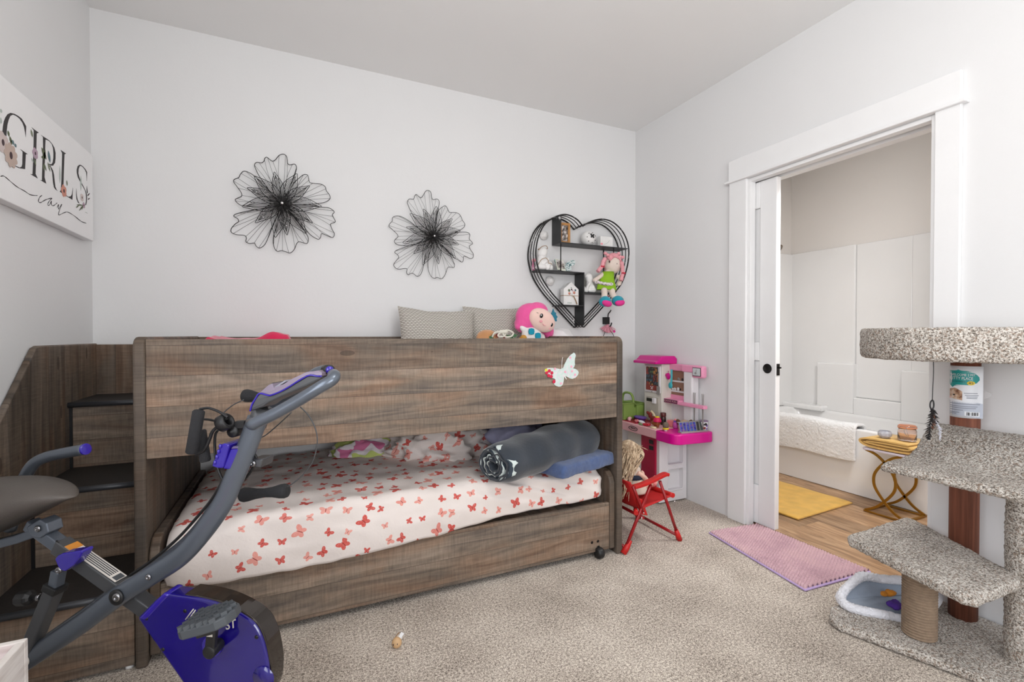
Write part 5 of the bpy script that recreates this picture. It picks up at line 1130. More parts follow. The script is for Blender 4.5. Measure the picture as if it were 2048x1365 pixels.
for i in range(22):
    a = rnd(0, 2*PI); p = hc_+Vector((-.02+.05*math.cos(a), .06*math.sin(a), .03))
    m.tube(cr([p, p+Vector((rnd(-.02, .02), rnd(-.05, .03), rnd(.0, .05))), p+Vector((rnd(-.01, .05), rnd(-.09, .05), rnd(-.04, .02)))], 4), .0009, 4)
m.build('hair', M_blonde.m, dl)

# ================================================================ BATHROOM
M_acr = mat('glossy_acrylic', C(242, 241, 240), .10, var=.005, coat=.4)
M_nick = mat('brushed_nickel', C(150, 132, 118), .3, .9)
tub = thing('bathtub', 'white bathtub with moulded surround seen through the doorway', 'bathtub', (3.95, 2.2, 0))
m = MB()
tx0, tx1, ty0, ty1 = 3.60, 4.345, 1.46, 2.985
def rimz(x, y, r=.09): return rrect((tx1-tx0)/2, (ty1-ty0)/2, .01, 3)
o_ = [(3.9725+x, 2.2225+y) for x, y in rrect(.3725, .7625, .02, 4)]
i_ = [(3.9725+x, 2.2225+y) for x, y in rrect(.285, .67, .14, 4)]
b_ = [(3.9725+x, 2.2225+y) for x, y in rrect(.22, .56, .12, 4)]
n = len(o_)
vs = [(x, y, 0) for x, y in o_]+[(x, y, .452) for x, y in o_]+[(x*.997+.0119, y*.998+.0044, .462) for x, y in o_]+[(x, y, .462) for x, y in i_]+[(x*.99+.0397, y*.995+.011, .44) for x, y in i_]+[(x, y, .10) for x, y in b_]
m.add(vs, [(r*n+k, r*n+(k+1) % n, (r+1)*n+(k+1) % n, (r+1)*n+k) for r in range(5) for k in range(n)]+[tuple(5*n+k for k in range(n))], 0, True)
m.build('tub', M_acr, tub)
sr = MB()
def panel(y0_, y1_, z0, z1, x): sr.box((x, y0_, z0), (BX1, y1_, z1))
panel(2.405, 2.985, .46, 1.905, 4.325); panel(2.0, 2.405, .60, 1.905, 4.34); panel(1.46, 2.0, .46, 1.905, 4.325)
panel(2.395, 2.70, .46, .885, 4.288); panel(1.46, 2.05, .46, .855, 4.288); panel(2.05, 2.395, .46, .60, 4.288)
sr.box((3.64, 2.96, .46), (4.34, 2.997, 1.905)); sr.build('surround_panel', M_acr, tub, bev=.03, seg=6)
MB().box((4.20, 2.60, .455), (4.335, 2.97, .50)).build('corner_shelf', M_acr, tub, bev=.015, seg=3)
sh_ = thing('shower_head', 'brushed nickel shower head on the far bathroom wall', 'shower head', (3.98, 2.98, 1.93))
MB().tube(cr([(3.98, 2.999, 1.985), (3.98, 2.95, 1.985), (3.98, 2.90, 1.95)], 4), .009, 10).lathe((3.98, 2.999, 1.985), [(.03, 0), (.03, .006), (.015, .012)], 20, (0, -1, 0)).build('arm', M_nick, sh_)
MB().lathe((3.98, 2.905, 1.955), [(.012, 0), (.016, .02), (.042, .055), (.044, .062), (0, .064)], 22, (0, -.75, -.66)).build('head', M_nick, sh_)
S('wall_bathroom_alcove', MB().box((3.55, 1.34, 0), (BX1, 1.455, BH)), M_bwall)
# bath mat draped over the tub edge
M_shag = mat('white_shag', C(247, 247, 247), .98, var=.05, vs=40, bump=1.0, bs=180, sheen=.4)
P = [(3.573, .235), (3.572, .30), (3.573, .38), (3.577, .45), (3.592, .485), (3.63, .49), (3.68, .482), (3.70, .45), (3.705, .36)]
m = MB(); Q = cr([(x, 0, z) for x, z in P], 5)
nq = len(Q); NY = 60
vs = []
for j in range(NY+1):
    y = lerp(1.975, 2.74, j/NY)
    for q in Q: vs.append((q.x, y, q.z+.004*math.sin(y*14)))
m.add(vs, [(j*nq+i, j*nq+i+1, (j+1)*nq+i+1, (j+1)*nq+i) for j in range(NY) for i in range(nq-1)], 0, True)
o = m.build('bath_mat', M_shag, solid=.02); d = o.modifiers.new('sub', 'SUBSURF'); d.levels = d.render_levels = 1
d = o.modifiers.new('fuzz', 'DISPLACE'); d.texture = tex(.006, 1); d.strength = .008
tag(o, 'fluffy white bath mat draped over the edge of the bathtub', 'bath mat')
# yellow rug
def rug(name, label, cat, poly, h, m, z=.001):
    (ax_, ay), (bx, by), (cx, cy), (dx, dy) = poly
    mb = MB()
    def fn(u, v, top):
        x = lerp(lerp(ax_, bx, u), lerp(dx, cx, u), v); y = lerp(lerp(ay, by, u), lerp(dy, cy, u), v)
        e = min(u, 1-u, v, 1-v); k = min(1, e/.03)
        return (x, y, z+(h*(.55+.45*k**.5)+.002*nz((x*9, y*9, 0)) if top else 0))
    mb.grid(lambda u, v: fn(u, v, True), 50, 40)
    n_ = 50
    for (f0, f1, cnt) in ((lambda t: (t, 0), None, 50), (lambda t: (1, t), None, 40), (lambda t: (1-t, 1), None, 50), (lambda t: (0, 1-t), None, 40)):
        mb.grid(lambda u, v, f0=f0: fn(*f0(u), v > .5), cnt, 1)
    return tag(mb.build(name, m), label, cat)
M_yel = mat('golden_cotton', C(226, 178, 82), .98, var=.10, vs=14, bump=.9, bs=260, sheen=.2)
rug('bath_rug', 'golden yellow bath rug on the wood floor beside the bathtub', 'rug', [(2.78, 1.855), (3.385, 1.885), (3.37, 2.42), (2.75, 2.40)], .014, M_yel)
# gold side table
M_gld = mat('gold_metal', C(160, 118, 40), .35, .75)
sd = thing('side_table', 'small gold side table of crossing arcs beside the bathtub', 'table', (3.435, 1.665, 0))
for x in (3.32, 3.55):
    yc = 1.667
    for sg_ in (-1, 1):
        Q = cr([(x, yc-sg_*.107, .008), (x, yc-sg_*.045, .045), (x, yc+sg_*.01, .105), (x, yc+sg_*.05, .165), (x, yc+sg_*.060, .215), (x, yc+sg_*.05, .265), (x, yc+sg_*.01, .325), (x, yc-sg_*.045, .375), (x, yc-sg_*.107, .398)], 5)
        MB().tube(Q, .009, prof=[(-.8, -.45), (.8, -.45), (.8, .45), (-.8, .45)], up=(1, 0, 0), sm=False).build('arc_leg', M_gld, sd)
    MB().box((x-.008, yc-.113, 0), (x+.008, yc+.113, .009)).build('base_bar', M_gld, sd)
for y in (1.56, 1.774): MB().box((3.32, y-.007, 0), (3.55, y+.007, .009)).build('base_bar', M_gld, sd)
MB().prism([(3.435+x, 1.667+y, .396) for x, y in rrect(.13, .125, .02, 4)], (0, 0, .014)).build('table_top', mat('pale_lilac_top', C(218, 210, 222), .4), sd, bev=.003)
M_ytow = mat('mustard_terry', C(224, 182, 108), .98, var=.06, vs=30, bump=.7, bs=300, sheen=.3)
tw_ = MB(); ctr = (3.44, 1.665)
prof = []
def strip(pts, t):   # folded cloth section in the Y-Z plane, extruded along X
    Q = cr([(0, y, z) for y, z in pts], 6); up_ = []; dn = []
    for i, q in enumerate(Q):
        a = Q[min(i+1, len(Q)-1)]-Q[max(i-1, 0)]; nn = Vector((0, -a.z, a.y)).normalized()*t
        up_.append(q+nn); dn.append(q-nn)
    return up_+dn[::-1]
sec = [(1.535, .424), (1.60, .421), (1.70, .4215), (1.77, .428), (1.803, .447), (1.79, .466), (1.72, .472), (1.62, .472), (1.54, .470)]
sec2 = [(1.78, .447), (1.70, .441), (1.60, .440), (1.545, .441), (1.528, .449), (1.545, .457), (1.62, .458), (1.70, .457), (1.765, .453)]
for s__, t in ((sec, .0048), (sec2, .0042)):
    pts = strip(s__, t); tw_.prism([(3.305, p.y, p.z) for p in pts], (.275, 0, 0), 0, True)
o = tw_.build('folded_bath_towel', M_ytow); tag(o, 'folded mustard yellow towel on the gold side table', 'towel')
M_glass = mat('clear_glass', (1, 1, 1, 1), .03, var=0, trans=1.0, ior=1.35)
M_glassp = mat('faintly_pink_glass', C(252, 236, 228), .05, var=0, trans=.95, ior=1.3)
M_rub = mat('orange_rubber_seal', C(222, 140, 96), .5); M_stw = mat('steel_wire', C(160, 160, 160), .25, .9)
jr = thing('clip_jar', 'clear glass clip top jar with an orange seal on the yellow towel', 'jar', (3.42, 1.595, .48))
jc = (3.42, 1.597, .4815)
MB().lathe(jc, [(.0, 0), (.043, 0), (.047, .006), (.047, .06), (.043, .070), (.043, .076), (.039, .076), (.039, .068), (.043, .058), (.043, .008), (0, .005)], 30).build('glass_body', M_glassp, jr)
MB().lathe((jc[0], jc[1], jc[2]+.083), [(.0435, -.003), (.045, 0), (.045, .008), (.040, .013), (.028, .015), (0, .014)], 30).build('glass_lid', M_glass, jr)
MB().lathe((jc[0], jc[1], jc[2]+.0765), [(.040, 0), (.0475, .001), (.0475, .005), (.040, .006)], 30).build('seal', M_rub, jr)
MB().tube([(jc[0]+.0465*math.cos(i*PI/16), jc[1]+.0465*math.sin(i*PI/16), jc[2]+.087) for i in range(32)], .0014, 6, True).build('lid_wire', M_stw, jr)
MB().tube(cr([(jc[0]-.044, jc[1]-.016, jc[2]+.086), (jc[0]-.050, jc[1]-.022, jc[2]+.06), (jc[0]-.048, jc[1]-.030, jc[2]+.036), (jc[0]-.046, jc[1]-.012, jc[2]+.045), (jc[0]-.046, jc[1]-.004, jc[2]+.07)], 4), .0014, 6).build('clip', M_stw, jr)
bo = thing('candle_holder', 'small faceted glass candle holder left of the clip top jar', 'candle holder', (3.39, 1.70, .481))
MB().lathe((3.385, 1.70, .4805), [(.0, 0), (.022, 0), (.036, .014), (.037, .03), (.031, .044), (.028, .044), (.033, .029), (.031, .016), (0, .006)], 12, sm=False).build('faceted_glass', mat('frosted_glass', C(226, 228, 236), .12, var=.2, vs=80, trans=.55, ior=1.3), bo)
MB().lathe((3.385, 1.70, .487), [(.0, 0), (.024, .0), (.027, .010), (0, .011)], 16).build('wax', mat('lilac_wax', C(206, 200, 226), .5), bo)
# lilac chenille mat at the threshold
def chen():
    t = NT('lilac_chenille'); n = t.noise(t.coord(), 5, 3); n2 = t.noise(t.coord(), 160, 1)
    f = t.math('ADD', t.math('MULTIPLY', n, .6), t.math('MULTIPLY', n2, .4))
    t.P(Base_Color=t.ramp(f, [(.32, C(178, 142, 152)), (.5, C(206, 170, 178)), (.66, C(216, 182, 184))]), Roughness=.9, Sheen_Weight=.3); return t.m
M_chen = chen(); M_lil = mat('lilac_backing', C(190, 166, 212), .9)
cm = thing('door_mat', 'lilac pink chenille mat on the carpet at the bathroom doorway', 'mat', (2.27, 1.62, 0))
qa, qb_, qc, qd = Vector((2.027, 1.318, 0)), Vector((2.474, 1.292, 0)), Vector((2.472, 1.90, 0)), Vector((2.127, 1.942, 0))
def mp(u, v): return (qa.lerp(qb_, u)).lerp(qd.lerp(qc, u), v)
MB().prism([tuple(mp(u, v)+Vector((0, 0, .001))) for u, v in ((0, 0), (1, 0), (1, 1), (0, 1))], (0, 0, .009)).build('backing', M_lil, cm, bev=.004)
m = MB(); NU, NV = 30, 42; S_ = 7
def tuft(u, v):
    p = mp(.012+.976*u, .010+.98*v); a, b = u*NU, v*NV+(int(u*NU) % 2)*.5
    h = (abs(math.sin(PI*a))*abs(math.sin(PI*b)))**.5
    return (p.x, p.y, .008+.014*h+.003*nz((u*NU*.7, v*NV*.7, 0), 1.0))
m.grid(tuft, NU*S_, NV*S_)
m.build('chenille_pile', M_chen, cm)

# wooden ball toy on the carpet
wt = thing('wooden_ball_toy', 'small wooden ball toy with a white tag lying on the carpet', 'toy', (.325, 1.70, 0))
M_lw = mat('pale_wood', C(206, 168, 124), .6, var=.1, vs=25)
MB().ell((.325, 1.70, .0185), (.0175, .0175, .0185)).build('ball', M_lw, wt)
for dx, dz in ((-.0145, .002), (-.001, .003)): MB().ell((.325+dx, 1.70-.0172*math.cos(dx/.018)+.001, .0185+dz), (.002, .001, .004)).build('painted_dot', M_plum, wt)
MB().prism([(.331, 1.706, .03), (.340, 1.700, .027), (.356, 1.722, .030), (.347, 1.729, .034)], (0, 0, .0012)).build('tag', M_trim, wt)
MB().tube(cr([(.322, 1.708, .034), (.332, 1.722, .034), (.340, 1.735, .030), (.341, 1.745, .022)], 4), .0018, 6).build('cord', M_twine, wt)

# ================================================================ CAT TREE
def catcarpet():
    t = NT('speckled_carpet'); v = t.coord()
    n1 = t.noise(v, 165, 2, .8); n2 = t.noise(v, 120, 1, .5); n3 = t.noise(v, 7, 3)
    c = t.ramp(t.math('ADD', n1, t.math('MULTIPLY_ADD', n3, .16, -.08)), [(.33, C(92, 84, 76)), (.42, C(150, 140, 129)), (.50, C(200, 192, 182)), (.62, C(238, 232, 224))])
    c = t.mix(t.math('MULTIPLY', t.math('GREATER_THAN', n2, .6), .55), c, C(150, 122, 100))
    t.P(Base_Color=c, Roughness=.98, Specular_IOR_Level=.1, Sheen_Weight=.15); t.bump(n1, 1.0, .01); return t.m
M_cc = catcarpet()
def brownpost():
    t = NT('brown_post_wood'); o = t.sep(t.coord())
    n = t.noise(t.comb(t.math('MULTIPLY', o[0], 90), t.math('MULTIPLY', o[1], 90), t.math('MULTIPLY', o[2], 2.5)), 1.0, 4, .6)
    t.P(Base_Color=t.ramp(n, [(.3, C(92, 50, 34)), (.5, C(122, 70, 50)), (.7, C(142, 86, 64))]), Roughness=.7); t.bump(n, .2, .003); return t.m
M_bp = brownpost()
M_sis = mat('sisal_rope', C(150, 129, 108), .95, var=.16, vs=60, bump=.6, bs=300)
ct = thing('cat_tree', 'tall carpeted cat tree standing against the right wall', 'cat tree', (2.15, .85, 0))
def clad(name, mb, vox=.008, fz=.008):
    o = mb.build(name, M_cc, ct); soft(o, vox, 2, fz, .008, .004, .06); return o
clad('base', MB().prism([(x, y, .004) for x, y in ((1.868, 1.09), (1.885, 1.13), (1.95, 1.165), (2.40, 1.14), (2.42, 1.10), (2.42, .45), (2.09, .42), (2.0, .70))], (0, 0, .031)))
clad('low_shelf', MB().prism([(x, y, .305) for x, y in ((1.952, 1.10), (1.975, 1.118), (2.39, 1.125), (2.41, 1.105), (2.16, .70), (2.12, .675), (1.86, .685), (1.838, .71))], (0, 0, .038)))
hq = [Vector(p) for p in cr([(1.925, 0, .652), (1.955, 0, .667), (2.03, 0, .668), (2.12, 0, .680), (2.175, 0, .71), (2.215, 0, .748), (2.26, 0, .772), (2.325, 0, .783)], 5)]
m = MB(); up_, dn = [], []
for i, q in enumerate(hq):
    a = hq[min(i+1, len(hq)-1)]-hq[max(i-1, 0)]; nn = Vector((-a.z, 0, a.x)).normalized()
    up_.append(q); dn.append(q-nn*.026)
loop = up_+dn[::-1]
m.prism([(p.x, .985, p.z) for p in loop], (0, -.42, 0))
clad('hammock_perch', m)
m = MB().lathe((2.13, .82, 1.046), [(0, 0), (.29, 0), (.298, .006), (.302, .05), (.300, .104), (.290, .112), (.272, .104), (.262, .06), (.2, .045), (0, .04)], 48)
clad('top_bed', m)
clad('carpeted_post', MB().lathe((2.205, .69, .03), [(.052, 0), (.052, .615)], 24))
MB().cyl((2.357, .912, .03), (2.357, .912, 1.055), .0435, 32).build('brown_post', M_bp, ct)
m = MB(); NR = 34
prof = []
for i in range(27*6+1):
    z = .036+.27*i/162; prof.append((.0450+.0064*abs(math.sin(PI*i/6))**.7, z))
m.lathe((2.06, .919, 0), prof, 32); m.build('sisal_post', M_sis, ct)
# printed sleeve on the brown post
r0 = .0452; pc = Vector((2.357, .912, 0)); vw = Vector((-2.357, -.912, 0)).normalized(); rt = Vector((-vw.y, vw.x, 0))
zt, zb = 1.012, .814
def wrap(u, v, off=0.0):     # u across the sleeve from the left, v down from its top
    x = -r0*.97+u*.0925; lim = .72*r0
    if x < lim: dpt = math.sqrt(max(0, r0*r0-x*x)); nn = rt*(x/r0)+vw*(dpt/r0)
    else: dpt = math.sqrt(r0*r0-lim*lim)-(x-lim)*.55; nn = (rt*.5+vw*.87)
    return pc+rt*x+vw*dpt+nn*off+Vector((0, 0, lerp(zt, zb, v)))
tg = thing('printed_sleeve', 'white and teal printed cardboard sleeve wrapped round the brown cat tree post', 'label', pc+Vector((0, 0, .81)))
M_card = mat('white_card', C(228, 230, 234), .35)
MB().grid(wrap, 30, 6).build('card', M_card, tg, solid=.0008)
def decal(name, poly, m, off, par=tg):
    xs = [p[0] for p in poly]; ys_ = [p[1] for p in poly]; mb = MB(); n_ = 18; vs = []; rows = []
    # fill by horizontal strips so that it follows the curve
    y0_, y1_ = min(ys_), max(ys_)
    for j in range(n_+1):
        y = lerp(y0_+1e-5, y1_-1e-5, j/n_); hit = []
        for (ax_, ay), (bx, by) in zip(poly, poly[1:]+poly[:1]):
            if (ay > y) != (by > y): hit.append(ax_+(y-ay)/(by-ay)*(bx-ax_))
        rows.append((min(hit), max(hit), y))
    mb.grid(lambda u, v: wrap(lerp(rows[round(v*n_)][0], rows[round(v*n_)][1], u), rows[round(v*n_)][2], off), 12, n_)
    return mb.build(name, m, par)
M_tl = mat('teal_print', C(22, 150, 146), .35); M_lg = mat('lavender_grey_print', C(186, 192, 204), .4)
uv = lambda pts: [((x-475)/325, (y-225)/740) for x, y in pts]
decal('speech_bubble', uv([(478, 285), (560, 278), (650, 290), (720, 325), (760, 375), (765, 420), (735, 465), (670, 498), (600, 505), (525, 510), (505, 535), (478, 500)]), M_tl, .0007)
decal('grey_panel', uv([(478, 730), (798, 745), (798, 962), (478, 940)]), M_lg, .0007)
M_cat = NT('cat_picture'); _n = M_cat.noise(M_cat.coord(), 60, 3)
M_cat.P(Base_Color=M_cat.ramp(_n, [(.35, C(120, 80, 58)), (.5, C(196, 158, 128)), (.65, C(222, 206, 190))]), Roughness=.4)
ph = decal('cat_photo', uv([(478, 560), (530, 540), (560, 560), (600, 590), (600, 715), (478, 700)]), M_cat.m, .0008)
decal('cat_eye', uv([(505, 640), (520, 630), (537, 640), (520, 655)]), M_blackp, .0013, ph)
decal('cat_nose', uv([(478, 675), (492, 680), (484, 696)]), M_blush, .0013, ph)
bd = decal('badge', uv([(640, 465), (655, 442), (680, 436), (708, 442), (722, 465), (708, 488), (680, 495), (655, 488)]), P_yel, .0014)
bc_ = decal('barcode_panel', uv([(622, 868), (766, 874), (766, 938), (622, 930)]), M_card, .0012)
m = MB()
for i, (x, w) in enumerate(((643, 8), (656, 12), (672, 4), (690, 10), (704, 5), (714, 12), (731, 5), (741, 10))):
    a = uv([(x, 880), (x+w, 925)]); m.grid(lambda u, v: wrap(lerp(a[0][0], a[1][0], u), lerp(a[0][1], a[1][1], v), .0016), 1, 1)
m.build('barcode', P_blk, bc_)
def wtext(name, body, cx, cy, w, h, m_, off=.0018, par=tg):
    t = MB(); text_bm(t, body, (0, 0, 0), (1, 0, 0), (0, 1, 0), h, fit=w)
    k = h/74.0*0+1
    mb = MB(); mb.add([tuple(wrap((cx+v[0]-475)/325, (cy-v[1]-225)/740, off)) for v in t.v], t.f); return mb.build(name, m_, par)
wtext('lettering', 'WELCOME 2 MY', 600, 352, 235, 46, M_card); wtext('lettering', 'KITTY PLACE', 590, 402, 215, 58, M_card)
wtext('lettering', 'cat furniture', 560, 447, 130, 24, P_blk); wtext('lettering', '45', 681, 466, 44, 46, P_blk, .0022)
for y, x0, x1 in ((610, 615, 745), (640, 625, 755), (660, 640, 745), (680, 640, 740), (765, 485, 770), (800, 485, 745), (825, 485, 730), (855, 485, 610), (890, 485, 575), (910, 485, 545)):
    a = uv([(x0, y-4), (x1, y+4)])
    MB().grid(lambda u, v: wrap(lerp(a[0][0], a[1][0], u), lerp(a[0][1], a[1][1], v), .0011), 10, 1).build('small_print', mat('grey_print', C(120, 124, 136), .5) if y == 610 else bpy.data.materials['grey_print'], tg)
o = MB().grid(lambda u, v: wrap(1.0, .46+.16*v)+rt*(.022*math.sin(PI*v)*u+.002)+vw*(-.008*u*math.sin(PI*v)), 6, 10).build('clear_window', mat('clear_film', C(238, 240, 240), .1, trans=.85, alpha=.6), tg)
# feather toy hanging from the top bed
ft = thing('feather_toy', 'black feather toy hanging on a cord from the top bed of the cat tree', 'cat toy', (1.975, .85, 1.045))
MB().tube(cr([(1.977, .85, 1.05), (1.979, .85, 1.0), (1.975, .85, .95), (1.973, .85, .906)], 5), .0013, 6).build('cord', M_blackp, ft)
MB().tube(cr([(1.974, .85, .908), (1.966, .852, .90), (1.965, .852, .885), (1.971, .85, .876), (1.977, .848, .885), (1.977, .848, .90)], 4, True), .0024, 6, True).build('clip_loop', M_blackp, ft)
M_fea = mat('black_feather', C(34, 30, 30), .8); M_fw = mat('white_feather', C(214, 214, 222), .8); M_fb = mat('brown_feather', C(120, 78, 60), .8)
random.seed(3)
def plume(name, path, m_, w, n_=46):
    mb = MB(); Q = cr(path, 12); mb.tube(Q, .0012, 5)
    for i in range(n_):
        t = i/(n_-1); q = Q[int(t*(len(Q)-1))]; d = (Q[-1]-Q[0]).normalized(); a = rnd(0, 2*PI)
        s__ = Vector((math.cos(a), math.sin(a), 0)); l = w*math.sin(PI*(.12+.8*t))*rnd(.7, 1.2)
        e = q+s__*l+d*l*.9
        mb.tube([q, q.lerp(e, .5)+d*l*.1, e], [.0011, .0013, .0004], 4)
    return mb.build(name, m_, ft)
plume('feather', [(1.973, .85, .88), (1.964, .85, .845), (1.957, .851, .80), (1.955, .852, .775)], M_fea, .013, 90)
plume('feather', [(1.974, .85, .88), (1.981, .849, .855), (1.988, .848, .83)], M_fea, .016, 60)
lab(plume('feather', [(1.975, .85, .87), (1.976, .849, .84), (1.975, .848, .81)], M_fb, .010, 40), 'brown feather')
lab(plume('feather', [(1.978, .848, .845), (2.0, .842, .815), (2.004, .841, .77)], M_fw, .008, 60), 'white feather')
# fleece cat sack with its mouth open towards the room
M_fleece = mat('white_sherpa', C(226, 226, 232), .98, var=.06, vs=50, bump=1.0, bs=130, sheen=.4)
M_greyf = mat('slate_lining', C(150, 160, 174), .9, var=.12, vs=9, bump=.2, bs=50)
cb = thing('cat_sack', 'grey lined white fleece cat sack lying behind the sisal post', 'pet bed', (2.08, 1.06, .036))
ringp = [Vector(p) for p in [(2.014,1.164,0.0502),(2.053,1.168,0.0752),(2.114,1.157,0.1111),(2.151,1.145,0.1192),(2.206,1.108,0.1123),(2.27,1.057,0.1148),(2.272,1.012,0.1066),(2.219,0.9811,0.0804),(2.119,0.9885,0.0367),(2.079,1.024,0.037),(2.034,1.061,0.0413),(1.994,1.101,0.0447),(1.986,1.133,0.0495)]]
ring = cr(ringp, 5, True); c0 = sum(ring, Vector((0, 0, 0)))/len(ring); cb_ = Vector((2.29, 1.03, .07)); NR = len(ring)
def sk(u, v, k=1.0, ln=1.0):
    p = ring[int(round(u*NR)) % NR]; s__ = (1+.10*math.sin(PI*v))*math.sqrt(max(0, 1-(v)**2.4))*(1 if k == 1 else lerp(.985, k, min(1, v*5)))
    q = c0.lerp(cb_, v*ln)+(p-c0)*s__+Vector((0, 0, (.006 if k == 1 else .012)*nz((math.cos(u*2*PI)*1.6, math.sin(u*2*PI)*1.6, v*3), 1.5, 3)))
    q.z = max(q.z, .038 if k == 1 else .052); return q
m = MB().grid(lambda u, v: sk(u, v), NR, 20); o = m.build('lined_shell', [M_fleece, M_greyf], cb)
pf = o.data.polygons[NR*8]; lc = sum((o.data.polygons[NR*8+i].center for i in range(NR)), Vector((0, 0, 0)))/NR
if pf.normal.dot(pf.center-lc) < 0: o.data.flip_normals()
d = o.modifiers.new('solid', 'SOLIDIFY'); d.thickness = .007; d.offset = -1; d.material_offset = 1
m = MB().tube([p+Vector((0, 0, .006)) for p in ring], [.0175+.003*nz(p, 30) for p in ring], 10, True); o = m.build('rim', M_fleece, cb)
d = o.modifiers.new('sub', 'SUBSURF'); d.levels = d.render_levels = 2
d = o.modifiers.new('fuzz', 'DISPLACE'); d.texture = tex(.006, 1); d.strength = .008
ty = thing('crinkle_toy', 'purple and orange cat toy inside the grey lined sack', 'cat toy', (2.07, 1.07, .05))
tp = Vector((2.159,1.064,0.0574))
for k_, (c_, rr_) in enumerate(((mat('violet_plush', C(78, 44, 140), .9, bump=.5, bs=200), .018), (mat('orange_plush', C(206, 132, 40), .9, bump=.5, bs=200), .016))):
    mb = MB()
    for i in range(6): mb.ell(tp+(Vector((-.022, -.034, .012)) if k_ == 0 else Vector((0, 0, .016)))+Vector((rnd(-.022, .022), rnd(-.012, .012), .014*k_*1.2+rnd(-.006, .006))), (rr_, rr_*.8, rr_*.6), None, 10, 8)
    o = mb.build('violet_half' if k_ == 0 else 'orange_half', c_, ty); soft(o, .004, 1, .004, .006)

# ================================================================ EXERCISE BIKE (folding, angled across the near left corner)
bd_ = Vector((.8467, -.5321, 0)); bn_ = Vector((-.5321, -.8467, 0)); ZU = Vector((0, 0, 1))
M_stl = mat('gunmetal_paint', C(102, 109, 119), .28, .55, var=.03); M_dstl = mat('dark_grey_paint', C(80, 81, 83), .4, .35, var=.03)
M_vio = mat('indigo_gloss_plastic', C(44, 26, 150), .16, var=.03, coat=.6); M_viod = mat('deep_indigo_gloss', C(24, 12, 112), .12, var=.05, coat=.8)
M_foam = mat('black_foam', C(36, 36, 38), .9, bump=.4, bs=300); M_vinylb = mat('seat_vinyl', C(84, 78, 73), .5, var=.08, bump=.2, bs=240)
M_chr = mat('smoked_chrome', C(70, 64, 60), .06, .85, coat=.5); M_lbl = mat('label_white', C(214, 208, 200), .5); M_steel = mat('bolt_steel', C(150, 150, 152), .2, .95)
M_rubb = mat('grey_rubber', C(70, 74, 78), .6)
bk = thing('exercise_bike', 'grey and indigo folding exercise bike in the near left corner', 'exercise bike', (-.35, 1.5, 0))
def P3(p): return [Vector(q) for q in (p if hasattr(p[0], '__len__') else [p])]
el = lambda a, b, n=16: [(a*math.cos(2*PI*k/n), b*math.sin(2*PI*k/n)) for k in range(n)]
sq = lambda a, b, r=.004: rrect(a, b, r, 3)
main = P3([(-0.6873,1.685,0.2392),(-0.6421,1.657,0.275),(-0.5185,1.579,0.3711),(-0.4236,1.52,0.453),(-0.3458,1.471,0.5111),(-0.2684,1.422,0.5707),(-0.2111,1.386,0.6418),(-0.1675,1.359,0.7122),(-0.1429,1.343,0.7722),(-0.1115,1.323,0.8531),(-0.0872,1.308,0.9244)])
foot = main[0]+(main[0]-main[1]).normalized()*.05
path = cr([foot]+main, 6)
MB().tube(path, 1.0, prof=el(.0255, .016), up=bn_).build('main_frame', M_stl, bk)
tw = P3([(-0.73,1.801,0.1942),(-0.6816,1.77,0.2352),(-0.5535,1.69,0.3388),(-0.4507,1.625,0.4263),(-0.3701,1.575,0.4853),(-0.2871,1.522,0.5544),(-0.231,1.487,0.6205),(-0.1893,1.461,0.6875)])
MB().tube(cr(tw, 6), 1.0, prof=el(.017, .012), up=bn_).build('twin_frame', M_stl, bk)
cb2 = P3([(-0.4049,1.555,0.4895),(-0.344,1.517,0.5381),(-0.284,1.479,0.5972),(-0.2378,1.45,0.654),(-0.1987,1.426,0.7069),(-0.1715,1.408,0.758),(-0.1406,1.389,0.8143)])
MB().tube(cr(cb2, 5), .004, 8).build('cable', M_blackp, bk)
# rear stabiliser resting on the floor
rf = Vector((foot.x, foot.y, .028))
MB().tube([rf+bn_*.17, rf-bn_*.05], .024, 14).build('rear_stabiliser', M_stl, bk)
MB().tube([rf, Vector((foot.x, foot.y, foot.z+.02))], .022, 14).build('rear_leg', M_stl, bk)
MB().lathe(main[1]+bn_*.0165, [(.014, 0), (.014, .001), (0, .0015)], 20, bn_).build('logo_disc', M_lbl, bk)
# seat tube: outer sleeve and inner post
s0, s1 = P3([(-0.5819,1.655,0.5641),(-0.3155,1.487,0.3848)]); t0 = Vector((-0.6584,1.702,0.6164)); ends = s1+(s1-s0)*1.65
MB().tube([s0, s1, ends], 1.0, prof=sq(.019, .019), up=bn_, sm=False).build('seat_tube', M_dstl, bk, bev=.002)
MB().tube([t0, s0+(s1-s0)*.1], 1.0, prof=sq(.0155, .0155), up=bn_, sm=False).build('seat_post', M_stl, bk, bev=.002)
ff = Vector((ends.x, ends.y, .028))
MB().tube([ff+bn_*.2, ff-bn_*.2], .024, 14).build('front_stabiliser', M_stl, bk)
MB().tube([ff, Vector((ends.x, ends.y, max(ends.z, .05)))], .018, 10).build('front_bracket', M_dstl, bk)
td = (s1-s0).normalized(); tn = Vector((0, 0, 1)); tn = (tn-td*td.dot(tn)).normalized()
L0, L1_ = P3([(-0.561,1.641,0.5507),(-0.4327,1.561,0.4662)])
def strip_(a, b, h, w, name, m, par=bk): return MB().obox((a+b)/2+tn*h, (b-a)/2, bn_*w, tn*.0006).build(name, m, par)
sl_ = strip_(L0, L1_, .0195, .0165, 'warning_label', M_lbl)
strip_(L0, L0.lerp(L1_, .12), .0202, .0165, 'label_band', mat('orange_band', C(206, 134, 50), .5), sl_)
for j in range(5): strip_(L0.lerp(L1_, .15), L0.lerp(L1_, .86), .0202, .0012, 'label_line', M_rubb, sl_).location += bn_*(.011-.0055*j)
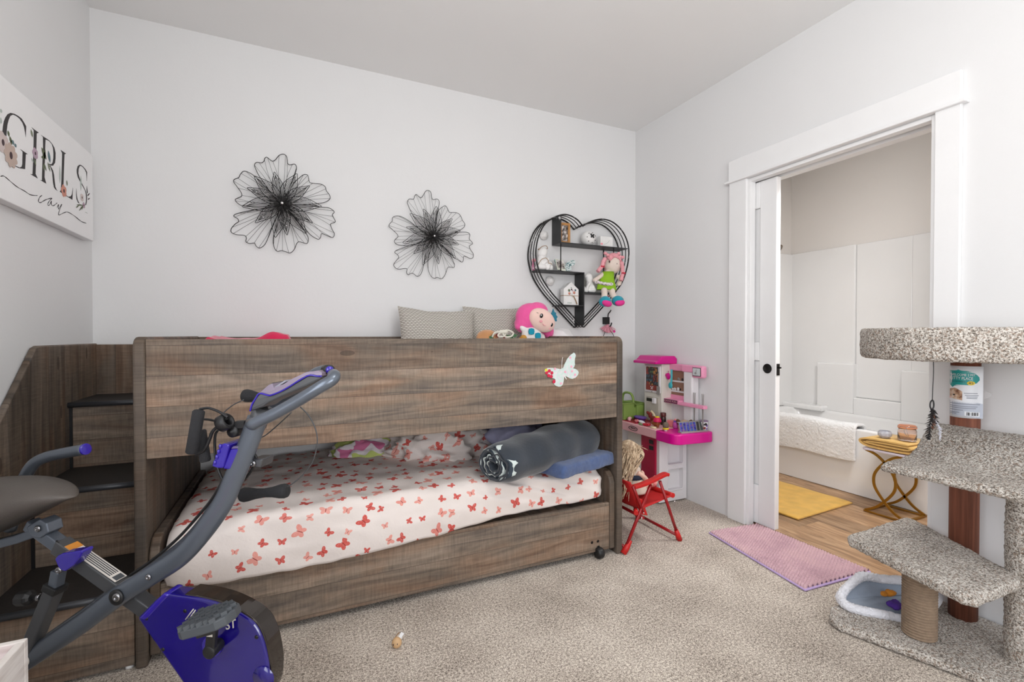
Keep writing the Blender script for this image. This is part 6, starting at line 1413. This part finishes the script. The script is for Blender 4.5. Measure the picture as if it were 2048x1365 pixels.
strip_(L0.lerp(L1_, .9), L0.lerp(L1_, .99), .0202, .012, 'label_box', M_rubb, sl_)
def bolt(p, r, name='bolt', m=None, par=bk): MB().lathe(p, [(r, 0), (r, r*.25), (r*.75, r*.5), (r*.35, r*.55), (r*.3, r*.35), (0, r*.3)], 16, bn_).build(name, m or M_steel, par)
MB().lathe(Vector((-0.4172,1.497,0.4632)), [(.02, 0), (.02, .004), (.014, .006)], 22, bn_).build('pivot_washer', M_blackp, bk); bolt(Vector((-0.4156,1.491,0.4657)), .011); bolt(Vector((-0.3402,1.447,0.521)), .008)
for p in P3((-0.5801,1.635,0.5784)): MB().lathe(p, [(.0055, 0), (.0055, .0006), (0, .0008)], 12, bn_).build('adjuster_hole', M_blackp, bk)
# folding strut with lever and knob
u0, u1, u2 = P3([(-0.5693,1.611,0.512),(-0.5774,1.616,0.4703),(-0.6538,1.664,0.2791)])
MB().tube([u0, u1+(u1-u0)*.2], 1.0, prof=sq(.012, .013), up=bn_, sm=False).build('strut_bracket', M_stl, bk, bev=.002)
MB().tube([u1, u2], 1.0, prof=sq(.0165, .016), up=bn_, sm=False).build('strut', M_dstl, bk, bev=.002)
MB().tube([u1+(u0-u1)*.1, u1+(u2-u1)*.07], 1.0, prof=sq(.020, .019), up=bn_, sm=False).build('strut_collar', M_blackp, bk, bev=.002)
bolt(Vector((-0.5607,1.587,0.5213)), .009)
MB().prism([(-0.5694,1.587,0.5515),(-0.5623,1.583,0.5606),(-0.5506,1.576,0.5672),(-0.5019,1.545,0.5783),(-0.4997,1.544,0.5732),(-0.5067,1.548,0.5599),(-0.5231,1.558,0.5381),(-0.5441,1.572,0.5207),(-0.5534,1.577,0.5229),(-0.5617,1.583,0.5319)], -bn_*.03).build('lever', M_vio, bk, bev=.006, seg=3)
k0, k1, k2 = P3([(-0.6743,1.677,0.4275),(-0.6349,1.652,0.4336),(-0.6036,1.633,0.4416)])
ka = (k1-k0).normalized(); gp = []
MB().lathe(k0, [(.014, 0), (.019, .004), (.0195, .034), (.015, .039), (.010, .042)], 10, ka, sm=False).build('clamp_knob', M_blackp, bk, bev=.002)
MB().lathe(k1, [(.006, -.002), (.006, .01), (.009, .012), (.009, .024)], 14, ka).build('clamp_screw', M_steel, bk)
# saddle
top = P3([(-0.8449,1.82,0.7169),(-0.7959,1.789,0.7331),(-0.7409,1.754,0.7357),(-0.6865,1.72,0.7396),(-0.6329,1.687,0.7353),(-0.5906,1.66,0.7278),(-0.5592,1.64,0.7118),(-0.5411,1.629,0.6978)]); bot = P3([(-0.8473,1.821,0.553),(-0.7983,1.79,0.5605),(-0.7429,1.756,0.5864),(-0.688,1.721,0.6174),(-0.634,1.687,0.648),(-0.5912,1.66,0.6722),(-0.5595,1.64,0.6874),(-0.5411,1.629,0.6938)])
hwid = (.03, .105, .118, .105, .078, .054, .032, .006); vs = []; KS = 20
for a, b, w in zip(top, bot, hwid):
    c = (a+b)/2; h = (a.z-b.z)/2
    for k in range(KS):
        an = 2*PI*k/KS; ca, sa = math.cos(an), math.sin(an)
        vs.append(c+bn_*(w*math.copysign(abs(ca)**.75, ca))+ZU*(h*math.copysign(abs(sa)**.8, sa)*(1-.18*(sa > 0)*abs(ca)**2)))
n_ = len(hwid)
m = MB().add(vs, [(i*KS+k, i*KS+(k+1) % KS, (i+1)*KS+(k+1) % KS, (i+1)*KS+k) for i in range(n_-1) for k in range(KS)]+[tuple(range(KS))[::-1], tuple((n_-1)*KS+k for k in range(KS))], 0, True)
o = m.build('saddle', M_vinylb, bk); d = o.modifiers.new('sub', 'SUBSURF'); d.levels = d.render_levels = 2
MB().tube(P3([(-0.8406,1.817,0.5325),(-0.7432,1.756,0.5573),(-0.6818,1.717,0.5779),(-0.6185,1.677,0.6053)]), 1.0, prof=sq(.012, .016), up=bn_, sm=False).build('saddle_slide', M_stl, bk, bev=.002)
MB().prism([(-0.6597,1.68,0.6156),(-0.6252,1.658,0.6379),(-0.607,1.647,0.6283),(-0.6021,1.643,0.6045),(-0.6232,1.657,0.5871),(-0.6494,1.673,0.5907)], -bn_*.04).build('saddle_clamp', M_stl, bk, bev=.003); bolt(Vector((-0.6275,1.658,0.614)), .009)
# rear grip behind the saddle
rg = cr(P3([(-0.7941,1.929,0.5377),(-0.7628,1.91,0.6312),(-0.7517,1.903,0.6835),(-0.7378,1.894,0.7175),(-0.7137,1.879,0.7473),(-0.678,1.857,0.7653),(-0.6311,1.827,0.7777),(-0.5687,1.788,0.792)]), 5)
MB().tube(rg, .0165, 16).build('seat_handle', M_stl, bk)
MB().lathe(rg[-1], [(.0168, -.002), (.0168, .002), (.014, .0035), (0, .004)], 20, rg[-1]-rg[-3], sm=False).build('grip_cap', M_vio, bk)
# flywheel housing
rimc = cr(P3([(-0.2583,1.392,0.4804),(-0.2188,1.367,0.4776),(-0.173,1.339,0.4679),(-0.1277,1.31,0.4485),(-0.0964,1.29,0.4256),(-0.0788,1.279,0.3906),(-0.069,1.273,0.3488),(-0.0648,1.271,0.3064),(-0.0707,1.274,0.2567),(-0.0955,1.29,0.2107)]), 4)
near = P3([(-0.3678,1.461,0.4152),(-0.3267,1.435,0.4632),(-0.3005,1.419,0.4831)])+rimc+P3([(-0.1012,1.293,0.2014),(-0.158,1.329,0.1695),(-0.2037,1.358,0.1886),(-0.2635,1.395,0.2655)])
MB().prism(near, -bn_*.045).build('flywheel_housing', M_viod, bk, bev=.006, seg=3)
ctr = sum(near, Vector((0, 0, 0)))/len(near)
rim_ = rimc
out_ = [p+(p-ctr).normalized()*.004-bn_*.006 for p in rim_]; inn_ = [p-(p-ctr).normalized()*.022-bn_*.006 for p in rim_]
MB().prism(out_+inn_[::-1], -bn_*.052).build('smoked_cover', M_chr, bk, bev=.007, seg=4)
MB().prism([(-0.3667,1.457,0.416),(-0.3258,1.431,0.4639),(-0.3043,1.417,0.4871),(-0.2903,1.409,0.482),(-0.3128,1.423,0.4562),(-0.3476,1.445,0.4127)], -bn_*.05).build('housing_shoulder', M_vio, bk, bev=.006, seg=3)
for p in P3([(-0.3448,1.446,0.4177),(-0.2538,1.389,0.4449),(-0.091,1.286,0.3959),(-0.3063,1.422,0.3431)]): MB().lathe(p, [(.0048, 0), (.0048, .0006), (0, .0008)], 12, bn_).build('screw_hole', M_blackp, bk)
MB().lathe(Vector((-0.076,1.277,0.2982)), [(.028, 0), (.028, .0008), (0, .001)], 24, bn_).build('flywheel_window', M_viod, bk)
pu = (bd_*.94+ZU*.30).normalized(); pv_ = (ZU*.94-bd_*.30).normalized()
m = MB(); text_bm(m, 'ST', Vector((-0.1504,1.323,0.4198)), pu, pv_, .028, shear=.25, bold=.0006); m.build('lettering', M_lbl, bk)
for a, b in zip(P3([(-0.2527,1.388,0.4239),(-0.2469,1.384,0.4219)]), P3([(-0.2339,1.376,0.4518),(-0.2293,1.373,0.4498)])): MB().tube([a, b], .0016, 4).build('letter_stroke', M_lbl, bk)
# crank and pedal
cc = Vector((-0.1897,1.349,0.3647))
MB().lathe(cc, [(.026, 0), (.026, .006), (.019, .010), (.017, .004), (0, .004)], 28, bn_).build('crank_ring', M_vio, bk)
c1, c2 = P3([(-0.189,1.307,0.3766),(-0.183,1.304,0.4384)])
ckb = MB().tube([c1, c2], 1.0, prof=sq(.012, .007), up=bn_, sm=False).lathe(c1-bn_*.03, [(.014, 0), (.016, .024), (.016, .037), (.010, .039), (0, .039)], 20, bn_).build('crank_arm', M_blackp, bk, bev=.002)
MB().obox(Vector((-0.1895,1.299,0.4238)), bd_*.0075, ZU*.008, bn_*.0004).build('sticker', M_lbl, ckb)
pcn = Vector((-0.1788,1.254,0.4794)); pa = (bd_*.93+ZU*.27-bn_*.1).normalized(); pb = (bn_*1.0+bd_*.10).normalized(); pn = pa.cross(pb).normalized(); pn = -pn if pn.z < 0 else pn
pl_ = [(-.075, -.040), (-.055, -.050), (.0, -.050), (.045, -.046), (.070, -.030), (.078, 0), (.070, .030), (.045, .044), (0, .046), (-.055, .046), (-.075, .036)]
pd = MB().prism([pcn+pa*x+pb*y-pn*.012 for x, y in [(x_*.76, y_*.9) for x_, y_ in pl_]], pn*.022).build('pedal', M_rubb, bk, bev=.004)
m = MB()
for i in range(7):
    for j in range(5):
        x, y = -.045+.0148*i, -.033+.0165*j+(.003 if i % 2 else 0)
        if x > .036 and abs(y) > .027: continue
        m.obox(pcn+pa*x+pb*y+pn*.0125, (pa+pb)*.0044, (pa-pb)*.0044, pn*.005)
o = m.build('tread_studs', M_rubb, pd); o['kind'] = 'stuff'
MB().obox(pcn-pn*.016, pa*.022, pb*.03, pn*.006).build('pedal_axle_box', M_blackp, pd, bev=.003)
# console
cs = [(-0.1012,1.282,0.9474),(-0.0997,1.281,0.9554),(-0.0963,1.278,0.9647),(-0.0882,1.274,0.9794),(-0.0797,1.268,0.9914),(-0.0628,1.258,0.9872),(-0.0532,1.252,0.9874),(-0.0245,1.234,1.002),(0.0228,1.204,1.034),(0.0543,1.184,1.033),(0.052,1.185,1.027),(0.0227,1.204,1.01),(-0.0175,1.229,0.9912),(-0.0605,1.256,0.9689),(-0.0726,1.264,0.9586)]
MB().prism(cs, -bn_*.055).build('console_base', M_dstl, bk, bev=.006, seg=3)
ctp = [(-0.0964,1.281,0.9644),(-0.0884,1.276,0.9791),(-0.0803,1.271,0.9916),(-0.0604,1.258,1.011),(-0.052,1.253,1.015),(-0.0473,1.25,1),(-0.0425,1.247,1.003),(-0.0102,1.227,1.026),(0.0217,1.207,1.043),(0.0463,1.191,1.047),(0.0552,1.186,1.042),(0.0544,1.186,1.034),(0.0229,1.206,1.034),(-0.0246,1.236,1.003),(-0.0533,1.254,0.9882),(-0.063,1.26,0.9875),(-0.0798,1.271,0.9919)]
MB().prism(ctp, -bn_*.05).build('console_top', mat('mauve_silver_plastic', C(138, 126, 142), .35, .2), bk, bev=.005, seg=3)
MB().tube(cr([(-0.1006,1.28,0.9482),(-0.0966,1.277,0.9641),(-0.0881,1.272,0.9791),(-0.08,1.267,0.991),(-0.0627,1.256,0.9874),(-0.0532,1.25,0.9879),(-0.0245,1.232,1.002),(0.0228,1.202,1.034),(0.0438,1.189,1.034),(0.0542,1.182,1.034)], 4), .0022, 8).build('indigo_stripe', M_vio, bk)
MB().prism([(-0.0609,1.268,1.01),(-0.0512,1.262,1.017),(-0.0428,1.257,1),(-0.0477,1.26,0.9959)], -bn_*.05).build('display_hood', M_blackp, bk, bev=.003)
MB().obox(Vector((-0.0288,1.267,1.01)), (bd_*.85+ZU*.5).normalized()*.022, bn_*.02, (ZU*.85-bd_*.5)*.002).build('display', mat('display_glass', C(150, 150, 160), .1), bk)
MB().tube(P3([(-0.0895,1.321,0.9051),(-0.0844,1.318,0.9217),(-0.0754,1.313,0.952)]), 1.0, prof=el(.022, .022), up=bn_).build('stem', M_dstl, bk)
nb = cr(P3([(-0.0896,1.215,0.9268),(-0.0785,1.208,0.9341),(-0.0464,1.188,0.9513),(-0.001,1.16,0.9797),(0.0438,1.131,1.011),(0.0711,1.126,1.028),(0.0794,1.139,1.037),(0.0787,1.169,1.038)]), 5)
nb[0:0] = cr(P3([(-0.097,1.326,0.9159),(-0.0985,1.268,0.9191)]), 5)[:-1]
MB().tube(nb, .0135, 14).build('handlebar', M_stl, bk)
fb = cr(P3([(-0.0904,1.393,0.9215),(-0.0533,1.37,0.9513),(-0.001,1.325,0.988),(0.0415,1.263,1.035),(0.0686,1.222,1.046)]), 5)
MB().tube(fb, .0125, 14).build('handlebar', M_stl, bk)
q0 = Vector((0.072,1.208,1.047)); qd_ = (bn_*.8+bd_*.6).normalized()
MB().tube([fb[-1]-bd_*.004, q0+qd_*.004], .0125, 14).lathe(q0, [(.0125, 0), (.0125, .006), (.009, .007)], 20, qd_).build('grip_sleeve', M_blackp, bk)
MB().lathe(q0+qd_*.006, [(.0092, 0), (.009, .003), (0, .004)], 20, qd_).build('grip_cap', M_vio, bk)
# tension knob
tz = lambda p, n, m, w: MB().prism(p, -bn_*w).build(n, m, bk, bev=.004, seg=3)
tz([(-0.1705,1.337,0.8626),(-0.1625,1.332,0.865),(-0.1489,1.323,0.8634),(-0.165,1.333,0.804),(-0.1767,1.341,0.8035),(-0.1905,1.349,0.8078),(-0.1866,1.347,0.8193)], 'tension_dial', M_vio, .06)
for a, b in zip(P3([(-0.1661,1.333,0.8622),(-0.17,1.335,0.8499),(-0.1738,1.338,0.8363),(-0.1782,1.341,0.8227)]), P3([(-0.1724,1.337,0.8552),(-0.1763,1.339,0.8416),(-0.1806,1.342,0.828),(-0.1852,1.345,0.8143)])): MB().ell((a+b)/2, (.004, .004, .006), None, 8, 6).build('dial_ridge', M_vio, bk)
tz([(-0.1484,1.329,0.8505),(-0.1305,1.318,0.8525),(-0.1186,1.31,0.8476),(-0.1338,1.32,0.8012),(-0.1513,1.331,0.8004),(-0.1663,1.34,0.8011)], 'dial_block', M_vio, .06)
tz([(-0.1434,1.326,0.8574),(-0.1297,1.317,0.8585),(-0.1305,1.318,0.852),(-0.1484,1.329,0.8502)], 'dial_lid', mat('lilac_grey_plastic', C(104, 92, 128), .4), .06)
tz([(-0.1089,1.334,0.8193),(-0.0775,1.314,0.8219),(-0.0826,1.317,0.7998),(-0.1116,1.335,0.8013)], 'clamp_bracket', M_dstl, .05); bolt(Vector((-0.0988,1.326,0.8104)), .008)
# foam rollers and their cords
def roller(a, b, r):
    a, b = Vector(a), Vector(b); L = (b-a).length
    return MB().lathe(a, [(r*.55, 0), (r*.9, L*.02), (r, L*.07), (r*.95, L*.16), (r*.72, L*.32), (r*.62, L*.5), (r*.72, L*.68), (r*.95, L*.84), (r, L*.93), (r*.9, L*.98), (r*.55, L)], 24, b-a).build('foam_roller', M_foam, bk)
roller(*[(-0.138,1.541,0.9583),(-0.0182,1.466,0.941)], .0185); roller(*[(-0.1362,1.445,0.6998),(-0.0222,1.374,0.7174)], .019)
for q in ([(-0.0235,1.375,0.7267),(-0.0022,1.361,0.7438),(0.019,1.348,0.7667),(0.0388,1.335,0.7995),(0.0481,1.33,0.8375),(0.0488,1.329,0.8665),(0.0411,1.334,0.8952),(0.0276,1.342,0.9209),(0.0093,1.354,0.9408)], [(-0.1822,1.498,0.9164),(-0.171,1.491,0.9279),(-0.1542,1.48,0.9412),(-0.1305,1.465,0.9538)], [(-0.0939,1.383,0.8596),(-0.0742,1.371,0.8694),(-0.0453,1.353,0.896),(-0.0115,1.332,0.9311)]):
    MB().tube(cr(P3(q), 6), .0016, 6).build('cord', M_dstl, bk)
for a, b in ([(-0.1481,1.453,0.7137),(-0.1334,1.444,0.7094)], [(0.0126,1.399,0.9859),(0.0185,1.395,0.9735)]): MB().tube([a, b], .0042, 8).build('cord_end', M_blackp, bk)
# hanging hand grips on straps, ring holder and pulley
for a, b, r in ([(-0.2156,1.353,0.9467),(-0.2335,1.365,0.8413)]+[.0135], [(-0.2186,1.391,0.8923),(-0.2074,1.384,0.8132)]+[.0125]):
    a, b = Vector(a), Vector(b); MB().lathe(a, [(r*.8, 0), (r, .003), (r, (b-a).length-.003), (r*.8, (b-a).length)], 18, b-a).build('hand_grip', M_foam, bk)
for q, r in (([(-0.2159,1.365,0.9482),(-0.197,1.354,0.9514),(-0.1794,1.343,0.9464),(-0.1645,1.333,0.9387),(-0.1521,1.325,0.9296)], .0032), ([(-0.2138,1.388,0.9195),(-0.1984,1.378,0.9191),(-0.1805,1.367,0.9155)], .003), ([(-0.1561,1.34,0.9263),(-0.1713,1.349,0.9096),(-0.1879,1.36,0.8927),(-0.1956,1.365,0.8734),(-0.2034,1.369,0.854),(-0.2137,1.376,0.8399),(-0.2278,1.385,0.8334)], .0042), ([(-0.1785,1.377,0.8914),(-0.1856,1.382,0.8801),(-0.1873,1.383,0.8523),(-0.185,1.381,0.819),(-0.178,1.377,0.7859),(-0.1679,1.371,0.7642)], .0032), ([(-0.1031,1.354,0.8362),(-0.093,1.347,0.817),(-0.1034,1.354,0.7886),(-0.119,1.364,0.7654),(-0.1294,1.37,0.7537)], .0035)):
    MB().tube(cr(P3(q), 6), r, 8).build('strap', M_blackp, bk)
ra_, rb2 = P3([(-0.1701,1.349,0.9096),(-0.1486,1.335,0.9224)])
MB().lathe(ra_, [(.017, 0), (.021, .002), (.021, .022), (.017, .026), (.012, .024), (.012, .002), (.017, 0)], 22, (rb2-ra_)).build('ring_holder', M_blackp, bk)
MB().lathe(Vector((-0.1452,1.345,0.8905)), [(.015, -.02), (.015, 0), (.012, .002), (.005, .003), (.004, .005), (0, .005)], 22, bn_).build('pulley', M_blackp, bk)
MB().tube(P3([(-0.1465,1.357,0.8924),(-0.1312,1.348,0.9066),(-0.1134,1.337,0.9071)]), 1.0, prof=sq(.010, .010), up=bn_, sm=False).build('pulley_arm', M_blackp, bk)
# whitewashed crate in the near left corner
M_ww = NT('whitewashed_wood'); o_ = M_ww.sep(M_ww.coord()); _n = M_ww.noise(M_ww.comb(M_ww.math('MULTIPLY', o_[0], 6), M_ww.math('MULTIPLY', o_[1], 6), M_ww.math('MULTIPLY', o_[2], 60)), 1.2, 4)
M_ww.P(Base_Color=M_ww.ramp(_n, [(.3, C(196, 186, 178)), (.6, C(226, 220, 214))]), Roughness=.7)
cx0, cx1, cy0, cy1 = -.86, -.494, .86, 1.261
cr_ = thing('storage_crate', 'whitewashed wooden crate with a pink lining in the near left corner of the photo', 'crate', (-.68, 1.06, 0))
t = .014
MB().box((cx0, cy0, .0), (cx1, cy0+t, .52)).box((cx0, cy1-t, 0), (cx1, cy1, .52)).box((cx0, cy0+t, 0), (cx0+t, cy1-t, .52)).box((cx1-t, cy0+t, 0), (cx1, cy1-t, .52)).box((cx0+t, cy0+t, 0), (cx1-t, cy1-t, .02)).build('body', M_ww.m, cr_, bev=.002)
M_plin = mat('pink_lining', C(214, 160, 184), .85, var=.06)
MB().box((cx0+t, cy0+t, .44), (cx1-t, cy1-t, .462)).build('lining', M_plin, cr_)
random.seed(2)
m = MB()
for i in range(7): m.ell((rnd(cx0+.08, cx1-.06), rnd(cy0+.08, cy1-.05), .466), (rnd(.02, .035), rnd(.02, .035), .012), None, 10, 6)
tag(m.build('pink_cloth', mat('pink_cotton', C(224, 120, 160), .9)), 'pink cloth bundled inside the whitewashed crate', 'cloth'); soft(col.objects[-1], .006, 2)

# ================================================================ LIGHT + CAMERA
def area(name, loc, rot, sx, sy, power, color=(1, 1, 1)):
    l = bpy.data.lights.new(name, 'AREA'); l.shape = 'RECTANGLE'; l.size = sx; l.size_y = sy; l.energy = power; l.color = color
    o = bpy.data.objects.new(name, l); o.location = loc; o.rotation_euler = rot; col.objects.link(o); return o
# daylight at the left window; rear and bedroom fills are added; bathroom lamp unseen
area('window_daylight', (XL-.12, (WL[0]+WL[1])/2, 1.45), (0, math.radians(-90), 0), 1.4, 1.7, 32, (.985, .992, 1.0))
area('rear_window_fill', ((WR[0]+WR[1])/2, YR-.12, 1.45), (math.radians(90), 0, 0), 1.7, 1.4, 50, (.985, .992, 1.0))  # unseen soft source added behind the camera to brighten the room
area('bathroom_lamp', (3.0, 1.0, BH-.07), (0, 0, 0), .5, .5, 38, (.995, .99, .985))
l = bpy.data.lights.new('bedroom_fill', 'POINT'); l.energy = 24; l.color = (1.0, .985, .965); l.shadow_soft_size = .16  # unseen point light without fixture, added so the ceiling is lit too
o = bpy.data.objects.new('bedroom_fill', l); o.location = (.75, .25, 2.38); col.objects.link(o)
w = bpy.data.worlds.new('sky'); bpy.context.scene.world = w; w.use_nodes = True
bg = w.node_tree.nodes['Background']; sk = w.node_tree.nodes.new('ShaderNodeTexSky'); sk.sky_type = 'PREETHAM'
w.node_tree.links.new(sk.outputs[0], bg.inputs[0]); bg.inputs[1].default_value = .6
cam = bpy.data.cameras.new('camera'); co = bpy.data.objects.new('camera', cam); col.objects.link(co)
cam.sensor_width = 36; cam.lens = 937/2048*36; cam.clip_start = .02
co.location = (0, 0, 1.13); co.rotation_euler = (math.radians(89.3), 0, math.radians(-24.75))
sc = bpy.context.scene; sc.camera = co
vs = sc.view_settings; vs.view_transform = 'Standard'; vs.look = 'None'; vs.gamma = 1; vs.use_curve_mapping = False; vs.exposure = 0.0
